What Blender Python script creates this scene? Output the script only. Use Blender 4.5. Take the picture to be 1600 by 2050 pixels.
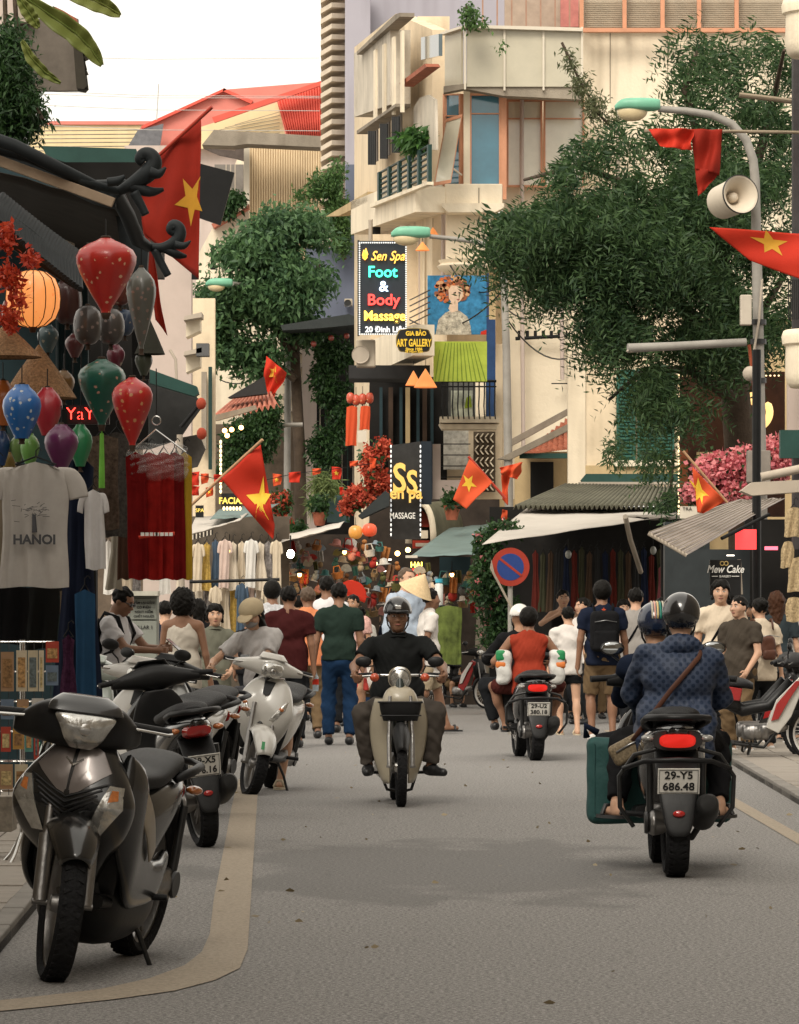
import bpy, math, random
import numpy as np
from mathutils import Vector, Matrix, Euler
R = math.radians
rng = random.Random(7)
nrng = np.random.default_rng(11)
S = bpy.context.scene
C = S.collection
for o in list(bpy.data.objects): bpy.data.objects.remove(o)
# ---------------------------------------------------------------- camera
F = 8500.0; EYE = 1.36; HOR = 1240.0
cam_d = bpy.data.cameras.new('camera'); cam = bpy.data.objects.new('camera', cam_d); C.objects.link(cam)
cam.location = (0, 0, EYE); cam.rotation_euler = (R(90), 0, 0)
cam_d.sensor_fit = 'VERTICAL'; cam_d.sensor_height = 24.0
cam_d.lens = 24.0 * F / 2050.0
cam_d.shift_y = (HOR - 1025.0) / 2050.0
cam_d.clip_start = 0.5; cam_d.clip_end = 2000
S.camera = cam
S.render.resolution_x = 799; S.render.resolution_y = 1024
# ---------------------------------------------------------------- sky, sun, exposure
SUN_EL, SUN_AZ = 44, 200          # soft overcast light, from behind the camera and a little left
w = bpy.data.worlds.new('World'); S.world = w; w.use_nodes = True
nt = w.node_tree; nt.nodes.clear()
sky = nt.nodes.new('ShaderNodeTexSky'); sky.sky_type = 'NISHITA'; sky.sun_disc = False
sky.sun_elevation = R(SUN_EL); sky.sun_rotation = R(SUN_AZ); sky.dust_density = 6; sky.air_density = 1.5; sky.ozone_density = 1
hs = nt.nodes.new('ShaderNodeHueSaturation'); hs.inputs['Saturation'].default_value = 0.0
mx = nt.nodes.new('ShaderNodeMix'); mx.data_type = 'RGBA'; mx.blend_type = 'MIX'
mx.inputs[0].default_value = 0.65
tint = nt.nodes.new('ShaderNodeMix'); tint.data_type = 'RGBA'; tint.blend_type = 'MULTIPLY'; tint.inputs[0].default_value = 1
tint.inputs[7].default_value = (1.0, 0.94, 0.84, 1)
bg = nt.nodes.new('ShaderNodeBackground'); bg.inputs[1].default_value = 0.10
wo = nt.nodes.new('ShaderNodeOutputWorld')
nt.links.new(sky.outputs[0], hs.inputs['Color'])
nt.links.new(hs.outputs[0], mx.inputs[6]); mx.inputs[7].default_value = (11.5, 11.5, 11.5, 1)
nt.links.new(mx.outputs[2], tint.inputs[6]); nt.links.new(tint.outputs[2], bg.inputs[0]); nt.links.new(bg.outputs[0], wo.inputs[0])
sd = bpy.data.lights.new('sun', 'SUN'); sd.energy = 1.45; sd.angle = R(25); sd.color = (1, .93, .82)
sun = bpy.data.objects.new('sun', sd); C.objects.link(sun)
_az, _el = R(SUN_AZ), R(SUN_EL)
_dir = Vector((math.sin(_az) * math.cos(_el), math.cos(_az) * math.cos(_el), math.sin(_el)))
sun.rotation_euler = _dir.to_track_quat('Z', 'Y').to_euler()
S.view_settings.view_transform = 'Standard'; S.view_settings.look = 'None'
S.view_settings.exposure = 0.66; S.view_settings.gamma = 1; S.view_settings.use_curve_mapping = False
S.render.engine = 'CYCLES'

# ---------------------------------------------------------------- materials
_mats = {}
def M(name, col, rough=.6, metal=0., var=.14, scale=6., bump=.0, bscale=40., spec=.5, coat=0., dirt=0., emit=None, estr=0., trans=0., alpha=1., streak=0., sss=0.):
    """plain procedural material: base colour broken up by two noises, optional grime, vertical streaks and fine relief"""
    if name in _mats: return _mats[name]
    m = bpy.data.materials.new(name); m.use_nodes = True; n = m.node_tree.nodes; l = m.node_tree.links
    b = n['Principled BSDF']; b.inputs['Roughness'].default_value = rough; b.inputs['Metallic'].default_value = metal
    b.inputs['Specular IOR Level'].default_value = spec if rough < .5 or spec != .5 else .22
    b.inputs['Coat Weight'].default_value = coat; b.inputs['Coat Roughness'].default_value = .08
    if trans: b.inputs['Transmission Weight'].default_value = trans
    if alpha < 1: b.inputs['Alpha'].default_value = alpha
    if sss: b.inputs['Subsurface Weight'].default_value = sss; b.inputs['Subsurface Radius'].default_value = (.02, .008, .005)
    tc = n.new('ShaderNodeTexCoord'); nz = n.new('ShaderNodeTexNoise'); nz.inputs['Scale'].default_value = scale
    nz.inputs['Detail'].default_value = 6; nz.inputs['Roughness'].default_value = .62
    l.new(tc.outputs['Object'], nz.inputs['Vector'])
    mr = n.new('ShaderNodeMapRange'); mr.inputs[1].default_value = .28; mr.inputs[2].default_value = .72
    mr.inputs[3].default_value = 1 - var; mr.inputs[4].default_value = 1 + var
    l.new(nz.outputs[0], mr.inputs[0])
    mul = n.new('ShaderNodeVectorMath'); mul.operation = 'MULTIPLY'; mul.inputs[0].default_value = col[:3]
    l.new(mr.outputs[0], mul.inputs[1]); last = mul.outputs[0]
    def darken(last, vec, sc, lo, hi, colr, amt, det=8):
        z = n.new('ShaderNodeTexNoise'); z.inputs['Scale'].default_value = sc; z.inputs['Detail'].default_value = det; z.inputs['Roughness'].default_value = .7
        l.new(vec, z.inputs['Vector'])
        q = n.new('ShaderNodeMapRange'); q.inputs[1].default_value = lo; q.inputs[2].default_value = hi; q.inputs[3].default_value = 0; q.inputs[4].default_value = amt
        l.new(z.outputs[0], q.inputs[0])
        x = n.new('ShaderNodeMix'); x.data_type = 'RGBA'; l.new(q.outputs[0], x.inputs[0]); l.new(last, x.inputs[6]); x.inputs[7].default_value = colr
        return x.outputs[2]
    if dirt: last = darken(last, tc.outputs['Object'], scale * .35, .48, .75, (col[0] * .25, col[1] * .22, col[2] * .18, 1), dirt)
    if streak:
        mp = n.new('ShaderNodeMapping'); mp.inputs['Scale'].default_value = (1.1, 1.1, .14); l.new(tc.outputs['Object'], mp.inputs['Vector'])
        last = darken(last, mp.outputs[0], 1.3, .5, .74, (col[0] * .25, col[1] * .22, col[2] * .18, 1), streak, 3)
    l.new(last, b.inputs['Base Color'])
    if bump:
        z = n.new('ShaderNodeTexNoise'); z.inputs['Scale'].default_value = bscale; z.inputs['Detail'].default_value = 4
        l.new(tc.outputs['Object'], z.inputs['Vector'])
        bp = n.new('ShaderNodeBump'); bp.inputs['Strength'].default_value = bump; bp.inputs['Distance'].default_value = .02
        l.new(z.outputs[0], bp.inputs['Height']); l.new(bp.outputs[0], b.inputs['Normal'])
    if emit:
        b.inputs['Emission Color'].default_value = (*emit, 1); b.inputs['Emission Strength'].default_value = estr
    _mats[name] = m
    return m
def leafmat(name, c1, c2, tr=.35, rough=.5):
    if name in _mats: return _mats[name]
    m = bpy.data.materials.new(name); m.use_nodes = True; n = m.node_tree.nodes; l = m.node_tree.links
    b = n['Principled BSDF']; b.inputs['Roughness'].default_value = rough; b.inputs['Specular IOR Level'].default_value = .3
    g = n.new('ShaderNodeNewGeometry'); tc = n.new('ShaderNodeTexCoord'); nz = n.new('ShaderNodeTexNoise'); nz.inputs['Scale'].default_value = .9; nz.inputs['Detail'].default_value = 5
    l.new(tc.outputs['Object'], nz.inputs['Vector'])
    ad = n.new('ShaderNodeMath'); ad.operation = 'ADD'; l.new(g.outputs['Random Per Island'], ad.inputs[0]); l.new(nz.outputs[0], ad.inputs[1])
    mr = n.new('ShaderNodeMapRange'); mr.inputs[1].default_value = .35; mr.inputs[2].default_value = 1.35; l.new(ad.outputs[0], mr.inputs[0])
    x = n.new('ShaderNodeMix'); x.data_type = 'RGBA'; l.new(mr.outputs[0], x.inputs[0]); x.inputs[6].default_value = (*c1, 1); x.inputs[7].default_value = (*c2, 1)
    l.new(x.outputs[2], b.inputs['Base Color'])
    t = n.new('ShaderNodeBsdfTranslucent'); l.new(x.outputs[2], t.inputs[0]); ms = n.new('ShaderNodeMixShader'); ms.inputs[0].default_value = tr
    l.new(b.outputs[0], ms.inputs[1]); l.new(t.outputs[0], ms.inputs[2]); l.new(ms.outputs[0], n['Material Output'].inputs[0])
    _mats[name] = m
    return m

# ---------------------------------------------------------------- placing
def P(px, py, Y): return Vector(((px - 800) * Y / F, Y, EYE - (py - HOR) * Y / F))
def G(px, py, z=0.0):                    # the point of the ground (height z) seen at a pixel of the photograph
    Y = F * (EYE - z) / (py - HOR)
    return Vector(((px - 800) * Y / F, Y, z))
def gx(px, Y): return (px - 800) * Y / F
class Plane:                             # a vertical wall plane through (x0, Y0) running along (dx, dy)
    def __init__(s, x0, Y0, dx=1., dy=0.):
        s.p = Vector((x0, Y0, 0)); s.d = Vector((dx, dy, 0)).normalized(); s.n = Vector((s.d.y, -s.d.x, 0))   # n looks towards the street / camera
        if s.n.y > 0: s.n = -s.n
    def at(s, px, py, o=0.):
        r = Vector(((px - 800) / F, 1, -(py - HOR) / F)); p = s.p + s.n * o
        den = r.x * s.n.x + r.y * s.n.y
        t = (p.x * s.n.x + p.y * s.n.y) / den
        return Vector((r.x * t, r.y * t, EYE + r.z * t))

# ---------------------------------------------------------------- mesh building
class MB:
    def __init__(s): s.v = []; s.f = []; s.mi = []
    def add(s, vs, fs, mi=0):
        k = len(s.v); s.v.extend([tuple(v) for v in vs]); s.f.extend([tuple(i + k for i in f) for f in fs]); s.mi.extend([mi] * len(fs)); return s
    def box(s, lo, hi, mi=0):
        x0, y0, z0 = lo; x1, y1, z1 = hi
        return s.add([(x0,y0,z0),(x1,y0,z0),(x1,y1,z0),(x0,y1,z0),(x0,y0,z1),(x1,y0,z1),(x1,y1,z1),(x0,y1,z1)],
                     [(0,3,2,1),(4,5,6,7),(0,1,5,4),(1,2,6,5),(2,3,7,6),(3,0,4,7)], mi)
    def obox(s, c, a, b, d, mi=0):       # centre and three half-axis vectors
        c, a, b, d = Vector(c), Vector(a), Vector(b), Vector(d)
        vs = [c + a*i + b*j + d*k for k in (-1,1) for (i,j) in ((-1,-1),(1,-1),(1,1),(-1,1))]
        return s.add(vs, [(0,3,2,1),(4,5,6,7),(0,1,5,4),(1,2,6,5),(2,3,7,6),(3,0,4,7)], mi)
    def prism(s, pts, off, mi=0):        # polygon pts pushed along off
        pts = [Vector(p) for p in pts]; off = Vector(off); n = len(pts)
        fs = [tuple(range(n)), tuple(range(2*n-1, n-1, -1))] + [(i, (i+1) % n, n + (i+1) % n, n + i)[::-1] for i in range(n)]
        return s.add(pts + [p + off for p in pts], fs, mi)
    def tube(s, path, r, n=8, caps=True, mi=0, flat=1.):
        path = [Vector(p) for p in path]; m = len(path)
        rr = list(r) if hasattr(r, '__len__') else [r] * m
        vs = []; up = None
        for i, p in enumerate(path):
            t = (path[min(i+1, m-1)] - path[max(i-1, 0)]).normalized()
            if up is None: up = t.orthogonal().normalized()
            up = (up - t * up.dot(t))
            up = up.normalized() if up.length > 1e-6 else t.orthogonal().normalized()
            sd_ = t.cross(up)
            for k in range(n):
                a = 2*math.pi*k/n; vs.append(p + (up*math.cos(a) + sd_*math.sin(a)*flat) * rr[i])
        fs = [(i*n+k, i*n+(k+1)%n, (i+1)*n+(k+1)%n, (i+1)*n+k) for i in range(m-1) for k in range(n)]
        if caps: fs += [tuple(range(n-1, -1, -1)), tuple((m-1)*n+k for k in range(n))]
        return s.add(vs, fs, mi)
    def lathe(s, prof, c=(0,0,0), n=24, ax='z', mi=0, caps=True):
        vs = []
        for r_, h in prof:
            for k in range(n):
                a = 2*math.pi*k/n; u, v = r_*math.cos(a), r_*math.sin(a)
                q = (u, v, h) if ax == 'z' else ((h, u, v) if ax == 'x' else (v, h, u))
                vs.append((c[0]+q[0], c[1]+q[1], c[2]+q[2]))
        m = len(prof)
        fs = [(i*n+k, i*n+(k+1)%n, (i+1)*n+(k+1)%n, (i+1)*n+k) for i in range(m-1) for k in range(n)]
        if caps: fs += [tuple(range(n-1, -1, -1)), tuple((m-1)*n+k for k in range(n))]
        return s.add(vs, fs, mi)
    def ell(s, c, r, n=16, mi=0, rot=None):
        vs = []; m = n // 2
        for i in range(1, m):
            th = math.pi*i/m
            for k in range(n):
                a = 2*math.pi*k/n; vs.append(Vector((r[0]*math.sin(th)*math.cos(a), r[1]*math.sin(th)*math.sin(a), r[2]*math.cos(th))))
        vs += [Vector((0,0,r[2])), Vector((0,0,-r[2]))]
        if rot is not None: vs = [rot @ v for v in vs]
        vs = [v + Vector(c) for v in vs]
        fs = [(i*n+k, (i+1)*n+k, (i+1)*n+(k+1)%n, i*n+(k+1)%n) for i in range(m-2) for k in range(n)]
        t, b = (m-1)*n, (m-1)*n+1
        fs += [(t, k, (k+1)%n) for k in range(n)] + [(b, (m-2)*n+(k+1)%n, (m-2)*n+k) for k in range(n)]
        return s.add(vs, fs, mi)
    def loft(s, secs, n=24, steps=4, mi=0, caps=True):
        """secs: (centre, u half axis, v half axis, exponent) super-ellipses joined smoothly"""
        A = np.array([[*c, *u, *v, e] for c, u, v, e in secs], float); m = len(A); rows = []
        for i in range(m-1):
            p0, p1, p2, p3 = A[max(i-1,0)], A[i], A[i+1], A[min(i+2,m-1)]
            for t in np.linspace(0, 1, steps, endpoint=False):
                rows.append(.5*((2*p1)+(-p0+p2)*t+(2*p0-5*p1+4*p2-p3)*t*t+(-p0+3*p1-3*p2+p3)*t**3))
        rows.append(A[-1]); vs = []
        for q in rows:
            e = 2/max(q[9], 1.2)
            for k in range(n):
                a = 2*math.pi*k/n; ca, sa = math.cos(a), math.sin(a)
                x = math.copysign(abs(ca)**e, ca); y = math.copysign(abs(sa)**e, sa)
                vs.append(tuple(q[:3] + q[3:6]*x + q[6:9]*y))
        m = len(rows)
        fs = [(i*n+k, i*n+(k+1)%n, (i+1)*n+(k+1)%n, (i+1)*n+k) for i in range(m-1) for k in range(n)]
        if caps: fs += [tuple(range(n-1, -1, -1)), tuple((m-1)*n+k for k in range(n))]
        return s.add(vs, fs, mi)
    def sheet(s, fn, nu, nv, mi=0, thick=0.):
        vs = [fn(i/nu, j/nv) for j in range(nv+1) for i in range(nu+1)]
        fs = [(j*(nu+1)+i, j*(nu+1)+i+1, (j+1)*(nu+1)+i+1, (j+1)*(nu+1)+i) for j in range(nv) for i in range(nu)]
        return s.add(vs, fs, mi)
    def np(s, V, Fq, mi=0): return s.add(V.tolist(), Fq.tolist(), mi)
    def build(s, name, mat, parent=None, smooth=0, bevel=0., world=False, kind=None, solid=0., sub=0):
        me = bpy.data.meshes.new(name); vs = s.v
        if world and parent is not None:
            off = Vector((0,0,0)); q = parent
            while q is not None: off += q.location; q = q.parent
            vs = [(v[0]-off.x, v[1]-off.y, v[2]-off.z) for v in vs]
        me.from_pydata(vs, [], s.f); mats = mat if isinstance(mat, (list, tuple)) else [mat]
        for m_ in mats: me.materials.append(m_)
        if len(mats) > 1: me.polygons.foreach_set('material_index', s.mi)
        if smooth:
            me.polygons.foreach_set('use_smooth', [True]*len(me.polygons))
            if smooth < 180: me.set_sharp_from_angle(angle=R(smooth))
        me.update()
        o = bpy.data.objects.new(name, me); C.objects.link(o)
        if parent is not None: o.parent = parent
        if kind: o['kind'] = kind
        if solid: md = o.modifiers.new('solid', 'SOLIDIFY'); md.thickness = solid
        if bevel: md = o.modifiers.new('bevel', 'BEVEL'); md.width = bevel; md.segments = 2; md.limit_method = 'ANGLE'; md.angle_limit = R(40)
        if sub: md = o.modifiers.new('sub', 'SUBSURF'); md.levels = sub; md.render_levels = sub
        return o
def thing(name, label, cat, loc=(0,0,0), rz=0., group=None):
    o = bpy.data.objects.new(name, None); C.objects.link(o); o.location = loc; o.rotation_euler = (0,0,rz); o.empty_display_size = .1
    o['label'] = label; o['category'] = cat
    if group: o['group'] = group
    return o
def tag(o, label, cat, group=None):
    o['label'] = label; o['category'] = cat
    if group: o['group'] = group
    return o
def struct(o): o['kind'] = 'structure'; return o
def recenter(o, p):                      # move a one-mesh thing's origin to p without moving its shape
    p = Vector(p); o.data.transform(Matrix.Translation(-p)); o.location = p; return o
def copy_tree(o, parent=None):
    c = o.copy(); C.objects.link(c)
    if parent: c.parent = parent
    for ch in list(o.children): copy_tree(ch, c)
    return c
def text(s, size, mat, parent, loc, rot=(R(90),0,0), ext=.004, bold=0., name='lettering', sx=1., align='CENTER', shear=0., world=False):
    cu = bpy.data.curves.new('t', 'FONT'); cu.body = s; cu.size = size; cu.align_x = align; cu.align_y = 'CENTER'; cu.extrude = ext; cu.offset = bold; cu.shear = shear
    cu.resolution_u = 3
    t = bpy.data.objects.new('t', cu); C.objects.link(t)
    dg = bpy.context.evaluated_depsgraph_get(); me = bpy.data.meshes.new_from_object(t.evaluated_get(dg)); bpy.data.objects.remove(t); bpy.data.curves.remove(cu)
    me.transform(Matrix.Diagonal((sx,1,1,1))); me.materials.clear(); me.materials.append(mat)
    loc = Vector(loc)
    if world and parent is not None:
        q = parent
        while q is not None: loc -= q.location; q = q.parent
    me.transform(Matrix.Translation(loc) @ Euler(rot).to_matrix().to_4x4())
    o = bpy.data.objects.new(name, me); C.objects.link(o); o.parent = parent
    return o
def star_pts(r=1., r2=.42, n=5): return [(math.sin(math.pi*i/n)*(r if i%2==0 else r2), math.cos(math.pi*i/n)*(r if i%2==0 else r2)) for i in range(2*n)]

# ---------------------------------------------------------------- smooth organic shapes: distance fields turned to meshes
def V3(a): return np.array(a, float)
def rotm(rx=0, ry=0, rz=0): return np.array(Euler((rx, ry, rz)).to_matrix())
class Sdf:
    def __init__(s): s.ops = []
    def cap(s, a, b, ra, rb=None, k=.02, sub=False, sq=None):
        rb = ra if rb is None else rb; a, b = V3(a), V3(b); s.ops.append(('cap', a, b, ra, rb, k, sub)); return s
    def cone(s, a, b, ra, rb, k=.01, sub=False, flat=None): s.ops.append(('cone', V3(a), V3(b), ra, rb, k, sub)); return s
    def ell(s, c, r, rot=None, k=.03, sub=False): s.ops.append(('ell', V3(c), V3(r), rot, 0, k, sub)); return s
    def box(s, c, h, rot=None, rd=.01, k=.01, sub=False): s.ops.append(('box', V3(c), V3(h), rot, rd, k, sub)); return s
    def mesh(s, h=.014, noise=None, clip=None):
        lo = np.array([9e9]*3); hi = -lo
        for op in s.ops:
            if op[6]: continue
            l_, h_ = s._bb(op); lo = np.minimum(lo, l_); hi = np.maximum(hi, h_)
        lo = lo - 3*h; hi = hi + 3*h; n = np.ceil((hi-lo)/h).astype(int)+1
        d = np.full(tuple(n), .2, np.float32); ax = [lo[i]+h*np.arange(n[i]) for i in range(3)]
        for op in s.ops:
            l_, h_ = s._bb(op); mg = op[5] + 3*h
            i0 = np.clip(np.floor((l_-mg-lo)/h).astype(int), 0, n-1); i1 = np.clip(np.ceil((h_+mg-lo)/h).astype(int)+1, 1, n)
            if np.any(i1 <= i0): continue
            sl = tuple(slice(i0[i], i1[i]) for i in range(3))
            X = ax[0][sl[0]][:,None,None]; Y = ax[1][sl[1]][None,:,None]; Z = ax[2][sl[2]][None,None,:]
            q = s._ev(op, X, Y, Z).astype(np.float32); k = max(op[5], 1e-4); cur = d[sl]
            if op[6]:
                q = -q; hh = np.maximum(k-np.abs(cur-q), 0)/k; d[sl] = np.maximum(cur, q) + hh*hh*k*.25
            else:
                hh = np.maximum(k-np.abs(cur-q), 0)/k; d[sl] = np.minimum(cur, q) - hh*hh*k*.25
        if noise is not None or clip is not None:
            X = ax[0][:,None,None]; Y = ax[1][None,:,None]; Z = ax[2][None,None,:]
            if noise is not None: d = d + noise(X, Y, Z).astype(np.float32)
            if clip is not None: d = np.maximum(d, clip(X, Y, Z).astype(np.float32))
        return surfnet(d, lo, h)
    @staticmethod
    def _bb(op):
        t = op[0]
        if t in ('cap', 'cone'): r = max(op[3], op[4]); return np.minimum(op[1], op[2])-r, np.maximum(op[1], op[2])+r
        e = op[2] if op[3] is None else np.abs(op[3]) @ op[2]
        return op[1]-e, op[1]+e
    @staticmethod
    def _ev(op, X, Y, Z):
        t = op[0]
        if t in ('cap', 'cone'):
            a, b = op[1], op[2]; ba = b-a; L2 = max(float(ba@ba), 1e-9)
            tt = ((X-a[0])*ba[0]+(Y-a[1])*ba[1]+(Z-a[2])*ba[2])/L2
            tc = np.clip(tt, 0, 1)
            dx, dy, dz = X-a[0]-tc*ba[0], Y-a[1]-tc*ba[1], Z-a[2]-tc*ba[2]
            if t == 'cap': return np.sqrt(dx*dx+dy*dy+dz*dz)-(op[3]+(op[4]-op[3])*tc)
            dx, dy, dz = X-a[0]-tt*ba[0], Y-a[1]-tt*ba[1], Z-a[2]-tt*ba[2]
            rad = np.sqrt(dx*dx+dy*dy+dz*dz)-(op[3]+(op[4]-op[3])*tc)
            return np.maximum(rad, (np.abs(tt-.5)-.5)*math.sqrt(L2))
        x, y, z = X-op[1][0], Y-op[1][1], Z-op[1][2]
        if op[3] is not None:
            m = op[3]; x, y, z = m[0,0]*x+m[1,0]*y+m[2,0]*z, m[0,1]*x+m[1,1]*y+m[2,1]*z, m[0,2]*x+m[1,2]*y+m[2,2]*z
        r = op[2]
        if t == 'ell':
            k0 = np.sqrt((x/r[0])**2+(y/r[1])**2+(z/r[2])**2); k1 = np.sqrt((x/r[0]**2)**2+(y/r[1]**2)**2+(z/r[2]**2)**2)
            return k0*(k0-1)/np.maximum(k1, 1e-6)
        rd = op[4]; qx, qy, qz = np.abs(x)-r[0]+rd, np.abs(y)-r[1]+rd, np.abs(z)-r[2]+rd
        return np.sqrt(np.maximum(qx,0)**2+np.maximum(qy,0)**2+np.maximum(qz,0)**2)+np.minimum(np.maximum(np.maximum(qx,qy),qz),0)-rd
def surfnet(d, lo, h):
    s = d < 0; c = np.zeros(tuple(np.array(d.shape)-1), np.int8); nx, ny, nz = c.shape
    for i in (0,1):
        for j in (0,1):
            for k in (0,1): c += s[i:i+nx, j:j+ny, k:k+nz]
    I, J, K = np.nonzero((c > 0) & (c < 8)); idx = np.full(c.shape, -1, np.int32); idx[I,J,K] = np.arange(len(I))
    pos = np.zeros((len(I),3)); cnt = np.zeros(len(I)); cor = [(i,j,k) for i in (0,1) for j in (0,1) for k in (0,1)]
    for a in cor:
        for ax in range(3):
            if a[ax]: continue
            b = list(a); b[ax] = 1
            da = d[I+a[0],J+a[1],K+a[2]]; db = d[I+b[0],J+b[1],K+b[2]]; cr = (da<0) != (db<0)
            t = np.where(cr, da/np.where(cr, da-db, 1), 0); p = np.array([a]*1, float).repeat(len(I),0); p[:,ax] += t
            pos += p*cr[:,None]; cnt += cr
    V = (np.stack([I,J,K],1)+pos/np.maximum(cnt,1)[:,None])*h+lo; Q = []
    for ax in range(3):
        sl0 = [slice(1,-1)]*3; sl1 = [slice(1,-1)]*3; sl0[ax] = slice(0,-1); sl1[ax] = slice(1,None)
        A = s[tuple(sl0)]; B = s[tuple(sl1)]; ii = np.array(np.nonzero(A != B)).T; fl = A[tuple(ii.T)]
        base = ii.copy(); u, v = (ax+1)%3, (ax+2)%3; base[:,u] += 1; base[:,v] += 1
        def cell(du, dv): q = base.copy(); q[:,u] -= du; q[:,v] -= dv; return idx[q[:,0],q[:,1],q[:,2]]
        q = np.stack([cell(1,1), cell(0,1), cell(0,0), cell(1,0)],1); q[~fl] = q[~fl][:,::-1]; Q.append(q)
    return V, np.concatenate(Q)
def smobj(name, V, Q, mat, parent=None, it=1):
    if it:
        n = len(V)
        for _ in range(it):
            acc = np.zeros_like(V); ct = np.zeros(n)
            for a, b in ((0,1),(1,2),(2,3),(3,0)):
                for p, q in ((a,b),(b,a)): 
                    for ax in range(3): acc[:,ax] += np.bincount(Q[:,p], V[Q[:,q],ax], n)
                    ct += np.bincount(Q[:,p], minlength=n)
            V = V*.5 + .5*acc/np.maximum(ct,1)[:,None]
    me = bpy.data.meshes.new(name); me.from_pydata(V.tolist(), [], Q.tolist())
    me.materials.append(mat); me.polygons.foreach_set('use_smooth', [True]*len(me.polygons)); me.update()
    o = bpy.data.objects.new(name, me); C.objects.link(o)
    if parent is not None: o.parent = parent
    return o
# ---------------------------------------------------------------- people
SKIN = dict(a=M('skin tan', (.34,.19,.115), .5, var=.08, scale=9, sss=.05), b=M('skin brown', (.22,.115,.07), .5, var=.1, scale=9, sss=.04),
            c=M('skin light', (.5,.3,.2), .5, var=.07, scale=9, sss=.05))
HAIR = dict(black=M('hair black', (.008,.007,.006), .45, var=.3, scale=60, bump=.35, bscale=120, spec=.07), brown=M('hair brown', (.05,.022,.012), .45, var=.3, scale=60, bump=.35, bscale=120, spec=.07),
            fair=M('hair greying', (.09,.06,.04), .5, var=.3, scale=60))
EYEW = M('eye white', (.6,.56,.52), .25, var=.02); EYED = M('eye dark', (.01,.008,.006), .15, var=.02); LIP = M('lips', (.27,.10,.08), .5, var=.05)
SHOE = dict(black=M('shoe black', (.012,.012,.013), .45, var=.2), white=M('shoe white', (.55,.53,.5), .6, var=.1), cream=M('shoe cream', (.5,.42,.3), .6, var=.1), brown=M('shoe brown', (.06,.035,.02), .5, var=.2))
def cloth(name, col, var=.10, rough=.85, scale=5): return M('cloth ' + name, col, rough, var=var, scale=scale, bump=.12, bscale=220, spec=.06, dirt=.12)
def ik(a, t, l1, l2, pole):
    a, t, pole = V3(a), V3(t), V3(pole); d = t-a; L = np.linalg.norm(d); L2 = min(max(L, abs(l1-l2)+.01), (l1+l2)*.998); u = d/max(L,1e-6); t = a+u*L2
    x = (l1*l1-l2*l2+L2*L2)/(2*L2); hgt = math.sqrt(max(l1*l1-x*x, 0)); p = pole-u*(pole@u); p /= max(np.linalg.norm(p), 1e-6)
    return a+u*x+p*hgt, t
def folds(amp, sd):
    r_ = random.Random(sd); q = [r_.uniform(0,6.28) for _ in range(6)]
    def f(X, Y, Z):
        w1 = np.sin(21*X+13*Y+9*np.sin(5*Z+q[0])+q[1]); w2 = np.sin(34*Z+12*np.sin(7*X+q[2])+9*Y+q[3]); w3 = np.sin(60*X-38*Z+17*Y+q[4])
        return amp*1.7*(w1*.4+(1-2*np.abs(w2))*.5*np.abs(w1)+w3*.2)
    return f
_pc = [0]
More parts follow.
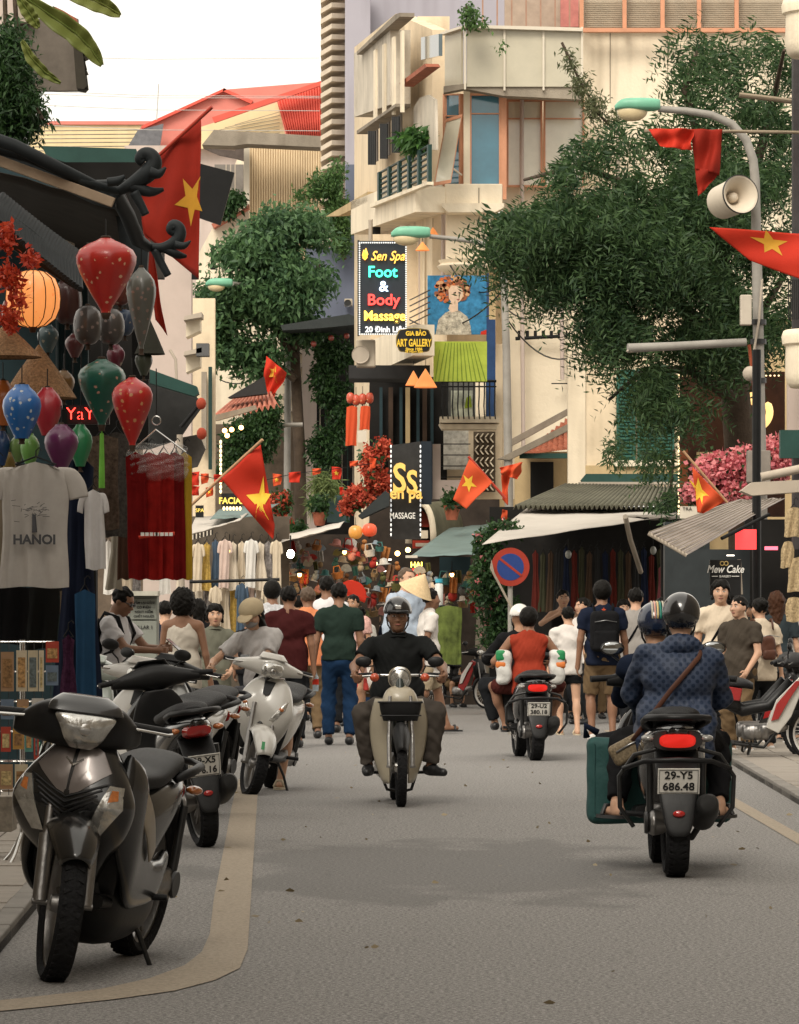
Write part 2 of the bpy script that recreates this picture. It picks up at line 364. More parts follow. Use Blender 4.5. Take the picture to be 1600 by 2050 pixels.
def person(label, loc, rz=0, H=1.72, fem=False, skin='a', hair='short', hcol='black', top=None, bottom=None, shoes=('shoe','black'), lh=None, rh=None, lf=None, rf=None,
           pelvis=None, lean=0., yaw=0., pitch=0., h=.017, face=False, curl=.5, toes=(0,0), group=None, lk=None, rk=None, le=None, re=None, wide=1., sunglasses=False, extra=None, handdir=None, roll=0.):
    """front of the figure is -Y; every measure is given for a 1.75 m figure and scaled"""
    _pc[0] += 1; sd = _pc[0]; s = H/1.75
    root = thing('person', label, 'person', loc, rz, group)
    p = V3(pelvis if pelvis is not None else (0,0,.93)); Rl = rotm(lean, 0, 0) if not roll else rotm(lean, roll, 0)
    Rl = rotm(lean, roll, 0); up = Rl@V3((0,0,1)); fw = Rl@V3((0,-1,0)); T = lambda x, y, z: p+Rl@V3((x, y, z))
    bw = (.92 if fem else 1.)*wide; sw = (.165 if fem else .19)*(.5+.5*wide)
    LS, RS = T(sw,0,.462), T(-sw,0,.462); N = T(0,-.005,.525)
    hipw = .09; LH, RH = T(hipw,0,-.02), T(-hipw,0,-.02)
    lh = V3(lh if lh is not None else (.27,-.04,.83)); rh = V3(rh if rh is not None else (-.27,-.02,.84))
    lf = V3(lf if lf is not None else (.11,0,.085)); rf = V3(rf if rf is not None else (-.11,.02,.085))
    LE, lh = ik(LS, lh, .29, .255, le if le else (.5,.8,-.2)); RE, rh = ik(RS, rh, .29, .255, re if re else (-.5,.8,-.2))
    LK, lf = ik(LH, lf, .43, .425, lk if lk else (.15,-1,0)); RK, rf = ik(RH, rf, .43, .425, rk if rk else (-.15,-1,0))
    Hm = rotm(pitch, 0, 0); Hm = rotm(0,0,yaw)@Hm; hc = N+up*.045+Hm@V3((0,-.02,.11)); hp = lambda x, y, z: hc+Hm@V3((x,y,z))
    b = Sdf()
    b.ell(T(0,0,.34), (.15*bw,.10*wide,.18), Rl).ell(T(0,-.008 if wide<1.1 else -.03,.14), (.135*bw,.095*wide,.16), Rl, .05).ell(T(0,0,-.02), (.155*bw,.105,.11), Rl, .05)
    b.cap(T(sw-.03,0,.462), T(-sw+.03,0,.462), .054, k=.05).cap(T(sw-.06,.005,.47), T(.02,.01,.53), .04, .045, .04).cap(T(-sw+.06,.005,.47), T(-.02,.01,.53), .04, .045, .04).cap(T(0,.005,.5), N+up*.07, .056 if not fem else .047, .05 if not fem else .043, k=.04)
    for S_, E_, W_ in ((LS,LE,lh),(RS,RE,rh)):
        f_ = .85 if fem else 1.
        b.cap(S_, E_, .050*f_, .038*f_, .03).cap(E_, W_, .039*f_, .026*f_, .02)
        d = (W_-E_)/np.linalg.norm(W_-E_)
        if handdir is not None: d = V3(handdir)/np.linalg.norm(V3(handdir))
        sx = 1 if S_ is LS else -1; side = np.cross(d, V3((sx,0,.01))); side = side/max(np.linalg.norm(side),.01); nrm = np.cross(side, d)
        if nrm@V3((sx,0,0)) < 0: nrm = -nrm
        b.cap(W_, W_+d*.045, .026, .030, .015)
        for fi in range(4):
            o_ = (fi-1.5)*.0195; L = (.036,.043,.040,.031)[fi]; a0 = W_+d*.045+side*o_*.8; a1 = W_+d*.088+side*o_
            c1 = d*math.cos(curl)-nrm*math.sin(curl); c2 = d*math.cos(curl*2.1)-nrm*math.sin(curl*2.1)
            b.cap(a0, a1, .012, .0105, .008).cap(a1, a1+c1*L, .0100, .0092, .003).cap(a1+c1*L, a1+c1*L+c2*L*.9, .0092, .0075, .003)
        fwd = side if side@V3((0,-1,.3)) > 0 else -side
        t0 = W_+d*.02+fwd*.024; t1 = t0+(d*.6+fwd*.7-nrm*.3)*.038; b.cap(t0, t1, .0125, .0105, .008).cap(t1, t1+(d*.9-nrm*.3+fwd*.1)*.032, .0105, .0085, .003)
    for H_, K_, A_, ty in ((LH,LK,lf,toes[0]),(RH,RK,rf,toes[1])):
        b.cap(H_, K_, .085*(1 if not fem else .95)*(.6+.4*wide), .054, .03).cap(K_, A_, .052, .034, .02)
        c_ = K_+(A_-K_)*.3; bk = rotm(0,0,0)@V3((0,.02,0)); b.ell(c_+bk, (.048,.05,.10), None, .04)
        fd = rotm(0,0,ty)@V3((0,-1,0)); sh = A_-V3((0,0,.045)); b.cap(sh-fd*.03, sh+fd*.12, .034, .026, .03).cap(A_, sh, .034, .03, .02)
    # head with its face
    b.ell(hc+Hm@V3((0,.012,.028)), (.074,.092,.088), Hm, .03).ell(hp(0,-.03,-.04), (.054,.058,.068), Hm, .05).ell(hp(0,-.02,-.005), (.066,.072,.085), Hm, .03)
    b.ell(hp(0,-.066,-.088), (.026,.022,.020), Hm, .03)
    b.cap(hp(0,-.088,.012), hp(0,-.108,-.026), .008, .0135, .012).ell(hp(.014,-.096,-.03), (.009,.010,.008), Hm, .006).ell(hp(-.014,-.096,-.03), (.009,.010,.008), Hm, .006)
    for e in (1,-1):
        b.ell(hp(e*.076,.01,-.008), (.010,.022,.034), Hm, .006); b.ell(hp(e*.031,-.093,.008), (.018,.012,.010), Hm, .012, True)
        b.ell(hp(e*.045,-.062,-.022), (.022,.018,.018), Hm, .03)
    b.ell(hp(0,-.089,-.056), (.024,.010,.006), Hm, .008).ell(hp(0,-.087,-.068), (.020,.010,.006), Hm, .008)
    def mk(name, sdf, mat, hh, noise=None, clip=None, it=1, par=root):
        V, Q = sdf.mesh(hh, noise, clip); return smobj(name, V*s, Q, mat, par, it)
    body = mk('body', b, SKIN[skin], h*.9, it=0 if h > .012 else 1)
    if face:
        for e in (1,-1):
            m_ = MB().ell(hp(e*.031,-.083,.008)*s, (.0135*s,.009*s,.0062*s), 12, 0, Matrix(Hm.tolist())).ell(hp(e*.031,-.0905,.008)*s, (.0055*s,.003*s,.0055*s), 10, 1, Matrix(Hm.tolist()))
            m_.build('eye', [EYEW, EYED], root, 180)
            MB().tube([hp(e*.014,-.094,.028)*s, hp(e*.032,-.096,.034)*s, hp(e*.052,-.082,.029)*s], [.0028*s,.004*s,.002*s], 6).build('eyebrow', HAIR[hcol], root, 180)
        MB().tube([hp(-.024,-.091,-.061)*s, hp(-.010,-.099,-.058)*s, hp(0,-.100,-.060)*s, hp(.010,-.099,-.058)*s, hp(.024,-.091,-.061)*s], [.002*s,.006*s,.0065*s,.006*s,.002*s], 6).build('mouth', LIP, root, 180)
    if sunglasses:
        g = MB()
        for e in (1,-1): g.ell(hp(e*.033,-.103,.010)*s, (.026*s,.006*s,.019*s), 14, 0, Matrix(Hm.tolist())); g.tube([hp(e*.055,-.095,.016)*s, hp(e*.082,0,.012)*s], .004*s, 6)
        g.build('glasses', M('dark glass', (.01,.01,.012), .08, var=.05), root, 60)
    # hair
    hs_ = HAIR[hcol]
    if hair and hair != 'bald':
        q = Sdf(); kz = -.045; r9 = rng.uniform(0,6); nz_ = lambda X,Y,Z: .0075*np.sin(62*X+r9+3*np.sin(25*Z))*np.sin(50*Y+40*Z+r9)+.004*np.sin(140*X+60*Z)
        if hair == 'curly':
            q.ell(hp(0,.035,.01), (.125,.125,.145), Hm); nz_ = lambda X,Y,Z: .011*np.sin(70*X+2*np.sin(40*Z))*np.sin(66*Y)*np.sin(72*Z)+.005*np.sin(150*X)*np.sin(140*Z); kz = -.2
        elif hair == 'afro':
            q.ell(hp(0,.02,.035), (.102,.115,.115), Hm); nz_ = lambda X,Y,Z: .005*np.sin(110*X)*np.sin(100*Y)*np.sin(105*Z); kz = -.07
        else: q.ell(hp(0,.016,.034), (.086,.099,.094), Hm)
        if hair in ('long','bob','pony'):
            kz = -.3
            if hair == 'long':
                q.cap(hp(0,.055,.0), hp(0,.075,-.30), .075, .06, .04).cap(hp(.05,.03,0), hp(.06,.04,-.2), .04, .03, .03).cap(hp(-.05,.03,0), hp(-.06,.04,-.2), .04, .03, .03)
            if hair == 'bob': q.cap(hp(.062,.01,.02), hp(.080,-.01,-.06), .036, .018, .03).cap(hp(-.062,.01,.02), hp(-.080,-.01,-.06), .036, .018, .03).cap(hp(0,.05,0), hp(0,.06,-.11), .075, .055, .03).ell(hp(0,.0,.07), (.088,.09,.055), Hm)
            if hair == 'pony': q.cap(hp(0,.10,.03), hp(0,.13,-.12), .04, .015, .02)
        if hair == 'bun': q.ell(hp(0,.10,.06), (.05,.045,.045), Hm, .02)
        q.box(hp(0,-.10,-.035 if hair != 'crew' else -.0), (.068 if hair != 'bob' else .052,.068,.078), Hm, .03, .01, True)
        q.box(hp(0,-.15,-.09), (.2,.13,.10), Hm, .02, .01, True)
        nb = hp(0,0,kz); hz = Hm@V3((0,0,1)); cl = lambda X,Y,Z: -((X-nb[0])*hz[0]+(Y-nb[1])*hz[1]+(Z-nb[2])*hz[2])
        mk('hair', q, hs_, min(h*.75,.013), nz_, cl, 0)
    # trousers / shorts / skirt
    if bottom:
        kind, mat_ = bottom; q = Sdf(); q.ell(T(0,.005,-.03), (.172*bw,.125*(.4+.6*wide),.13), Rl)
        for H_, K_, A_ in ((LH,LK,lf),(RH,RK,rf)):
            if kind == 'long': q.cap(H_, K_, .098*(.5+.5*wide), .072, .05).cone(K_, K_+(A_-K_)*.93, .073, .064, .03).cap(K_, K_+(A_-K_)*.4, .078, .073, .02)
            elif kind == 'slim': q.cap(H_, K_, .092, .060, .05).cap(K_, K_+(A_-K_)*.85, .06, .046, .02)
            elif kind == 'short': q.cone(H_-(K_-H_)*.1, H_+(K_-H_)*.92, .098, .085, .06)
            elif kind == 'mini': q.cone(H_-(K_-H_)*.1, H_+(K_-H_)*.5, .098, .095, .06)
        if kind == 'skirt': q.cone(T(0,0,-.02), T(0,0,-.45), .14, .20, .05)
        wp = T(0,0,.085); cl = lambda X,Y,Z: (X-wp[0])*up[0]+(Y-wp[1])*up[1]+(Z-wp[2])*up[2]
        mk({'long':'trousers','slim':'trousers','short':'shorts','mini':'shorts','skirt':'skirt'}[kind], q, mat_, h, folds(.007, sd), cl, 1)
    # shirt
    if top:
        kind, mat_ = top[0], top[1]; q = Sdf(); i_ = .018
        q.ell(T(0,0,.34), (.15*bw+i_+.006,.10*wide+i_+.004,.19), Rl).ell(T(0,-.01 if wide<1.1 else -.035,.14), (.14*bw+i_+.006,.10*wide+i_,.18), Rl, .05)
        hem = top[2] if len(top) > 2 else -.10
        q.box(T(0,-.004,.02), (.158*bw+i_+.008,.115*(.3+.7*wide)+i_+.006,.19), Rl, .10, .05)
        if hem < -.2: q.cone(T(0,0,.1), T(0,0,hem-.02), .15, .19, .06)
        if kind != 'tank': q.cap(T(sw-.03,0,.458), T(-sw+.03,0,.458), .066, k=.05).cap(T(sw-.06,.005,.468), T(.03,.008,.515), .05, .05, .05).cap(T(-sw+.06,.005,.468), T(-.03,.008,.515), .05, .05, .05)
        sf = {'tee':.62, 'long':1., 'tank':0, 'vest':0}[kind]
        for S_, E_, W_ in ((LS,LE,lh),(RS,RE,rh)):
            if kind == 'tee': q.cap(S_, S_+(E_-S_)*.3, .060, .062, .03).cone(S_, S_+(E_-S_)*sf, .060, .066, .03)
            elif kind == 'long': q.cap(S_, E_, .062, .056, .03).cone(E_, E_+(W_-E_)*.95, .058, .045, .02).cap(E_, E_+(W_-E_)*.3, .056, .052, .02)
        nb2 = N; q.cap(N-up*.04, N+up*.012, .066, .060, .04); q.ell(N+up*.06+fw*.022, (.054,.060,.052), Rl, .012, True)
        if kind == 'tank': q.ell(N+up*.02+fw*.03, (.085,.09,.13), Rl, .015, True); q.ell(N+up*.02-fw*.05, (.075,.06,.14), Rl, .015, True)
        wp2 = T(0,0,hem); cl = lambda X,Y,Z: -((X-wp2[0])*up[0]+(Y-wp2[1])*up[1]+(Z-wp2[2])*up[2])
        shirt = mk({'tee':'shirt','long':'jacket','tank':'tank_top','vest':'vest'}[kind], q, mat_, h, folds(.006, sd+50), cl, 1)
        if kind == 'tee' and 'collar' in top:
            col = MB(); col.loft([(tuple((N-up*.012+fw*.008)*s), tuple(Rl@V3((.082,0,0))*s), tuple(Rl@V3((0,.080,-.025))*s), 2), (tuple((N+up*.012)*s), tuple(Rl@V3((.071,0,0))*s), tuple(Rl@V3((0,.068,-.02))*s), 2), (tuple((N+up*.032-fw*.004)*s), tuple(Rl@V3((.060,0,0))*s), tuple(Rl@V3((0,.058,-.022))*s), 2)], 20, 3, caps=False)
            col.build('collar', mat_, root, 180, solid=.006)
    # shoes
    if shoes and shoes[0] != 'none':
        for A_, ty in ((lf,toes[0]),(rf,toes[1])):
            fd = rotm(0,0,ty)@V3((0,-1,0)); q = Sdf(); z0 = A_-V3((0,0,.045))
            if shoes[0] == 'shoe':
                q.cap(z0-fd*.035+V3((0,0,.01)), z0+fd*.03+V3((0,0,.012)), .044, .045, .02).cap(z0+fd*.03, z0+fd*.15-V3((0,0,.008)), .043, .034, .03)
                wp3 = A_-V3((0,0,.082)); cl = lambda X,Y,Z: -(Z-wp3[2])+0*X+0*Y
                mk('shoe', q, SHOE[shoes[1]], min(h,.012), None, cl, 1)
            else:
                sg = MB(); c_ = z0+fd*.05-V3((0,0,.034)); f2, sdv = fd*.145, np.cross(fd, V3((0,0,1)))*.048
                sg.loft([(tuple((c_+V3((0,0,-.008)))*s), tuple(f2*s), tuple(sdv*s), 3), (tuple((c_+V3((0,0,.012)))*s), tuple(f2*s), tuple(sdv*s), 3)], 20, 1)
                q0 = z0+fd*.09; sdn = sdv/.048
                sg.tube([tuple((q0-sdn*.046-V3((0,0,.02)))*s), tuple((q0-sdn*.02+V3((0,0,.034)))*s), tuple((q0+sdn*.02+V3((0,0,.034)))*s), tuple((q0+sdn*.046-V3((0,0,.02)))*s)], .014*s, 8)
                sg.build('sandal', SHOE[shoes[1]], root, 60)
    root['_'] = 0; del root['_']
    J = dict(hp=lambda *a: hp(*a)*s, T=lambda *a: T(*a)*s, Hm=Hm, Rl=Rl, hc=hc*s, N=N*s, lh=lh*s, rh=rh*s, LE=LE*s, RE=RE*s, LS=LS*s, RS=RS*s, lf=lf*s, rf=rf*s, LK=LK*s, RK=RK*s, s=s)
    return root, J
def mkchild(name, sdf, mat, par, hh=.01, noise=None, clip=None, it=1):
    V, Q = sdf.mesh(hh, noise, clip); return smobj(name, V, Q, mat, par, it)
def helmet(root, J, mat, style='half', hh=.011, visor=None):
    hp, Hm, s = J['hp'], J['Hm'], J['s']; q = Sdf(); q.ell(hp(0,.014,.045), (.112*s,.132*s,.118*s), Hm)
    q.ell(hp(0,.014,.03), (.092*s,.110*s,.10*s), Hm, .005, True)
    zc = {'half':.022, 'ear':-.055, 'full':-.10}[style]
    if style != 'half': q.box(hp(0,-.13,-.06), (.085*s,.11*s,.095*s), Hm, .03, .01, True)
    nb = hp(0,0,zc); hz = Hm@V3((0,0,1)); cl = lambda X,Y,Z: -((X-nb[0])*hz[0]+(Y-nb[1])*hz[1]+(Z-nb[2])*hz[2])
    o = mkchild('helmet', q, mat, root, hh, None, cl, 2)
    if visor:
        v = Sdf(); v.ell(hp(0,-.108,.046), (.088*s,.062*s,.012*s), Hm@rotm(.12,0,0)); mkchild('helmet_peak', v, visor, root, .008)
    st = MB()
    for e in (1,-1): st.tube([tuple(hp(e*.088,.0,.0)), tuple(hp(e*.078,-.02,-.06)), tuple(hp(e*.04,-.05,-.122)), tuple(hp(0,-.055,-.128))], .006, 6)
    st.build('chin_strap', SHOE['black'], root, 180)
    return o
def backpack(label, root_loc, rz, J, mat, group=None, w_=.16, h_=.24, d_=.09, straps=True):
    b = thing('backpack', label, 'backpack', root_loc, rz, group); T, Rl, s = J['T'], J['Rl'], J['s']
    q = Sdf(); c = T(0,.125+d_,.27); q.box(c, (w_*s,d_*s,h_*s), Rl, .06, .02); mkchild('bag', q, mat, b, .013, folds(.004, 5))
    q = Sdf(); q.box(T(0,.135+2*d_,.17), (w_*.8*s,.03*s,h_*.5*s), Rl, .03, .02); mkchild('front_pocket', q, mat, b, .012, folds(.003, 8))
    m_ = MB()
    for e in (1,-1):
        m_.tube([tuple(T(e*.09,.13,.46)), tuple(T(e*.11,.06,.56)), tuple(T(e*.12,-.07,.52)), tuple(T(e*.135,-.125,.38)), tuple(T(e*.16,-.03,.22)), tuple(T(e*.13,.13,.16))], .022, 8, flat=.4)
    m_.build('strap', mat, b, 180)
    z = MB().tube([tuple(T(-.12,.142+2*d_,.37)), tuple(T(0,.15+2*d_,.39)), tuple(T(.12,.142+2*d_,.37))], .004, 6); z.build('zip', M('zip metal', (.3,.3,.3), .35, 1), b, 180)
    return b
# ---------------------------------------------------------------- two-wheelers  (front of every machine is -Y, origin on the ground between the wheels)
RUB = M('tyre rubber', (.016,.016,.017), .8, var=.25, scale=14, bump=.5, bscale=60, dirt=.1, spec=.1); BLKP = M('black plastic', (.009,.009,.0095), .45, var=.2, scale=10, bump=.05, spec=.3)
CHR = M('chrome', (.55,.54,.52), .22, 1, var=.08); ALU = M('cast aluminium', (.28,.27,.26), .42, 1, var=.15, scale=14, bump=.15); STEEL = M('dark steel', (.05,.05,.05), .4, .8, var=.2)
SEATM = M('seat vinyl', (.011,.011,.012), .5, var=.15, bump=.3, bscale=300); PLATE = M('plate white', (.62,.60,.55), .5, var=.06, dirt=.25, scale=12); PLK = M('plate ink', (.02,.02,.02), .6)
LENS = M('clear lens', (.50,.49,.46), .16, .75, var=.35, scale=24, coat=1, bump=.18, bscale=34); AMB = M('amber lens', (.42,.13,.03), .2, var=.4, scale=40, coat=1); REDL = M('red lens', (.35,.01,.008), .15, var=.1, coat=1)
REDON = M('tail lamp lit', (.45,.01,.01), .2, var=.05, emit=(1,.035,.02), estr=.35); EXH = M('exhaust black', (.03,.03,.03), .5, .3, var=.25); MIRR = M('mirror glass', (.32,.33,.33), .04, 1, var=.02)
def wheel(par, y, z, r, w_=.05, name='wheel', n=5, rimm=None, wire=False, disc=True, steerp=None):
    wh = bpy.data.objects.new(name, None); C.objects.link(wh); wh.parent = par; wh.location = (0, y, z); ri = r - w_*1.05
    pr = [(ri, -w_*.62), (ri+.004, -w_*.8), (r-w_*.45, -w_), (r-w_*.12, -w_*.72), (r, -w_*.25), (r, w_*.25), (r-w_*.12, w_*.72), (r-w_*.45, w_), (ri+.004, w_*.8), (ri, w_*.62)]
    t = MB().lathe(pr, (0,0,0), 48, 'x', caps=False); N_ = 42
    for k in range(N_):                                  # raised tread blocks
        a = 2*math.pi*k/N_
        for sgn in (-1, 1):
            c = Vector((sgn*w_*.45, math.cos(a)*(r-.003), math.sin(a)*(r-.003))); tg = Vector((0,-math.sin(a),math.cos(a)))
            t.obox(c, Vector((w_*.3,0,0))+tg*.007*sgn, tg*.011, Vector((0,math.cos(a),math.sin(a)))*.0045)
    t.build('tyre', RUB, wh, 50)
    m_ = MB().lathe([(ri+.006,-w_*.6),(ri-.012,-w_*.55),(ri-.02,0),(ri-.012,w_*.55),(ri+.006,w_*.6),(ri+.002,0)], (0,0,0), 40, 'x', caps=False)
    m_.lathe([(.004,-.05),(.032,-.045),(.04,-.02),(.04,.02),(.032,.045),(.004,.05)], (0,0,0), 16, 'x')
    if wire:
        for k in range(24):
            a = 2*math.pi*k/24; sg = .02 if k % 2 else -.02; m_.tube([(sg,math.cos(a+.3)*.035,math.sin(a+.3)*.035),(0,math.cos(a)*(ri-.01),math.sin(a)*(ri-.01))], .0022, 4)
    else:
        for k in range(n):
            for da in (-.13,.13):
                a = 2*math.pi*k/n; m_.tube([(.0,math.cos(a)*.03,math.sin(a)*.03),(.008,math.cos(a+da)*(ri-.01),math.sin(a+da)*(ri-.01))], [.013,.010], 6)
    m_.build('rim', rimm or ALU, wh, 40)
    if disc:
        d = MB().lathe([(.10,.052),(.10,.056),(.06,.056),(.06,.052),(.10,.052)], (0,0,0), 32, 'x', caps=False); d.build('brake_disc', CHR, wh, 30)
    return wh
def arcfender(par, y, z, r, a0, a1, w_, mat, name='front_fender', drop=.035):
    def fn(u, v):
        a = a0+(a1-a0)*u; x = (v-.5)*2; end = 1-.45*abs(2*u-1)**3; rr = r - drop*x*x*1.2 - (.02*abs(x)**6)
        return (x*w_*end, y-math.cos(a)*rr, z+math.sin(a)*rr)
    return MB().sheet(fn, 28, 12).build(name, mat, par, 180, solid=.006)
def plate_on(par, c, tilt, l1, l2, sc=1.):
    pl = MB().box((-.098*sc,-.002,-.07*sc), (.098*sc,.002,.07*sc)).build('number_plate', PLATE, par, bevel=.004); pl.location = c; pl.rotation_euler = (tilt,0,0)
    MB().tube([(-.09*sc,.0035,-.062*sc),(.09*sc,.0035,-.062*sc),(.09*sc,.0035,.062*sc),(-.09*sc,.0035,.062*sc),(-.09*sc,.0035,-.062*sc)], .0018, 4).build('plate_border', PLK, pl)
    for t_, z_ in ((l1,.032),(l2,-.030)): text(t_, .058*sc, PLK, pl, (0,.004,z_*sc), (R(90),0,R(180)), .001, .0012, 'plate_number', sx=.95)
    return pl
def group_empty(par, name, loc=(0,0,0), rot=(0,0,0)):
    e = bpy.data.objects.new(name, None); C.objects.link(e); e.parent = par; e.location = loc; e.rotation_euler = rot; return e
def bars(st, z, y, half=.34, mats=BLKP, mirrors=True, mz=.14, mx_=.24, mirm=BLKP, glass_back=True):
    """grips, levers and mirrors on a steering assembly"""
    for e in (1,-1): MB().tube([(e*.14,y+.01,z),(e*.22,y+.02,z+.005),(e*half,y+.05,z-.005)], [.012,.017,.018], 10).build('grip', SEATM, st, 60)
    for e in (1,-1): MB().tube([(e*.15,y-.03,z+.002),(e*.20,y-.045,z),(e*(half-.02),y-.015,z-.01),(e*(half),y-.012,z-.005)], .006, 6).build('brake_lever', CHR, st, 60)
    if mirrors:
        for e in (1,-1):
            MB().tube([(e*.17,y,z+.02),(e*.19,y+.0,z+.07),(e*mx_,y-.01,z+mz-.04)], .006, 6).build('mirror_stalk', BLKP, st, 60)
            q = Sdf().ell((e*mx_,y-.02,z+mz), (.062,.022,.040)); mkchild('mirror', q, mirm, st, .007)
            MB().ell((e*mx_,y+.0015,z+mz), (.054,.003,.033), 16).build('mirror_glass', MIRR, st, 180)
BKG = M('smoked screen', (.02,.02,.02), .25, var=.1, coat=.5)
def engine(root, y, z, side=True):
    q = Sdf().cap((.06,y-.28,z+.02), (.085,y+.02,z), .055,.062,.03).ell((.10,y-.24,z+.03), (.03,.09,.075), None,.02).ell((.105,y+.03,z), (.028,.075,.07), None, .02).box((0,y-.18,z+.02), (.09,.10,.07), None, .02)
    mkchild('engine', q, ALU, root, .012, lambda X,Y,Z: .002*np.sin(160*Z)+0*X+0*Y)
    MB().lathe([(.02,.0),(.055,0),(.06,-.012),(.05,-.02)], (.147,y+.03,z), 20, 'x').build('engine_cover', STEEL, root, 40)
    ex = MB().tube([(-.04,y-.38,z-.06),(-.09,y-.2,z-.09),(-.12,y-.02,z-.01)], .016, 8); ex.loft([((-.125,y-.06,z-.0),(.035,0,0),(0,.0,.035),2),((-.13,y+.0,z+.02),(.055,0,0),(0,.0,.06),2.4),((-.135,y+.24,z+.09),(.055,0,0),(0,0,.062),2.4),((-.135,y+.30,z+.11),(.035,0,0),(0,0,.04),2)], 20, 4)
    ex.build('exhaust', EXH, root, 50)
    MB().loft([((-.178,y+.02,z+.05),(.01,0,0),(0,0,.03),3),((-.185,y+.12,z+.075),(.012,0,0),(0,0,.045),3),((-.18,y+.22,z+.10),(.01,0,0),(0,0,.03),3)], 14, 3).build('heat_shield', CHR, root, 50)
    for e in (1,-1): MB().tube([(e*.12,y+.03,z+.02),(e*.125,y+.06,z+.33)], .018, 8).build('shock_absorber', STEEL, root, 60)
def scooter(label, loc, rz, body, trim=None, style='lead', steer=0., lean=0., plate=None, tail_on=False, r=.27, stand='side', mirrors=True, group=None, name='motor_scooter', cat='motor scooter', inner=None, wire=False):
    root = thing(name, label, cat, loc, rz, group); root.rotation_euler = (0, lean, rz)
    trim = trim or BLKP; inner = inner or BLKP; fa, ra = -.64, .62; sx = 1.06 if style == 'sh' else 1.
    st = group_empty(root, 'steering', (0,-.50,0), (0,0,steer)); yo = .50          # steering assembly, local y shifted
    fy = fa+yo
    wheel(st, fy, r, r, .05, 'wheel', 5 if style != 'sh' else 6, wire=wire)
    for e in (1,-1):
        MB().tube([(e*.088,fy,r),(e*.088,fy+.07,r+.26)], .029 if style=='sh' else .021, 12).tube([(e*.088,fy+.06,r+.22),(e*.085,fy+.12,r+.46)], .017, 10).tube([(e*.06,fy,r),(e*.118,fy,r)], .014, 10).build('fork_leg', ALU, st, 60)
    MB().tube([(0,fy+.12,r+.3),(0,fy+.25,.98)], .03, 10).build('steering_column', STEEL, st, 60)
    arcfender(st, fy, r, r+.045, R(36 if style == 'sh' else 20), R(150), .095, body if style in ('lead','sh') else BLKP)
    # front shield
    if style == 'sh':
        secs = [((0,-.30,.36),(.085,0,0),(0,.05,0),2.4),((0,-.37,.46),(.13,0,0),(0,.07,0),2.6),((0,-.45,.58),(.215,0,0),(0,.095,0),2.6),((0,-.475,.70),(.245,0,0),(0,.115,0),2.5),((0,-.455,.80),(.205,0,0),(0,.115,0),2.4),((0,-.42,.90),(.135,0,0),(0,.10,0),2.2),((0,-.385,.985),(.075,0,0),(0,.06,0),2)]
        MB().loft(secs, 40, 6).build('front_shield', body, root, 180)
        # chest panel of lighter metal with a V grille, and corner lamps
        P_ = M('warm grey panel', (.20,.175,.165), .28, .55, var=.06, coat=.6)
        def surf(x, z, o=0.):                 # a point of the shield's front skin
            zz = [q[0][2] for q in secs]; hw = np.interp(z, zz, [q[1][0] for q in secs]); d = np.interp(z, zz, [q[2][1] for q in secs]); yc = np.interp(z, zz, [q[0][1] for q in secs])
            t = min(abs(x)/hw, .995); return Vector((x, yc-d*(1-t**2.5)**(1/2.5)-o, z))
        def skin(poly, o0, o1, mat, name, par=root, nn=6):   # polygon (x,z) laid on the skin with thickness
            m_ = MB(); fr, bk = [], []
            cx = sum(p[0] for p in poly)/len(poly); cz = sum(p[1] for p in poly)/len(poly); rings = []
            for t in np.linspace(1, .0, nn):
                ring = []
                for i in range(len(poly)):
                    a, b_ = poly[i], poly[(i+1) % len(poly)]
                    for u in (0,.25,.5,.75): ring.append((cx+((a[0]*(1-u)+b_[0]*u)-cx)*t, cz+((a[1]*(1-u)+b_[1]*u)-cz)*t))
                rings.append([surf(x, z, o1) for x, z in ring])
            n_ = len(rings[0]); base = [surf(cx+(p.x-cx), p.z, o0) for p in rings[0]]
            vs = base+[p for rg in rings for p in rg]; fs = [(i,(i+1)%n_,n_+(i+1)%n_,n_+i) for i in range(n_)]
            for j in range(len(rings)-1): fs += [(n_*(j+1)+i, n_*(j+1)+(i+1)%n_, n_*(j+2)+(i+1)%n_, n_*(j+2)+i) for i in range(n_)]
            return m_.add(vs, fs).build(name, mat, par, 40)
        for e in (1,-1):
            skin([(e*.005,.735),(e*.045,.75),(e*.15,.835),(e*.10,.91),(e*.01,.96)], .0, .006, P_, 'shield_panel')
            lamp = skin([(e*.085,.575),(e*.135,.575),(e*.222,.70),(e*.205,.785),(e*.16,.79)], .0, .012, LENS, 'indicator_lamp')
            skin([(e*.165,.725),(e*.200,.735),(e*.193,.772),(e*.172,.772)], .011, .014, AMB, 'amber_lens', lamp)
        skin([(-.165,.80),(0,.735),(.165,.80),(.13,.68),(.075,.575),(-.075,.575),(-.13,.68)], .0, .004, BLKP, 'grille_mask')
        for i in range(8):
            zc = .735-.021*i; hw = .148-.013*i
            MB().tube([surf(-hw, zc+.055-.002*i, .004), surf(-hw*.5, zc+.02, .006), surf(0, zc-.012, .008), surf(hw*.5, zc+.02, .006), surf(hw, zc+.055-.002*i, .004)], .0055, 6).build('grille_bar', BLKP, root, 60)
        MB().prism([surf(-.02,.86,.006), surf(0,.845,.008), surf(.02,.86,.006), surf(.0,.855,.012)], (0,-.004,0)).tube([surf(-.035,.875,.007), surf(0,.85,.009), surf(.035,.875,.007)], .004, 6).build('wing_emblem', CHR, root)
        MB().loft([((0,-.33,.40),(.10,0,0),(0,0,.14),2.6),((0,-.24,.33),(.17,0,0),(0,0,.20),2.8),((0,.0,.28),(.185,0,0),(0,0,.17),2.8),((0,.25,.29),(.17,0,0),(0,0,.14),2.8),((0,.42,.36),(.12,0,0),(0,0,.09),2.4)], 28, 5).build('belly_fairing', BLKP, root, 180)
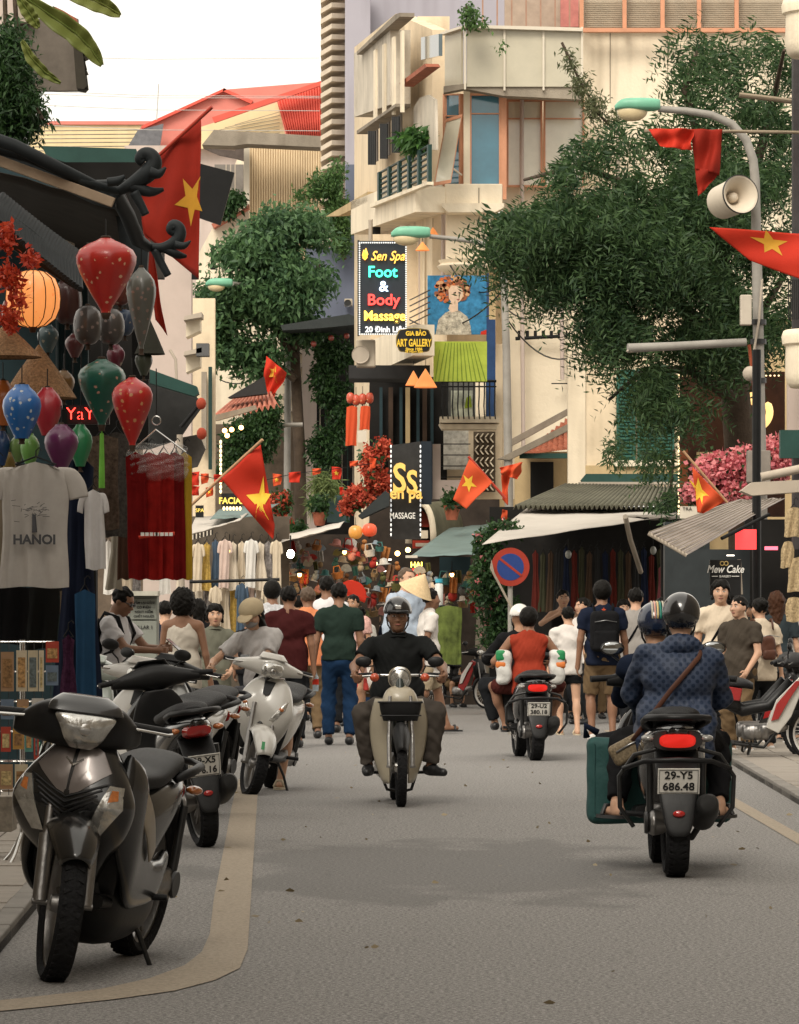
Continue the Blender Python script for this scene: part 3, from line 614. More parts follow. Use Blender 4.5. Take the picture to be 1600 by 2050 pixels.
        # side skirt sweeping back under the seat
        for e in (1,-1):
            MB().loft([((e*.17,-.40,.74),(.03,0,0),(0,.03,.17),2.5),((e*.20,-.30,.62),(.035,0,0),(0,.05,.22),2.6),((e*.185,-.16,.48),(.035,0,0),(0,.05,.19),2.6),((e*.165,.02,.38),(.04,0,0),(0,.03,.11),2.6),((e*.15,.25,.37),(.04,0,0),(0,.02,.085),2.6),((e*.13,.42,.42),(.03,0,0),(0,.02,.06),2.4)], 20, 6).build('side_fairing', body, root, 180)
            MB().loft([((e*.205,-.33,.79),(.006,0,0),(0,.02,.05),3),((e*.237,-.20,.64),(.008,0,0),(0,.03,.045),3),((e*.222,-.05,.50),(.006,0,0),(0,.03,.03),3)], 14, 5).build('side_trim', M('satin gold trim', (.36,.31,.24), .32, .5, var=.05), root, 60)
    else:
        wtop = .15 if style == 'lead' else .13
        secs = [((0,-.27,.30),(.07,0,0),(0,.05,0),2.4),((0,-.36,.40),(.13,0,0),(0,.07,0),2.4),((0,-.435,.53),(.20,0,0),(0,.085,0),2.4),((0,-.465,.66),(.235,0,0),(0,.09,0),2.3),((0,-.44,.78),(.205,0,0),(0,.085,0),2.3),((0,-.40,.88),(wtop,0,0),(0,.07,0),2.2),((0,-.37,.93),(.08,0,0),(0,.05,0),2)]
        MB().loft(secs, 36, 6).build('front_shield', body, root, 180)
        def surf(x, z, o=0.):
            zz = [q[0][2] for q in secs]; hw = np.interp(z, zz, [q[1][0] for q in secs]); d = np.interp(z, zz, [q[2][1] for q in secs]); yc = np.interp(z, zz, [q[0][1] for q in secs])
            t = min(abs(x)/hw, .99); return Vector((x, yc-d*(1-t**2.3)**(1/2.3)-o, z))
        for e in (1,-1):
            ring = [(.062,.60),(.10,.585),(.135,.63),(.185,.70),(.195,.79),(.165,.77),(.12,.70)]
            m_ = MB(); c0 = surf(e*.14,.69,.016); rg = [surf(e*a, b_, .006) for a, b_ in ring]; r2 = [surf(e*(.14+(a-.14)*.6), .69+(b_-.69)*.6, .015) for a, b_ in ring]; n_ = len(ring)
            m_.add(rg+r2+[c0], [(i,(i+1)%n_,n_+(i+1)%n_,n_+i) for i in range(n_)]+[(n_+i,n_+(i+1)%n_,2*n_) for i in range(n_)]); lm = m_.build('indicator_lamp', LENS, root, 60)
            q = surf(e*.148,.705,.013); MB().ell(q, (.022,.012,.016), 12).build('amber_lens', AMB, lm, 180)
        MB().prism([surf(-.045,.90,.004), surf(.045,.90,.004), surf(.028,.80,.006), surf(0,.785,.006), surf(-.028,.80,.006)], (0,-.012,0)).build('front_grille', BLKP, root, bevel=.004)
        if style == 'lead':
            MB().prism([(-.055,fy-.30+0,r+.14),(-.03,fy-.305,r+.14),(-.03,fy-.285,r+.20),(-.055,fy-.28,r+.20)], (0,-.003,0)).build('sticker', M('green sticker', (.03,.25,.08), .4), st)
    # leg shield back face, floor, seat, tail
    MB().loft([((0,-.30,.34),(.16,0,0),(0,.02,0),3),((0,-.355,.60),(.20*sx,0,0),(0,.025,0),3),((0,-.33,.84),(.15,0,0),(0,.03,0),3),((0,-.32,.93),(.08,0,0),(0,.03,0),2.4)], 28, 5).build('leg_shield', inner, root, 180)
    MB().loft([((0,-.36,.31),(.14,0,0),(0,0,.035),3.5),((0,-.15,.30),(.17,0,0),(0,0,.035),3.5),((0,.10,.31),(.16,0,0),(0,0,.04),3.5)], 24, 4).build('footboard', BLKP, root, 60)
    up_ = .02 if style in ('click','sh') else 0
    MB().loft([((0,.03,.50),(.10,0,0),(0,0,.20),3),((0,.14,.54),(.15,0,0),(0,0,.20),3),((0,.34,.60+up_),(.16,0,0),(0,0,.145),2.8),((0,.56,.67+up_),(.14,0,0),(0,0,.09),2.5),((0,.74,.715+up_),(.09,0,0),(0,0,.055),2.3),((0,.83,.73+up_),(.04,0,0),(0,0,.03),2)], 32, 6).build('rear_body', body, root, 180)
    MB().loft([((0,.0,.735),(.07,0,0),(0,0,.03),2.6),((0,.08,.765),(.12,0,0),(0,0,.04),2.6),((0,.26,.775),(.145,0,0),(0,0,.045),2.8),((0,.42,.80),(.135,0,0),(0,0,.05),2.8),((0,.64,.83),(.11,0,0),(0,0,.045),2.6),((0,.74,.82),(.06,0,0),(0,0,.025),2.4)], 28, 6).build('seat', SEATM, root, 180)
    MB().tube([(.115,.52,.77),(.15,.64,.80),(.145,.78,.82),(.08,.87,.825),(0,.885,.825),(-.08,.87,.825),(-.145,.78,.82),(-.15,.64,.80),(-.115,.52,.77)], .015, 10, flat=1.3).build('grab_rail', BLKP, root, 180)
    tl = MB().loft([((0,.775,.70),(.092,0,0),(0,.01,.040),3.0),((0,.845,.705),(.074,0,0),(0,.01,.030),2.8)], 20, 3).build('tail_lamp', REDON if tail_on else REDL, root, 60)
    if tail_on: MB().loft([((0,.74,.70),(.135,0,0),(0,.012,.06),2.6),((0,.80,.705),(.118,0,0),(0,.01,.054),2.6)], 24, 3).build('tail_lamp_bezel', M('smoked bezel', (.03,.028,.027), .2, var=.1), root, 60)
    for e in (1,-1): MB().ell((e*.135,.765,.715), (.035,.05,.02), 12).build('rear_indicator', AMB if not tail_on else M('clear lens small', (.3,.29,.27), .15, .3), root, 180)
    # rear mudguard with plate
    MB().loft([((0,.66,.66),(.105,0,0),(0,.02,0),3),((0,.80,.54),(.10,0,0),(0,.012,0),3),((0,.865,.40),(.085,0,0),(0,.012,0),3),((0,.905,.26),(.06,0,0),(0,.010,0),2.6),((0,.91,.22),(.03,0,0),(0,.008,0),2.4)], 20, 5).build('rear_mudguard', BLKP, root, 180)
    if plate: plate_on(root, (0,.885,.50), R(-20), *plate)
    MB().ell((0,.905,.335), (.03,.012,.018), 12).build('reflector', REDL, root, 180)
    wheel(root, ra, r, r, .056, 'wheel', 5, disc=False, wire=wire)
    engine(root, ra, r+.01)
    if style == 'click' and tail_on:
        for e in (1,-1): MB().tube([(e*.10,.78,.66),(e*.20,.76,.63),(e*.27,.72,.52),(e*.265,.70,.36),(e*.20,.66,.26)], .011, 8).build('guard_bar', STEEL, root, 60)
        MB().tube([(-.25,.74,.56),(-.16,.86,.60),(0,.90,.61),(.16,.86,.60),(.25,.74,.56)], .013, 8).build('guard_bar', BLKP, root, 60)
    if stand == 'side': MB().tube([(.10,.05,.27),(.17,.10,.16),(.235,.13,.02)], .011, 8).tube([(.235,.10,.012),(.235,.17,.012)], .012, 8).build('kick_stand', STEEL, root, 60)
    for e in (1,-1): MB().tube([(e*.13,.18,.30),(e*.24,.20,.31)], .014, 8).build('foot_peg', SEATM, root, 60)
    # head cowl on the steering
    z = 1.0; y = .13
    if style == 'sh':
        MB().loft([((-.25,y+.02,z-.03),(0,.03,0),(0,0,.025),2.4),((-.225,y-.0,z-.025),(0,.05,0),(0,0,.045),2.6),((-.15,y-.065,z+.0),(0,.085,0),(0,0,.08),2.6),((0,y-.10,z+.01),(0,.105,0),(0,0,.105),2.6),((.15,y-.065,z+.0),(0,.085,0),(0,0,.08),2.6),((.225,y-.0,z-.025),(0,.05,0),(0,0,.045),2.6),((.25,y+.02,z-.03),(0,.03,0),(0,0,.025),2.4)], 28, 6).build('head_cowl', BLKP, st, 180)
        MB().loft([((0,y-.165,z+.055),(.15,0,0),(0,.04,0),2.4),((0,y-.135,z+.09),(.135,0,0),(0,.05,0),2.4),((0,y-.09,z+.12),(.09,0,0),(0,.05,0),2.2)], 28, 4).build('fly_screen', BKG, st, 180)
        hl = MB().loft([((0,y-.155,z-.085),(.045,0,0),(0,.035,0),2.4),((0,y-.185,z-.05),(.075,0,0),(0,.035,0),2.4),((0,y-.195,z+.0),(.10,0,0),(0,.035,0),2.4),((0,y-.185,z+.04),(.12,0,0),(0,.035,0),2.6),((0,y-.165,z+.056),(.10,0,0),(0,.03,0),2.4)], 28, 5).build('headlight', LENS, st, 180)
        MB().ell((0,y-.222,z-.005), (.035,.010,.03), 14).build('bulb_cap', CHR, hl, 180)
        bars(st, z+.01, y, .37, mirrors=mirrors, mz=.17, mx_=.25)
    else:
        cm = body if style in ('lead',) else trim
        MB().loft([((-.28,y+.02,z-.01),(0,.03,0),(0,0,.025),2.4),((-.17,y-.02,z),(0,.055,0),(0,0,.05),2.4),((0,y-.055,z+.01),(0,.09,0),(0,0,.085),2.4),((.17,y-.02,z),(0,.055,0),(0,0,.05),2.4),((.28,y+.02,z-.01),(0,.03,0),(0,0,.025),2.4)], 28, 6).build('head_cowl', cm, st, 180)
        hl = MB().loft([((0,y-.115,z-.075),(.06,0,0),(0,.03,0),2.2),((0,y-.145,z-.03),(.085,0,0),(0,.035,0),2.2),((0,y-.14,z+.03),(.08,0,0),(0,.03,0),2.2),((0,y-.11,z+.05),(.045,0,0),(0,.02,0),2.2)], 24, 5).build('headlight', LENS, st, 180)
        MB().ell((0,y-.175,z-.02), (.028,.009,.025), 14).build('bulb_cap', CHR, hl, 180)
        MB().loft([((0,y-.10,z+.07),(.12,0,0),(0,.03,0),2.4),((0,y-.05,z+.115),(.085,0,0),(0,.04,0),2.2)], 24, 3).build('meter_visor', BLKP if style != 'lead' else cm, st, 180)
        bars(st, z+.005, y, .36, mirrors=mirrors, mz=.16, mx_=.25)
    return root
def cub(label, loc, rz, shield, body, steer=0., lean=0., style='cub', plate=None, name='motorbike', cat='motorbike', group=None, accent=None, basket=True, mirrors=True, wirewheel=True):
    """step-through motorbike: thin wheels, round lamp, flared leg shields (or slim plastic ones)"""
    root = thing(name, label, cat, loc, rz, group); root.rotation_euler = (0, lean, rz); r = .285; fa, ra = -.62, .60
    st = group_empty(root, 'steering', (0,-.48,0), (0,0,steer)); fy = fa+.48
    rm = CHR if style == 'cub' else M('white wall rim', (.6,.58,.55), .5)
    wheel(st, fy, r, r, .036, 'wheel', wire=True, rimm=rm, disc=style != 'cub')
    for e in (1,-1):
        MB().tube([(e*.085,fy-.01,r),(e*.085,fy+.06,r+.24)], .017, 10).tube([(e*.085,fy-.01,r),(e*.085,fy-.01,r+.015)], .024, 10).tube([(e*.085,fy+.05,r+.2),(e*.075,fy+.13,.80)], .013, 10).build('fork_leg', ALU, st, 60)
    arcfender(st, fy, r, r+.04, R(25), R(165), .06, BLKP if style != 'cub' else BLKP, drop=.05)
    MB().tube([(0,fy+.12,.60),(0,fy+.22,.92)], .035, 10).build('steering_column', body, st, 60)
    if style == 'cub':
        for e in (1,-1):
            def fn(u, v, e=e):
                z = .16+.62*v; hw = .105+.105*math.sin(min(1,v*1.15)*math.pi*.62)**.8 - .05*max(0,v-.75)*4*.5
                x = .07+(hw-.07)*u; y = -.30-.10*v+.05*math.sin(v*3)-.05*(1-u)**2+.07*u**3
                if v > .9: x *= 1-.5*(v-.9)
                return (e*x, y, z)
            MB().sheet(fn, 12, 22).build('leg_shield', shield, root, 180, solid=.012)
        MB().loft([((0,-.40,.66),(.11,0,0),(0,.06,0),2.4),((0,-.42,.76),(.13,0,0),(0,.09,0),2.3),((0,-.40,.84),(.10,0,0),(0,.08,0),2.2),((0,-.38,.885),(.03,0,0),(0,.03,0),2)], 28, 5).build('front_cover', shield, root, 180)
        hl = MB().lathe([(.075,.08),(.08,.02),(.078,0)], (0,.07,.93), 28, 'y'); hl.loft([((0,.14,.93),(.085,0,0),(0,0,.085),2.2),((0,.22,.94),(.07,0,0),(0,0,.06),2.2)], 24, 3); hb = hl.build('headlight_shell', shield, st, 60)
        MB().lathe([(.083,.012),(.083,-.006),(.070,-.012),(.070,0)], (0,.07,.93), 30, 'y', caps=False).build('chrome_ring', CHR, hb, 60)
        MB().lathe([(.0005,-.022),(.03,-.019),(.055,-.012),(.072,0)], (0,.07,.93), 28, 'y', caps=False).build('headlight_lens', LENS, hb, 60)
        MB().tube([(-.30,.23,.945),(-.16,.16,.95),(.16,.16,.95),(.30,.23,.945)], .011, 8).build('handlebar', CHR, st, 60)
        bars(st, .95, .15, .36, mirrors=mirrors, mz=.10, mx_=.265)
        for e in (1,-1): MB().ell((e*.185,.10,.935), (.035,.035,.032), 16).build('indicator_lamp', M('orange red lens', (.5,.07,.02), .2, coat=.8), st, 180)
        if basket:
            bk = MB().loft([((0,-.02,.62),(.125,0,0),(0,.05,0),4),((0,-.03,.70),(.148,0,0),(0,.06,0),4),((0,-.03,.755),(.155,0,0),(0,.065,0),4)], 32, 3); b_ = bk.build('front_carrier_box', BLKP, st, 40)
            MB().tube([(-.158,.03,.757),(-.158,-.09,.757),(.158,-.09,.757),(.158,.03,.757)], .008, 8).tube([(-.15,-.085,.66),(-.05,-.102,.66),(.05,-.102,.66),(.15,-.085,.66)], .005, 6).build('carrier_rail', BLKP, b_, 60)
        yr = .0
    else:
        acc = accent or REDL
        MB().loft([((0,-.42,.50),(.03,0,0),(0,.04,0),2.4),((0,-.46,.62),(.13,0,0),(0,.06,0),2.2),((0,-.45,.74),(.15,0,0),(0,.07,0),2.2),((0,-.42,.86),(.10,0,0),(0,.06,0),2.2)], 28, 5).build('front_cover', body, root, 180)
        for e in (1,-1):
            MB().prism([(e*.12,-.50,.80),(e*.15,-.44,.84),(e*.17,-.22,.62),(e*.165,-.12,.36),(e*.15,-.24,.30),(e*.15,-.36,.46)], (e*.018,0,0)).build('side_fairing', shield, root, 40, bevel=.012)
            MB().prism([(e*.165,-.46,.80),(e*.18,-.40,.80),(e*.19,-.22,.58),(e*.188,-.17,.42),(e*.188,-.24,.44),(e*.185,-.34,.62)], (e*.01,0,0)).build('accent_panel', acc, root, 40, bevel=.004)
            MB().prism([(e*.10,.12,.60),(e*.12,.10,.72),(e*.11,.60,.80),(e*.09,.72,.78),(e*.11,.45,.64)], (e*.02,0,0)).build('tail_panel', acc, root, 40, bevel=.01)
        MB().loft([((-.25,.17,.96),(0,.03,0),(0,0,.03),2.4),((0,.08,.98),(0,.08,0),(0,0,.075),2.4),((.25,.17,.96),(0,.03,0),(0,0,.03),2.4)], 24, 6).build('head_cowl', body, st, 180)
        MB().ell((0,.0,.97), (.085,.04,.05), 20).build('headlight', LENS, st, 180)
        bars(st, .98, .15, .35, mirrors=mirrors, mz=.15, mx_=.24)
    # spine, seat, rear
    MB().tube([(0,-.36,.78),(0,-.15,.55),(0,.10,.50),(0,.30,.62),(0,.55,.66)], [.05,.055,.06,.07,.06], 12).build('frame', body, root, 180)
    MB().loft([((0,.0,.73),(.07,0,0),(0,0,.03),2.6),((0,.10,.76),(.125,0,0),(0,0,.045),2.6),((0,.34,.765),(.125,0,0),(0,0,.045),2.8),((0,.66,.785),(.11,0,0),(0,0,.04),2.6),((0,.74,.78),(.06,0,0),(0,0,.025),2.4)], 28, 6).build('seat', SEATM, root, 180)
    MB().loft([((0,.12,.60),(.09,0,0),(0,0,.11),2.8),((0,.40,.64),(.10,0,0),(0,0,.10),2.6),((0,.68,.68),(.06,0,0),(0,0,.05),2.4)], 24, 5).build('rear_body', body, root, 180)
    arcfender(root, ra, r, r+.05, R(30), R(190), .07, body if style == 'cub' else BLKP, 'rear_fender', .05)
    wheel(root, ra, r, r, .038, 'wheel', wire=True, rimm=rm, disc=False)
    q = Sdf().box((0,-.02,.30), (.08,.13,.075), None, .03).cap((0,-.12,.32), (0,-.28,.35), .055, .05, .03).ell((.09,.0,.30), (.03,.09,.07)).ell((-.09,.0,.30), (.03,.09,.07)); mkchild('engine', q, ALU, root, .012, lambda X,Y,Z: .003*np.sin(200*Y)+0*X+0*Z)
    ex = MB().tube([(-.05,-.22,.30),(-.08,-.10,.16),(-.12,.2,.20)], .015, 8); ex.tube([(-.12,.18,.20),(-.125,.30,.22),(-.13,.85,.30)], [.02,.036,.034], 12); ex.build('exhaust', CHR if style == 'cub' else EXH, root, 60)
    for e in (1,-1):
        MB().tube([(e*.125,ra,r+.02),(e*.12,ra-.06,r+.34)], .02, 8).build('shock_absorber', CHR, root, 60)
        MB().tube([(0,-.02,.225),(e*.24,-.02,.23)], .012, 8).build('foot_peg', SEATM, root, 60)
    MB().tube([(0.13,.02,.20),(.10,.04,.10),(.02,.05,.08),(-.08,.05,.10),(-.12,.03,.2)], .012, 8).build('centre_stand', STEEL, root, 60)
    MB().ell((0,.80,.66), (.06,.04,.05), 16).build('tail_lamp', REDL, root, 180)
    if plate: plate_on(root, (0,.85,.50), R(-10), *plate)
    return root
# ---------------------------------------------------------------- ground
def mat_asphalt():
    m = bpy.data.materials.new('asphalt'); m.use_nodes = True; n = m.node_tree.nodes; l = m.node_tree.links; b = n['Principled BSDF']; b.inputs['Roughness'].default_value = .85
    tc = n.new('ShaderNodeTexCoord')
    def noise(sc, det=4, rough=.5, st=(1,1,1)):
        mp = n.new('ShaderNodeMapping'); mp.inputs['Scale'].default_value = st; l.new(tc.outputs['Object'], mp.inputs['Vector'])
        z = n.new('ShaderNodeTexNoise'); z.inputs['Scale'].default_value = sc; z.inputs['Detail'].default_value = det; z.inputs['Roughness'].default_value = rough; l.new(mp.outputs[0], z.inputs['Vector']); return z.outputs[0]
    def mr(x, a, b_, c, d): q = n.new('ShaderNodeMapRange'); q.inputs[1].default_value=a; q.inputs[2].default_value=b_; q.inputs[3].default_value=c; q.inputs[4].default_value=d; l.new(x, q.inputs[0]); return q.outputs[0]
    def mixc(f, a, b_):
        x = n.new('ShaderNodeMix'); x.data_type='RGBA'; l.new(f, x.inputs[0])
        for i, v in ((6,a),(7,b_)):
            if isinstance(v, tuple): x.inputs[i].default_value = (*v,1)
            else: l.new(v, x.inputs[i])
        return x.outputs[2]
    base = mixc(noise(1.1,6,.6), (.132,.125,.120), (.172,.163,.156))
    base = mixc(mr(noise(120,3,.8), .42,.58,0,1), base, mixc(mr(noise(55,4,.8),.42,.58,0,1), (.030,.028,.026), (.42,.40,.375)))
    vs = n.new('ShaderNodeVectorMath'); vs.operation = 'MULTIPLY_ADD'; l.new(tc.outputs['Object'], vs.inputs[0]); vs.inputs[1].default_value = (.62,.27,0); vs.inputs[2].default_value = (-.12,-6.3,0)
    ln = n.new('ShaderNodeVectorMath'); ln.operation = 'LENGTH'; l.new(vs.outputs[0], ln.inputs[0]); am = n.new('ShaderNodeMath'); am.operation = 'MULTIPLY_ADD'; l.new(noise(1.6,6,.6,(1,.5,1)), am.inputs[0]); am.inputs[1].default_value = 2.2; l.new(ln.outputs['Value'], am.inputs[2])
    base = mixc(mr(am.outputs[0], 1.98,1.72,0,.45), base, (.070,.067,.064))   # one old tar patch in the middle of the carriageway      # worn darker, tar-patched areas
    base = mixc(mr(noise(6,5,.7,(1,.18,1)), .62,.74,0,.4), base, (.04,.037,.034))
    l.new(base, b.inputs['Base Color'])
    bp = n.new('ShaderNodeBump'); bp.inputs['Strength'].default_value=.7; bp.inputs['Distance'].default_value=.006; l.new(noise(170,3,.7), bp.inputs['Height']); l.new(bp.outputs[0], b.inputs['Normal'])
    return m
ASPH = mat_asphalt()
g = MB()
ys = [6,12,18,24,30,40,50,60,80,100,140,200,400]; xs = [-200,-40,-10,-4,-1,2,5,10,40,200]
g.add([(x,y,0) for y in ys for x in xs], [(j*len(xs)+i, j*len(xs)+i+1, (j+1)*len(xs)+i+1, (j+1)*len(xs)+i) for j in range(len(ys)-1) for i in range(len(xs)-1)])
struct(g.build('road', ASPH))
# painted parking line curving round at the near end (px outline, left and right edges)
PAINT = M('worn cream paint', (.31,.26,.20), .8, var=.3, scale=60, bump=.4, bscale=170, dirt=.2)
Lc = [(0,2012,2000),(150,1999,1978),(270,1989,1955)]
left = [(-60,2008),(60,1996),(200,1980),(300,1958),(370,1932),(404,1905),(420,1870),(428,1800),(440,1740),(452,1680),(463,1620),(470,1590),(478,1560)]
right = [(-60,2030),(80,2016),(230,2000),(350,1983),(430,1962),(480,1938),(496,1900),(500,1840),(505,1760),(510,1680),(514,1620),(516,1590),(519,1560)]
def strip(name, A, B, z, mat):
    m_ = MB()
    def dens(L): return [((L[i][0]*(1-t)+L[i+1][0]*t), (L[i][1]*(1-t)+L[i+1][1]*t)) for i in range(len(L)-1) for t in (0,.25,.5,.75)]+[L[-1]]
    a = [G(*p, z) for p in dens(A)]; b = [G(*p, z) for p in dens(B)]; n_ = len(a)
    m_.add(a+b, [(i, n_+i, n_+i+1, i+1) for i in range(n_-1)]); return struct(m_.build(name, mat))
strip('parking_line', left, right, .004, PAINT)
m_ = MB(); m_.add([(2.40,24,.004),(2.52,24,.004),(2.62,52,.004),(2.50,52,.004)], [(0,1,2,3)]); struct(m_.build('edge_line', PAINT))
# right pavement: laid slabs and a kerb
SLAB = M('pavement slab', (.27,.24,.205), .8, var=.16, scale=1.7, bump=.3, bscale=60, dirt=.3); KERB = M('kerb stone', (.2,.185,.165), .8, var=.15, scale=3, bump=.3, dirt=.3)
MORT = M('pavement bed', (.07,.065,.06), .9, var=.2)
def pavement(name, x0, x1, y0, y1, side, ang=0.):
    p = bpy.data.objects.new(name, None); C.objects.link(p); struct(p); p.rotation_euler = (0,0,ang); p.location = (x0 if side > 0 else x1, y0, -.045)
    wd = x1-x0; sg = side
    b = MB(); b.box((min(0,sg*wd),0,-.05),(max(0,sg*wd),y1-y0,.085)).build('pavement_bed', MORT, p)
    kb = MB().box((-.0,0,0),(.10,.98,.115)).build('kerb_stone', KERB, p, bevel=.008); kb.location = (0 if sg>0 else -.10, .01, 0)
    n_ = int((y1-y0)/1.0)
    for i in range(1, min(n_, 60)): c = kb.copy(); C.objects.link(c); c.location = (kb.location.x, .01+i*1.0, rng.uniform(-.004,.004))
    w_, l_ = .42, .42; sl = MB().box((-w_/2+.006,-l_/2+.006,.05),(w_/2-.006,l_/2-.006,.108)).build('paving_slab', SLAB, p, bevel=.005); first = True
    for j in range(min(int((y1-y0)/l_), 60)):
        for i in range(int((wd-.10)/w_)):
            if i > 3: continue
            o = sl if first else sl.copy()
            if not first: C.objects.link(o)
            first = False; o.location = (sg*(.10+w_*(i+.5)), l_*(j+.5)+.002, rng.uniform(-.005,.003)); o.rotation_euler = (rng.uniform(-.006,.006), rng.uniform(-.006,.006), 0)
    return p
pavement('pavement_right', 2.78, 9, 24, 66, 1, R(-1.2))
pavement('pavement_left', -7, -1.53, 14, 62, -1, R(1.7))

# ---------------------------------------------------------------- building materials
CREAM = M('cream stucco', (.70,.57,.40), .85, var=.10, scale=1.2, bump=.3, bscale=18, dirt=.4, streak=.55)
CREAM2 = M('ivory stucco', (.78,.68,.52), .85, var=.08, scale=1.0, bump=.25, bscale=18, dirt=.35, streak=.5)
OCHRE = M('ochre stucco', (.50,.37,.20), .85, var=.14, scale=1.2, bump=.25, dirt=.3, streak=.4)
OLDW = M('stained white stucco', (.55,.49,.40), .88, var=.14, scale=1.6, bump=.3, dirt=.5, streak=.6)
PINKW = M('pinkish plaster', (.50,.41,.36), .85, var=.08, scale=1.2, streak=.3, dirt=.2)
YELW = M('yellow plaster', (.72,.58,.34), .85, var=.06, scale=.6, streak=.15)
BLUW = M('slate blue plaster', (.125,.14,.19), .8, var=.10, scale=.5, streak=.25, dirt=.12); LAV = M('lavender render', (.36,.34,.38), .85, var=.06, scale=.5, streak=.3)
CONC = M('weathered concrete', (.27,.23,.18), .9, var=.22, scale=1.5, bump=.4, dirt=.5, streak=.5); CONL = M('pale concrete', (.42,.36,.29), .9, var=.15, scale=1.4, dirt=.4, streak=.3)
REDR = M('red sheet roof', (.62,.10,.07), .6, var=.10, scale=1.5, dirt=.1); REDR2 = M('faded red sheet roof', (.60,.20,.16), .6, var=.10, scale=1.5)
CORB = M('beige corrugated sheet', (.56,.43,.27), .6, .1, var=.08, scale=1.5, dirt=.2, streak=.3); TERR = M('terracotta tile', (.32,.10,.055), .8, var=.3, scale=9, dirt=.4, bump=.3)
GRNM = M('green painted metal', (.022,.062,.052), .55, var=.2, scale=3, dirt=.25); GRND = M('dark green iron', (.015,.04,.034), .5, var=.2); SHUT = M('green shutter wood', (.035,.115,.085), .7, var=.15, scale=4, dirt=.25)
DARK = M('interior shade', (.012,.011,.010), .9, var=.4, scale=2); DTEAL = M('dark teal paint', (.018,.038,.045), .6, var=.25, scale=2, dirt=.3); BLKI = M('black iron', (.012,.012,.012), .5, .3, var=.2)  # DARK holds the deep shade under canopies in its near-black colour
GLS = M('window glass', (.06,.09,.10), .05, var=.1, spec=.8); GLB = M('blue tinted glass', (.05,.17,.24), .08, var=.15, scale=2, spec=.8); FROST = M('frosted panel', (.46,.42,.32), .3, var=.12, scale=1.2, dirt=.15); WGL = M('pale reflecting glass', (.66,.62,.5), .12, var=.06, spec=.8)
ORF = M('orange painted frame', (.56,.27,.16), .6, var=.12, scale=4, dirt=.15); WOODD = M('dark wood', (.045,.027,.017), .7, var=.3, scale=3, dirt=.3); TILEB = M('charcoal glazed tile', (.016,.020,.022), .55, .0, var=.3, scale=6, dirt=.2)
TARP = M('grey white tarpaulin', (.47,.43,.38), .7, var=.08, scale=2, dirt=.25, bump=.1, bscale=20); TARPG = M('green grey tarpaulin', (.13,.18,.17), .65, var=.15, scale=2, dirt=.3); CORG = M('mossy corrugated roofing', (.11,.105,.075), .75, var=.3, scale=2, dirt=.5)
STRIPA = M('striped awning sheet', (.36,.31,.28), .6, var=.15, scale=3, dirt=.2); LOUV = M('white louvre', (.60,.54,.44), .6, var=.05)
def pan(name, pts, pl, mat, parent, o=0., t=.05, bevel=0., smooth=0, kind=None):
    """polygon given by photo pixels, laid on a wall plane, from offset o, t thick towards the street"""
    a = [pl.at(x, y, o) for x, y in pts]
    ar = sum((a[i].dot(pl.d)*a[(i+1)%len(a)].z - a[(i+1)%len(a)].dot(pl.d)*a[i].z) for i in range(len(a)))
    if ar < 0: a = a[::-1]
    m_ = MB().prism([p + pl.n*t for p in a][::-1], -pl.n*t)
    return m_.build(name, mat, parent, smooth, bevel, world=True, kind=kind)
def rc(x0, y0, x1, y1): return [(x0,y1),(x1,y1),(x1,y0),(x0,y0)]
def wpan(name, x0, y0, x1, y1, pl, mat, parent, o=0., t=.05, **k): return pan(name, rc(x0,y0,x1,y1), pl, mat, parent, o, t, **k)
def wtube(name, pts, r, mat, parent, n=8, **k): return MB().tube(pts, r, n).build(name, mat, parent, 60, world=True, **k)
def base(name, label, cat, x, Y, group=None): return thing(name, label, cat, (x, Y, 0), 0, group)
def window(par, x0, y0, x1, y1, pl, frame, glass, o=.0, mull=1, transom=0, fw=3, name='window', t=.06):
    w_ = wpan(name, x0, y0, x1, y1, pl, frame, par, o, .012)
    for a in (rc(x0,y0,x0+fw,y1), rc(x1-fw,y0,x1,y1), rc(x0+fw,y0,x1-fw,y0+fw), rc(x0+fw,y1-fw,x1-fw,y1)): pan('frame', a, pl, frame, w_, o+.012, t)
    xs_ = [x0+fw+(x1-x0-2*fw)*i/mull for i in range(mull+1)]; ys_ = [y0+fw, y1-fw] if not transom else [y0+fw, transom, y1-fw]
    for i in range(mull):
        for j in range(len(ys_)-1):
            wpan('pane', xs_[i]+(1 if i else 0), ys_[j]+(1 if j else 0), xs_[i+1]-(1 if i<mull-1 else 0), ys_[j+1]-(1 if j<len(ys_)-2 else 0), pl, glass, w_, o+.014, .012)
    for i in range(1, mull): wpan('mullion', xs_[i]-1, y0+fw, xs_[i]+1, y1-fw, pl, frame, w_, o+.012, t*.8)
    if transom: wpan('transom', x0+fw, transom-1.2, x1-fw, transom+1.2, pl, frame, w_, o+.012, t*.7)
    return w_
def corrug(name, pts, mat, parent, n, amp=.02, kind=None, thick=.01):
    """corrugated sheet between 4 world corners: top-left, top-right, bottom-right, bottom-left; ribs run top to bottom"""
    tl, tr, br, bl = [Vector(p) for p in pts]; nrm = (tr-tl).cross(bl-tl).normalized(); 
    def fn(u, v): return tl.lerp(tr, u).lerp(bl.lerp(br, u), v) + nrm*amp*math.cos(2*math.pi*u*n)
    return MB().sheet(fn, n*5, 3).build(name, mat, parent, 180, world=True, solid=thick)
FR = lambda Y: Plane(0, Y)

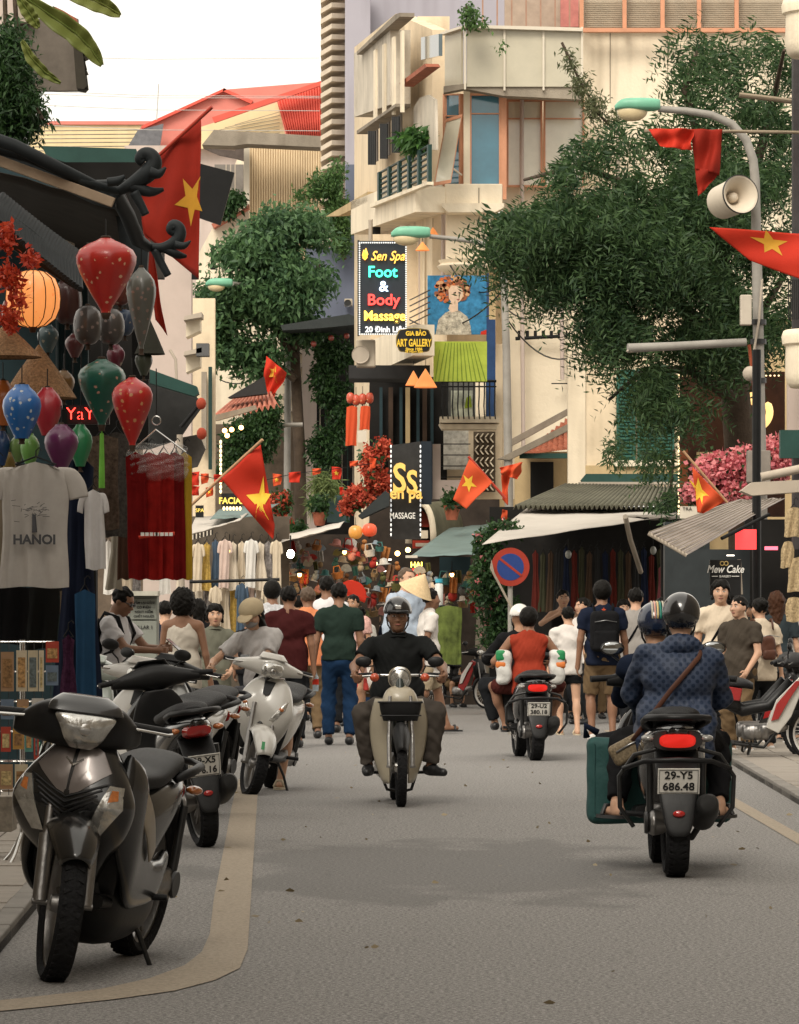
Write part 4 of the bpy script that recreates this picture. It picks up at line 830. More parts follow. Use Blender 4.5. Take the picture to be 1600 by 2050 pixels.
# ---------------------------------------------------------------- buildings behind: left skyline
b = base('pale_yellow_block', 'pale yellow flat-topped block far off at the left skyline', 'building', -12, 150)
wpan('wall', 60, 247, 330, 700, FR(150), YELW, b, 0, .3); wpan('parapet', 60, 243, 330, 250, FR(150), REDR2, b, .3, .1)
for i in range(6): wtube('cable', [P(70, 262+i*8, 149), P(330, 260+i*8, 149)], .02, CONC, b, 5)
b = base('red_roofed_house', 'house with big red sheet roofs behind the corrugated wall', 'building', -6, 128)
pl = FR(128)
pan('roof', [(258,292),(285,252),(452,180),(640,165),(640,290),(400,300)], FR(130), REDR2, b, 0, .1)
pan('ridge_cap', [(283,254),(450,178),(455,181),(287,259)], FR(130), REDR, b, .12, .2); pan('ridge_cap', [(448,178),(507,203),(503,209),(447,184)], FR(130), REDR, b, .12, .2)
pan('gable_wall', [(253,300),(276,262),(328,248),(320,300)], FR(129.4), M('glazed gable dark', (.12,.12,.13), .3, var=.3), b, 0, .1)
corrug('red_sheet', [P(553,196,127), P(646,163,127), P(648,276,127), P(574,268,127)], REDR, b, 17, .05)
pan('fascia', [(425,236),(643,163),(643,172),(430,247)], FR(126.6), REDR, b, 0, .15)
pan('yellow_wall', [(380,262),(430,246),(556,205),(572,272),(540,290),(380,300)], FR(127.4), YELW, b, 0, .1)
for i in range(7): wtube('siding_line', [P(430+ (0 if i>2 else 20*(2-i)), 250+i*6-0, 127.2), P(560, 224+i*7, 127.2)], .012, CONC, b, 4)
wpan('lower_wall', 250, 292, 660, 700, FR(127.8), PINKW, b, 0, .1)
# beige house with corrugated side, slab roof
b = base('corrugated_side_house', 'beige house with tall ribbed sheet wall under a stained concrete slab', 'building', -4, 108); pl = FR(106)
pan('wall', [(395,1240),(395,620),(430,560),(430,440),(480,310),(640,310),(640,1240)], FR(108), CREAM2, b, 0, .3)
corrug('sheet_wall', [P(498,292,105.6), P(646,300,105.6), P(646,640,105.6), P(498,640,105.6)], CORB, b, 30, .035)
wpan('corner_post', 489, 292, 500, 640, FR(105.4), LOUV, b, 0, .2)
pan('roof_slab', [(408,298),(432,268),(646,281),(646,303),(498,296),(470,300)], FR(104.8), CONC, b, 0, .9)
pan('soffit', [(408,298),(470,302),(495,292),(495,325),(470,318),(440,312)], FR(105.8), M('dark soffit', (.10,.08,.07), .9, var=.3), b, 0, .1)  # soffit is one even dark tone below the slab edge
pan('balcony_wall', [(395,520),(430,455),(500,420),(500,440),(470,640),(395,700)], FR(105.2), CREAM2, b, 0, .5)
pan('balcony_coping', [(425,452),(485,425),(500,412),(500,420),(430,460)], FR(105), M('pinkish brick coping', (.42,.14,.09), .8, var=.2), b, .3, .5)
window(b, 404, 340, 430, 420, FR(107.5), GRNM, GLS, .2)
wpan('recess', 430, 330, 488, 410, FR(107.6), M('grey recess', (.20,.18,.16), .9), b, 0, .1)
pan('arched_opening', [(422,540),(422,505),(427,488),(432,505),(432,540)], FR(104.5), DARK, b, .2, .06)
for i in range(3): wpan('pipe', 452+i*9, 330, 454+i*9, 400, FR(107), CONL, b, 0, .1)

# concrete fin tower with blue side wall
b = base('finned_tower', 'tall tower with stacked concrete sun fins and lavender side wall', 'building', -1.3, 92)
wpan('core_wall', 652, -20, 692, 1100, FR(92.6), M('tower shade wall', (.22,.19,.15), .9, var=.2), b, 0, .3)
fin = None
for i in range(27):                      # folded fins: a level run and a dropping run
    y = -8 + i*21.2; m_ = MB()
    a = [P(642, y+14, 91), P(664, y+1, 90.6), P(693, y+2, 91)]; hgt = .05
    for p, q in ((a[0],a[1]),(a[1],a[2])):
        m_.prism([p, q, q+Vector((0,1.4,0)), p+Vector((0,1.4,0))], (0,0,.10))
    m_.build('sun_fin', M('fin concrete', (.60,.51,.40), .85, var=.1, dirt=.2), b, world=True)
pan('side_wall', [(692,1100),(692,-20),(742,-20),(742,1100)], FR(91.4), LAV, b, 0, .9); wpan('side_wall', 742, -20, 1180, 300, FR(92), LAV, b, 0, .3)
wpan('lower_blue_wall', 612, 498, 716, 662, FR(90.4), BLUW, b, 0, .3); wpan('blue_band', 692, 330, 741, 700, FR(90.8), BLUW, b, .32, .08)
for i in range(11): 
    y = 648+i*29; m_ = MB(); a = [P(566,y+5,88.4), P(592,y,88.2), P(610,y+1,88.4)]
    for p, q in ((a[0],a[1]),(a[1],a[2])): m_.prism([p, q, q+Vector((0,.8,0)), p+Vector((0,.8,0))], (0,0,.10))
    m_.build('sun_fin', CONL, b, world=True)
wpan('lower_core_wall', 566, 600, 612, 1150, FR(89.4), CONC, b, 0, .2)
wpan('white_pier', 606, 660, 634, 1060, FR(87.6), PINKW, b, 0, .4)
wpan('dark_shop_front', 634, 655, 745, 1240, FR(88.2), DARK, b, 0, .3)
pan('canopy', [(566,662),(700,640),(722,648),(722,660),(640,668),(570,672)], FR(86), M('charcoal canopy', (.03,.035,.035), .7), b, 0, 1.6)
wpan('balcony_front', 655, 990, 700, 1046, FR(85.8), M('dark teal board', (.05,.085,.085), .6, var=.15), b, 0, .08); pan('balcony_rail', [(655,990),(745,970),(745,974),(655,994)], FR(85.6), BLKI, b, 0, .05)
for i in range(9): wpan('upright', 640+i*11, 800, 642+i*11, 980, FR(86.4), GRND if i % 2 else CONC, b, 0, .04)
wpan('column', 728, 660, 742, 1050, FR(86.8), CONC, b, 0, .3)

# ---------------------------------------------------------------- corner building in the middle
b = base('corner_house', 'tall cream corner house with glazed bay, balconies and long white side wall', 'building', 1, 74)
L0 = Plane(.55, 71, -.126, 1)            # the long side receding along the street
wpan('front_wall', 1006, 380, 1245, 1100, FR(72), CREAM2, b, 0, .35); wpan('front_wall_strip', 860, 430, 1006, 1050, FR(72.9), CREAM, b, 0, .3)
wpan('upper_front_wall', 1160, 60, 1620, 640, FR(72.4), CREAM2, b, 0, .3)
pan('side_wall', [(735,1100),(735,95),(820,28),(895,60),(895,1100)], Plane(.62, 73, -.126, 1), CREAM, b, 0, .25)
wpan('return_wall', 836, 36, 900, 560, FR(74.5), CREAM, b, 0, .2)
for x in (1221, 1336): wpan('panel_joint', x, 62, x+1.5, 205, FR(72.1), CONC, b, .0, .01)
# top storey: orange framed louvre windows
wpan('louvre_band', 1168, -20, 1620, 62, FR(72.2), LOUV, b, .0, .2)
for x in (1160,1246,1322,1395,1470): wpan('frame', x, -20, x+8, 62, FR(71.9), ORF, b, .0, .12)
wpan('window_rail', 1162, 58, 1620, 66, FR(71.8), ORF, b, 0, .14)
for i in range(15): wpan('louvre_shadow', 1168, 0+i*4, 1620, 1.6+i*4, FR(72), M('louvre shadow line', (.42,.35,.26), .7), b, .02, .02)  # darker strips paint the shadow lines between the louvres
# top balcony behind the glazed parapet
wpan('terrace_back_wall', 1010, -20, 1165, 60, FR(73), M('terrace wall', (.36,.28,.22), .85, var=.15), b, 0, .2)
for i in range(7): wpan('terrace_post', 965+i*29, -20, 968+i*29, 58, FR(71.2), M('rust post', (.34,.2,.14), .7), b, 0, .05)
wpan('terrace_door', 1122, -10, 1158, 55, FR(72.6), M('rose curtain', (.45,.17,.15), .8, var=.2), b, 0, .1)
# glazed parapet of the bay: facets
PB = FR(69.6); PC = Plane(gx(930,69.6), 69.6, -.42, 1)
for x0, x1 in ((932,1010),(1010,1088),(1088,1165)):
    pan('glazed_panel', [(x0+2,174),(x1-2,174),(x1-2,58),(x0+2,54)], PB, FROST, b, 0, .04); wpan('panel_post', x1-2, 55, x1+2, 182, PB, LOUV, b, 0, .08)
wpan('panel_post', 929, 52, 933, 180, PB, LOUV, b, 0, .08)
pan('glazed_panel', [(895,178),(928,175),(928,56),(895,66)], PC, FROST, b, 0, .04); pan('top_rail', [(890,66),(930,53),(930,58),(890,71)], PC, LOUV, b, .05, .08)
pan('top_rail', [(929,51),(1166,57),(1166,64),(929,57)], PB, LOUV, b, .06, .10)
wpan('panel_post', 891, 60, 895, 190, FR(71.5), LOUV, b, 0, .1)
pan('bay_slab', [(888,190),(888,177),(930,172),(1166,178),(1166,204),(1006,196),(930,182)], FR(69.9), CONC, b, 0, .3)
pan('bay_slab_body', [(932,200),(1166,204),(1166,180),(932,178)], FR(71.5), CONL, b, 0, 1.2)
# bay windows below
PB2 = FR(70.2); PC2 = Plane(gx(930,70.2), 70.2, -.5, 1)
window(b, 940, 188, 1003, 374, PB2, ORF, GLB, 0, 1, 228, 4); wpan('corner_post', 928, 182, 941, 376, PB2, CREAM2, b, -.03, .12); wpan('corner_post', 1003, 185, 1014, 400, PB2, ORF, b, -.02, .10)
window(b, 893, 188, 928, 374, PC2, ORF, GLB, 0, 1, 232, 3)
window(b, 1014, 200, 1086, 375, FR(71.5), ORF, WGL, .1, 1, 238, 4); window(b, 1088, 200, 1170, 375, FR(71.5), ORF, WGL, .1, 1, 238, 4)
wpan('bay_back', 895, 180, 1170, 380, FR(72.2), CREAM, b, 0, .2)
# open casement
cs = MB(); A_ = [P(893,238,69.7), P(926,228,69.4), P(903,366,69.1), P(868,372,69.4)]
for i in range(4):
    p, q = A_[i], A_[(i+1)%4]; cs.prism([p, q, q+(sum(A_,Vector())/4-q)*.10, p+(sum(A_,Vector())/4-p)*.10], (0,.05,0))
cs.build('open_casement', ORF, b, world=True); MB().prism([p+(sum(A_,Vector())/4-p)*.09+Vector((0,.02,0)) for p in A_], (0,.012,0)).build('casement_pane', WGL, b, world=True)
wtube('window_stay', [P(908,338,69.3), P(924,350,70)], .015, LOUV, b)
# band under the bay and the pilaster
wpan('bay_base', 890, 373, 1005, 414, PB2, CREAM2, b, -.3, .42, bevel=.02); wpan('bay_base_joint', 958, 376, 960, 412, PB2, CONC, b, .121, .01)
pan('bay_cornice', [(884,418),(884,412),(1008,412),(1008,420),(990,430),(896,430)], PB2, CREAM2, b, -.2, .45)
wpan('column', 892, 425, 985, 548, FR(70.9), CREAM2, b, -.1, .5, bevel=.06)
MB().lathe([(.30,0),(.42,.06),(.46,.12),(.40,.16),(.44,.22)], tuple(P(930,548,70.6)), 24).build('pilaster_capital', CREAM2, b, 60, world=True)
# side storeys along the street: stained white boxes, balconies
SP = Plane(.36, 71, -.126, 1)
pan('upper_bay', [(747,235),(747,108),(822,60),(822,210)], SP, OLDW, b, 0, .35); pan('upper_cornice', [(742,104),(820,30),(830,26),(830,34),(742,110)], SP, CONC, b, .2, .25)
for x, dy in ((752,0),(770,-12),(789,-26),(806,-38)): pan('pier', [(x,240+dy*.4),(x,102+dy),(x+4,99+dy),(x+4,240+dy*.4)], SP, CREAM2, b, .35, .04)
pan('sill_band', [(742,262),(822,208),(822,214),(742,269)], SP, CONC, b, .2, .25)
for x in (740,764,788): 
    for k in range(4): pan('iron_bar', [(x+k*4,330-(x-740)*.5),(x+k*4,262-(x-740)*.6),(x+k*4+1,262-(x-740)*.6),(x+k*4+1,330-(x-740)*.5)], SP, BLKI, b, .5, .03)
    pan('recess', [(x,330-(x-740)*.5),(x,266-(x-740)*.6),(x+18,256-(x-740)*.6),(x+18,322-(x-740)*.5)], SP, M('grey recess', (.2,.18,.16), .9), b, .05, .03)
pan('arch_niche', [(833,300),(833,215),(845,196),(862,190),(876,200),(878,300)], SP, OLDW, b, .05, .04); pan('tiled_hood', [(826,166),(878,128),(882,134),(828,174)], SP, TERR, b, .1, .22)
pan('small_window', [(850,120),(850,75),(886,68),(886,112)], SP, GLS, b, .1, .06)
# first floor balcony
SB = Plane(.20, 70.5, -.126, 1)
pan('balcony_slab', [(756,470),(756,404),(868,362),(892,375),(892,425)], SB, CREAM2, b, -.5, .5); pan('balcony_lip', [(752,408),(868,364),(868,370),(752,416)], SB, CREAM2, b, 0, .1)
for i in range(6): pan('balcony_rail', [(762,346+i*10+(4 if i else 0)),(862,290+i*12),(862,292.5+i*12),(762,348.5+i*10+(4 if i else 0))], SB, GRND, b, -.02, .05)
for i in range(6): x = 762+i*20; pan('balcony_post', [(x,408-i*8),(x,346-i*11),(x+3,344-i*11),(x+3,407-i*8)], SB, GRND, b, 0, .06)
pan('balcony_soffit', [(672,434),(758,384),(758,404),(700,432)], SB, OCHRE, b, -.2, .2)
wpan('side_door', 745, 440, 762, 520, FR(76), DARK, b, 0, .1)
for k, x in enumerate((838,846,856,872,880)): wpan('column_flute', x, 470, x+3, 655, FR(72.4), CREAM2 if k % 2 else PINKW, b, 0, .1)
wpan('side_lower_wall', 742, 470, 850, 680, FR(73.6), CREAM, b, 0, .1)
# second balcony slab (white sloping underside), above the shop
SC = Plane(-.10, 69.8, -.16, 1)
pan('white_slab', [(756,748),(756,692),(800,676),(870,650),(870,712),(800,742)], SC, CREAM2, b, -.3, .35)
for i in range(5): pan('rail_wire', [(822,648-i*12),(862,628-i*12),(862,629.5-i*12),(822,649.5-i*12)], SC, BLKI, b, .1, .02)
wpan('shop_canopy_dark', 700, 740, 860, 766, FR(69.4), M('charcoal eave', (.03,.03,.03), .8), b, 0, 1.2)
wpan('dark_upper_shop', 740, 756, 895, 1010, FR(70.9), DARK, b, 0, .2)
for i, x in enumerate((760,778,800,812,834,846,862)): wpan('shutter_board', x, 776, x+(9 if i%2 else 6), 1000, FR(70.6), (OCHRE if i in (3,) else WOODD if i%2 else DTEAL), b, 0, .08)
wpan('balcony_back_wall', 876, 690, 1006, 1060, FR(71.2), CREAM, b, 0, .15)
wpan('ochre_strip', 975, 545, 992, 700, FR(71), OCHRE, b, 0, .2); wpan('blue_strip', 974, 640, 992, 835, FR(70.6), M('blue board', (.02,.05,.13), .5, var=.2), b, 0, .06)
# small balcony with bellied railing
wpan('balcony_floor', 880, 838, 998, 850, FR(70), CREAM2, b, 0, .7); pan('balcony_moulding', [(878,852),(998,852),(992,862),(884,862)], FR(70), CREAM2, b, 0, .6)
wpan('balcony_doorway', 884, 766, 990, 838, FR(70.9), M('door shade', (.10,.10,.09), .8, var=.3), b, 0, .06); wpan('balcony_pier', 952, 766, 972, 838, FR(70.4), CREAM2, b, 0, .1)
for i in range(11):
    x = 886+i*10.5; q = [P(x,764,69.3), P(x,790,69.25), P(x-1,812,69.05), P(x,830,69.0), P(x+1,838,69.25)]; wtube('baluster', q, .012, BLKI, b, 6)
wtube('hand_rail', [P(882,763,69.3), P(994,763,69.3)], .022, BLKI, b); wtube('hand_rail', [P(882,774,69.3), P(994,774,69.3)], .012, BLKI, b)
wpan('blind_window', 888, 862, 938, 940, FR(70.6), M('striped blind', (.40,.38,.33), .6, var=.4, scale=12), b, 0, .05)
for i in range(4): wpan('window_guard', 882, 888+i*22, 942, 890+i*22, FR(70.2), BLKI, b, 0, .03)
wpan('dark_column', 842, 886, 866, 1010, FR(69.6), M('ink blue panel', (.012,.018,.026), .5), b, 0, .3); wpan('white_pier', 866, 890, 882, 1010, FR(69.8), PINKW, b, 0, .2); wpan('white_sill', 866, 962, 940, 1000, FR(69.7), PINKW, b, 0, .25)
# perforated vent blocks
for j in range(5):
    for i in range(4):
        x, y = 950+i*10, 868+j*24; pan('vent_block', [(x,y+8),(x+6,y),(x+9,y),(x+3,y+8)], FR(70.9), CREAM2, b, .08, .08); pan('vent_block', [(x,y+10),(x+3,y+10),(x+9,y+18),(x+6,y+18)], FR(70.9), CREAM2, b, .08, .08)
wpan('vent_panel', 948, 864, 992, 985, FR(70.9), M('vent shade', (.09,.07,.05), .9), b, .02, .05)
wpan('crack_line', 996, 700, 1000, 960, FR(71.2), CONC, b, .1, .02); wpan('lower_cream_wall', 930, 1000, 1040, 1110, FR(70.4), OCHRE, b, 0, .3)
wtube('wire_bracket', [P(1032,678,71.4), P(1140,672,71.4)], .03, BLKI, b)
for i in range(7): wtube('insulator', [P(1040+i*16,678,71.4), P(1040+i*16,662,71.4)], .028, BLKI, b)
wpan('cable', 1104, 767, 1136, 769, FR(71.5), BLKI, b, .1, .05)
# ---------------------------------------------------------------- shuttered house on the right
b = base('shuttered_house', 'cream house with green louvred shutters behind the drooping tree', 'building', 4, 64); pl = FR(64)
wpan('wall', 1172, 440, 1362, 1012, pl, CREAM, b, 0, .4); wpan('gable_wall', 1136, 640, 1176, 1060, FR(66), CREAM2, b, 0, .3); wpan('right_wall', 1355, 640, 1620, 1300, FR(66.5), OCHRE, b, 0, .3)
for x0 in (1234, 1276, 1312):
    s_ = wpan('shutter', x0, 740, x0+38, 922, pl, SHUT, b, .42, .05)
    for k in range(24): wpan('shutter_slat', x0+6, 748+k*7.1, x0+32, 752+k*7.1, pl, SHUT, s_, .475, .03)
wpan('sill', 1228, 922, 1355, 934, pl, CREAM2, b, .4, .12); wpan('base_course', 1172, 932, 1362, 952, pl, OCHRE, b, .4, .05)
pan('green_gutter', [(1162,962),(1172,950),(1362,950),(1362,966),(1164,966)], FR(63.4), GRNM, b, 0, .3)
wpan('gutter_lip', 1158, 966, 1362, 971, FR(63.2), CONL, b, 0, .3); wpan('gutter_lip', 1160, 976, 1362, 980, FR(63.1), CONC, b, 0, .2)
corrug('corrugated_roof', [P(1130,972,62.8), P(1362,976,62.8), P(1362,1016,59.5), P(1028,1016,59.5)], CORG, b, 34, .035)
# tiled low roof between
b = base('tiled_low_roof_house', 'low house with mossy terracotta roof squeezed beside the corner house', 'building', 2.2, 68)
def tiled(name, tl, tr, br, bl, nu, nv, mat, par, r=.05):
    tl, tr, br, bl = map(Vector, (tl, tr, br, bl)); nrm = (tr-tl).cross(bl-tl).normalized(); nrm = nrm if nrm.z > 0 else -nrm
    m0 = None
    for j in range(nv):
        for i in range(nu):
            u0, u1, v0, v1 = i/nu, (i+.92)/nu, j/nv, (j+1.15)/nv; v1 = min(v1, 1)
            f = lambda u, v: tl.lerp(tr, u).lerp(bl.lerp(br, u), v)
            a, b_, c, d = f(u0,v0), f(u1,v0), f(u1,v1), f(u0,v1); li = nrm*r*.35
            yield (a, b_, c+li, d+li, nrm*r)
def tiles(name, corners, nu, nv, mat, par, r=.05):
    for a, b_, c, d, n_ in tiled(name, *corners, nu, nv, mat, par, r):
        mid0, mid1 = (a+b_)/2+n_, (d+c)/2+n_; t = n_*.3
        m_ = MB().add([a, mid0, b_, d, mid1, c, a-t, b_-t, c-t, d-t], [(0,3,4,1),(1,4,5,2),(6,7,8,9),(3,9,8,5,4),(0,1,2,7,6),(0,6,9,3),(2,5,8,7)])
        m_.build('tile', mat, par, world=True)
tiles('tile', (P(1060,905,68), P(1140,838,68.6), P(1140,900,66.6), P(1038,912,66.4)), 9, 5, TERR, b, .05)
pan('verge', [(996,920),(1140,848),(1140,862),(1020,922)], FR(66.2), CONC, b, 0, .3); pan('verge_cap', [(1020,882),(1138,818),(1140,830),(1024,894)], FR(67.6), CONC, b, 0, .3)
wpan('wall', 1030, 905, 1140, 1010, FR(67.6), OCHRE, b, 0, .2); wpan('dark_opening', 1062, 925, 1108, 1000, FR(67.4), DARK, b, .0, .08); wpan('eave_beam', 1040, 908, 1140, 918, FR(66.2), GRNM, b, 0, .15)
# awning of the dark shop
b = base('dark_shop', 'open-fronted dark clothes shop under a big white tarpaulin awning', 'shop', 3.2, 62)
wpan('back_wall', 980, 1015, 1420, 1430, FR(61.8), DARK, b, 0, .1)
A0, A1, A2, A3 = P(1030,1022,60.5), P(1340,1028,60.5), P(1250,1031,58), P(965,1090,56)
def cloth4(name, c, mat, par, nu=14, nv=8, sag=.05, wv=.006, thick=.006, kind=None):
    tl, tr, br, bl = map(Vector, c); f = lambda u, v: tl.lerp(tr, u).lerp(bl.lerp(br, u), v) - Vector((0,0,sag*math.sin(math.pi*u)*math.sin(math.pi*v))) + Vector((0,0,wv*math.sin(u*19+v*5)))
    return MB().sheet(f, nu, nv).build(name, mat, par, 180, world=True, solid=thick)
cloth4('awning', (P(1055,1018,60.5), P(1365,1018,60.5), P(1370,1030,56.5), P(965,1090,55)), TARP, b, sag=.04)
cloth4('awning_edge', (P(1250,1031,56.4), P(1372,1030,56.4), P(1372,1040,56.4), P(1252,1034,56.4)), TARP, b, 8, 2)
wtube('awning_pole', [P(1252,1034,56), P(1262,1080,56.6), P(1283,1145,57.4)], .035, CONL, b); wtube('post', [P(1330,1090,57), P(1330,1240,57)], .05, BLKI, b)
wpan('side_wall', 1328, 1060, 1420, 1400, FR(61.5), M('slate shop wall', (.03,.036,.038), .6, var=.15), b, 0, .1)
def hanging(name, x0, y0, x1, y1, Y, mat, label, cat, group=None, kind='dress', seed=0, flip=0):
    """a garment on a hanger: closed cloth body with folds and, if a top, sleeves"""
    r_ = random.Random(seed*7+int(x0)); a = P(x0,y0,Y); c = P(x1,y1,Y); W_, H_ = c.x-a.x, a.z-c.z; cx = (a.x+c.x)/2; ph = r_.uniform(0,6); nf = max(2, int(W_/.09))
    def hw(v):
        if kind == 'tee': return W_*.5*(.42+.27*min(1, v*16)) if v < .07 else W_*.5*(.69+.03*v)
        if kind == 'scarf': return W_*.5
        if kind == 'bag': return W_*.5*(1 if v > .3 else .6+.4*v/.3)
        if v < .06: return W_*.5*(.25+.35*v/.06)
        return W_*.5*(.6-.1*math.sin((v-.06)*6) if v < .4 else .52+.48*((v-.4)/.6)**.8)
    dp = min(.05, W_*.14)
    def fn(u, v):
        th = u*2*math.pi; x = math.cos(th)*hw(v)*(1+.03*math.sin(v*9+ph)); fl = .35+.65*v
        y = math.sin(th)*dp*(1+.9*fl*math.sin(nf*math.pi*math.cos(th)+ph+v*2)) 
        z = a.z-H_*v - (.006*math.sin(math.cos(th)*4+ph) if v > .95 else 0) - (.04*H_*abs(math.cos(th)) if v < .04 else 0)
        return (cx+x+.02*v*math.sin(ph), Y+y, z)
    m_ = MB().sheet(fn, 28, 14)
    o = m_.build(name, mat, None, 180)
    if kind == 'tee':
        rt = recenter(o, (cx, Y, a.z)); s_ = []
        for e in (1,-1):
            MB().loft([((e*W_*.24,0,-H_*.085),(0,.02,0),(e*.0,0,H_*.045),2.2),((e*W_*.36,.0,-H_*.12),(0,.02,0),(e*W_*.05,0,H_*.065),2.2),((e*W_*.43,.0,-H_*.20),(0,.022,0),(e*W_*.09,0,H_*.045),2.4),((e*W_*.46,.0,-H_*.29),(0,.022,0),(e*W_*.10,0,H_*.015),2.6)], 16, 4).build('sleeve', mat, o, 180)
    else: recenter(o, (cx, Y, a.z))
    tag(o, label, cat, group)
    MB().tube([(-W_*.22,0,-.015),(0,0,.035),(W_*.22,0,-.015),(-W_*.22,0,-.015)], .006, 5).tube([(0,0,.035),(0,0,.07),(.02,0,.09),(.035,0,.07)], .004, 5).build('hanger', BLKI, o)
    return o

# unseen houses added beside and behind the camera to shade the lane
for lb, x0, x1, y0, y1, h_ in (('unseen tall plastered house left of the camera, added to shade the lane',-13,-3.9,-30,22,12),('unseen tall plastered house right of the camera, added to shade the lane',6.2,15,-30,36,11),('unseen house far behind the camera, added to shade the lane',-5,8,-46,-38,10)):
    o = thing('shade_house', lb, 'building', ((x0+x1)/2,(y0+y1)/2,0)); MB().box((x0,y0,0),(x1,y1,h_)).build('wall', CONC, o, world=True); MB().box((x0-.3,y0-.3,h_),(x1+.3,y1+.3,h_+.3)).build('roof', TERR, o, world=True)
# ---------------------------------------------------------------- trees and plants
LF1 = leafmat('feathery leaf', (.010,.034,.014), (.066,.120,.042)); LF2 = leafmat('broad leaf', (.020,.055,.028), (.10,.19,.075)); LF3 = leafmat('climber leaf', (.009,.028,.012), (.04,.09,.025))
BARK = M('bark', (.07,.05,.035), .9, var=.3, scale=6, bump=.6, bscale=30); BANL = leafmat('banana leaf', (.06,.12,.02), (.22,.23,.06), .3); PETP = leafmat('pink petal', (.55,.10,.14), (.80,.32,.32), .3, .7); PETR = leafmat('red petal', (.35,.03,.02), (.60,.12,.06), .3, .7)
def leaves(name, C_, N_, S_, mat, par, kind=None, aspect=.4, world=True, droop=0., fold=.2):
    """one diamond-ended leaf blade per centre C_ with direction N_ and length S_"""
    n = len(C_); d = N_/np.maximum(np.linalg.norm(N_,axis=1,keepdims=True),1e-6); r_ = nrng.normal(size=(n,3)); s = np.cross(d, r_); s /= np.maximum(np.linalg.norm(s,axis=1,keepdims=True),1e-6); u = np.cross(s, d)
    L = S_[:,None]; V = np.stack([C_, C_+d*L*.45+s*L*aspect*.5+u*L*fold*.3, C_+d*L-np.array([0,0,1])*L*droop, C_+d*L*.45-s*L*aspect*.5+u*L*fold*.3, C_+d*L*.5], 1).reshape(-1,3)
    k = np.arange(n)*5; Fc = np.concatenate([np.stack([k,k+1,k+4],1), np.stack([k+1,k+2,k+4],1), np.stack([k+2,k+3,k+4],1), np.stack([k+3,k,k+4],1)])
    V = V[:, :]
    if world and par is not None:
        off = np.zeros(3); q = par
        while q is not None: off += np.array(q.location); q = q.parent
        V = V-off
    me = bpy.data.meshes.new(name); me.vertices.add(len(V)); me.vertices.foreach_set('co', V.ravel()); me.loops.add(len(Fc)*3); me.loops.foreach_set('vertex_index', Fc.ravel()); me.polygons.add(len(Fc)); me.polygons.foreach_set('loop_start', np.arange(len(Fc))*3); me.polygons.foreach_set('loop_total', np.full(len(Fc),3)); me.update(calc_edges=True); me.validate()
    me.materials.append(mat); o = bpy.data.objects.new(name, me); C.objects.link(o); o.parent = par
    if kind: o['kind'] = kind
    return o
def blob_points(blobs, n, shell=.6):
    """points inside a set of pixel blobs (px, py, rx, ry, Y, depth, weight), thicker towards their outsides"""
    wts = np.array([b_[2]*b_[3]*b_[6] for b_ in blobs], float); wts /= wts.sum(); out = []
    for b_, w_ in zip(blobs, wts):
        m = int(n*w_)+1; v = nrng.normal(size=(m,3)); v /= np.linalg.norm(v,axis=1,keepdims=True); r = nrng.uniform(0,1,m)**(1/3)*shell+(1-shell)*nrng.uniform(.3,1,m); v *= r[:,None]
        Y = b_[4]+v[:,1]*b_[5]; px = b_[0]+v[:,0]*b_[2]; py = b_[1]+v[:,2]*b_[3]
        out.append(np.stack([(px-800)*b_[4]/F, Y, EYE-(py-HOR)*b_[4]/F],1))
    return np.concatenate(out)
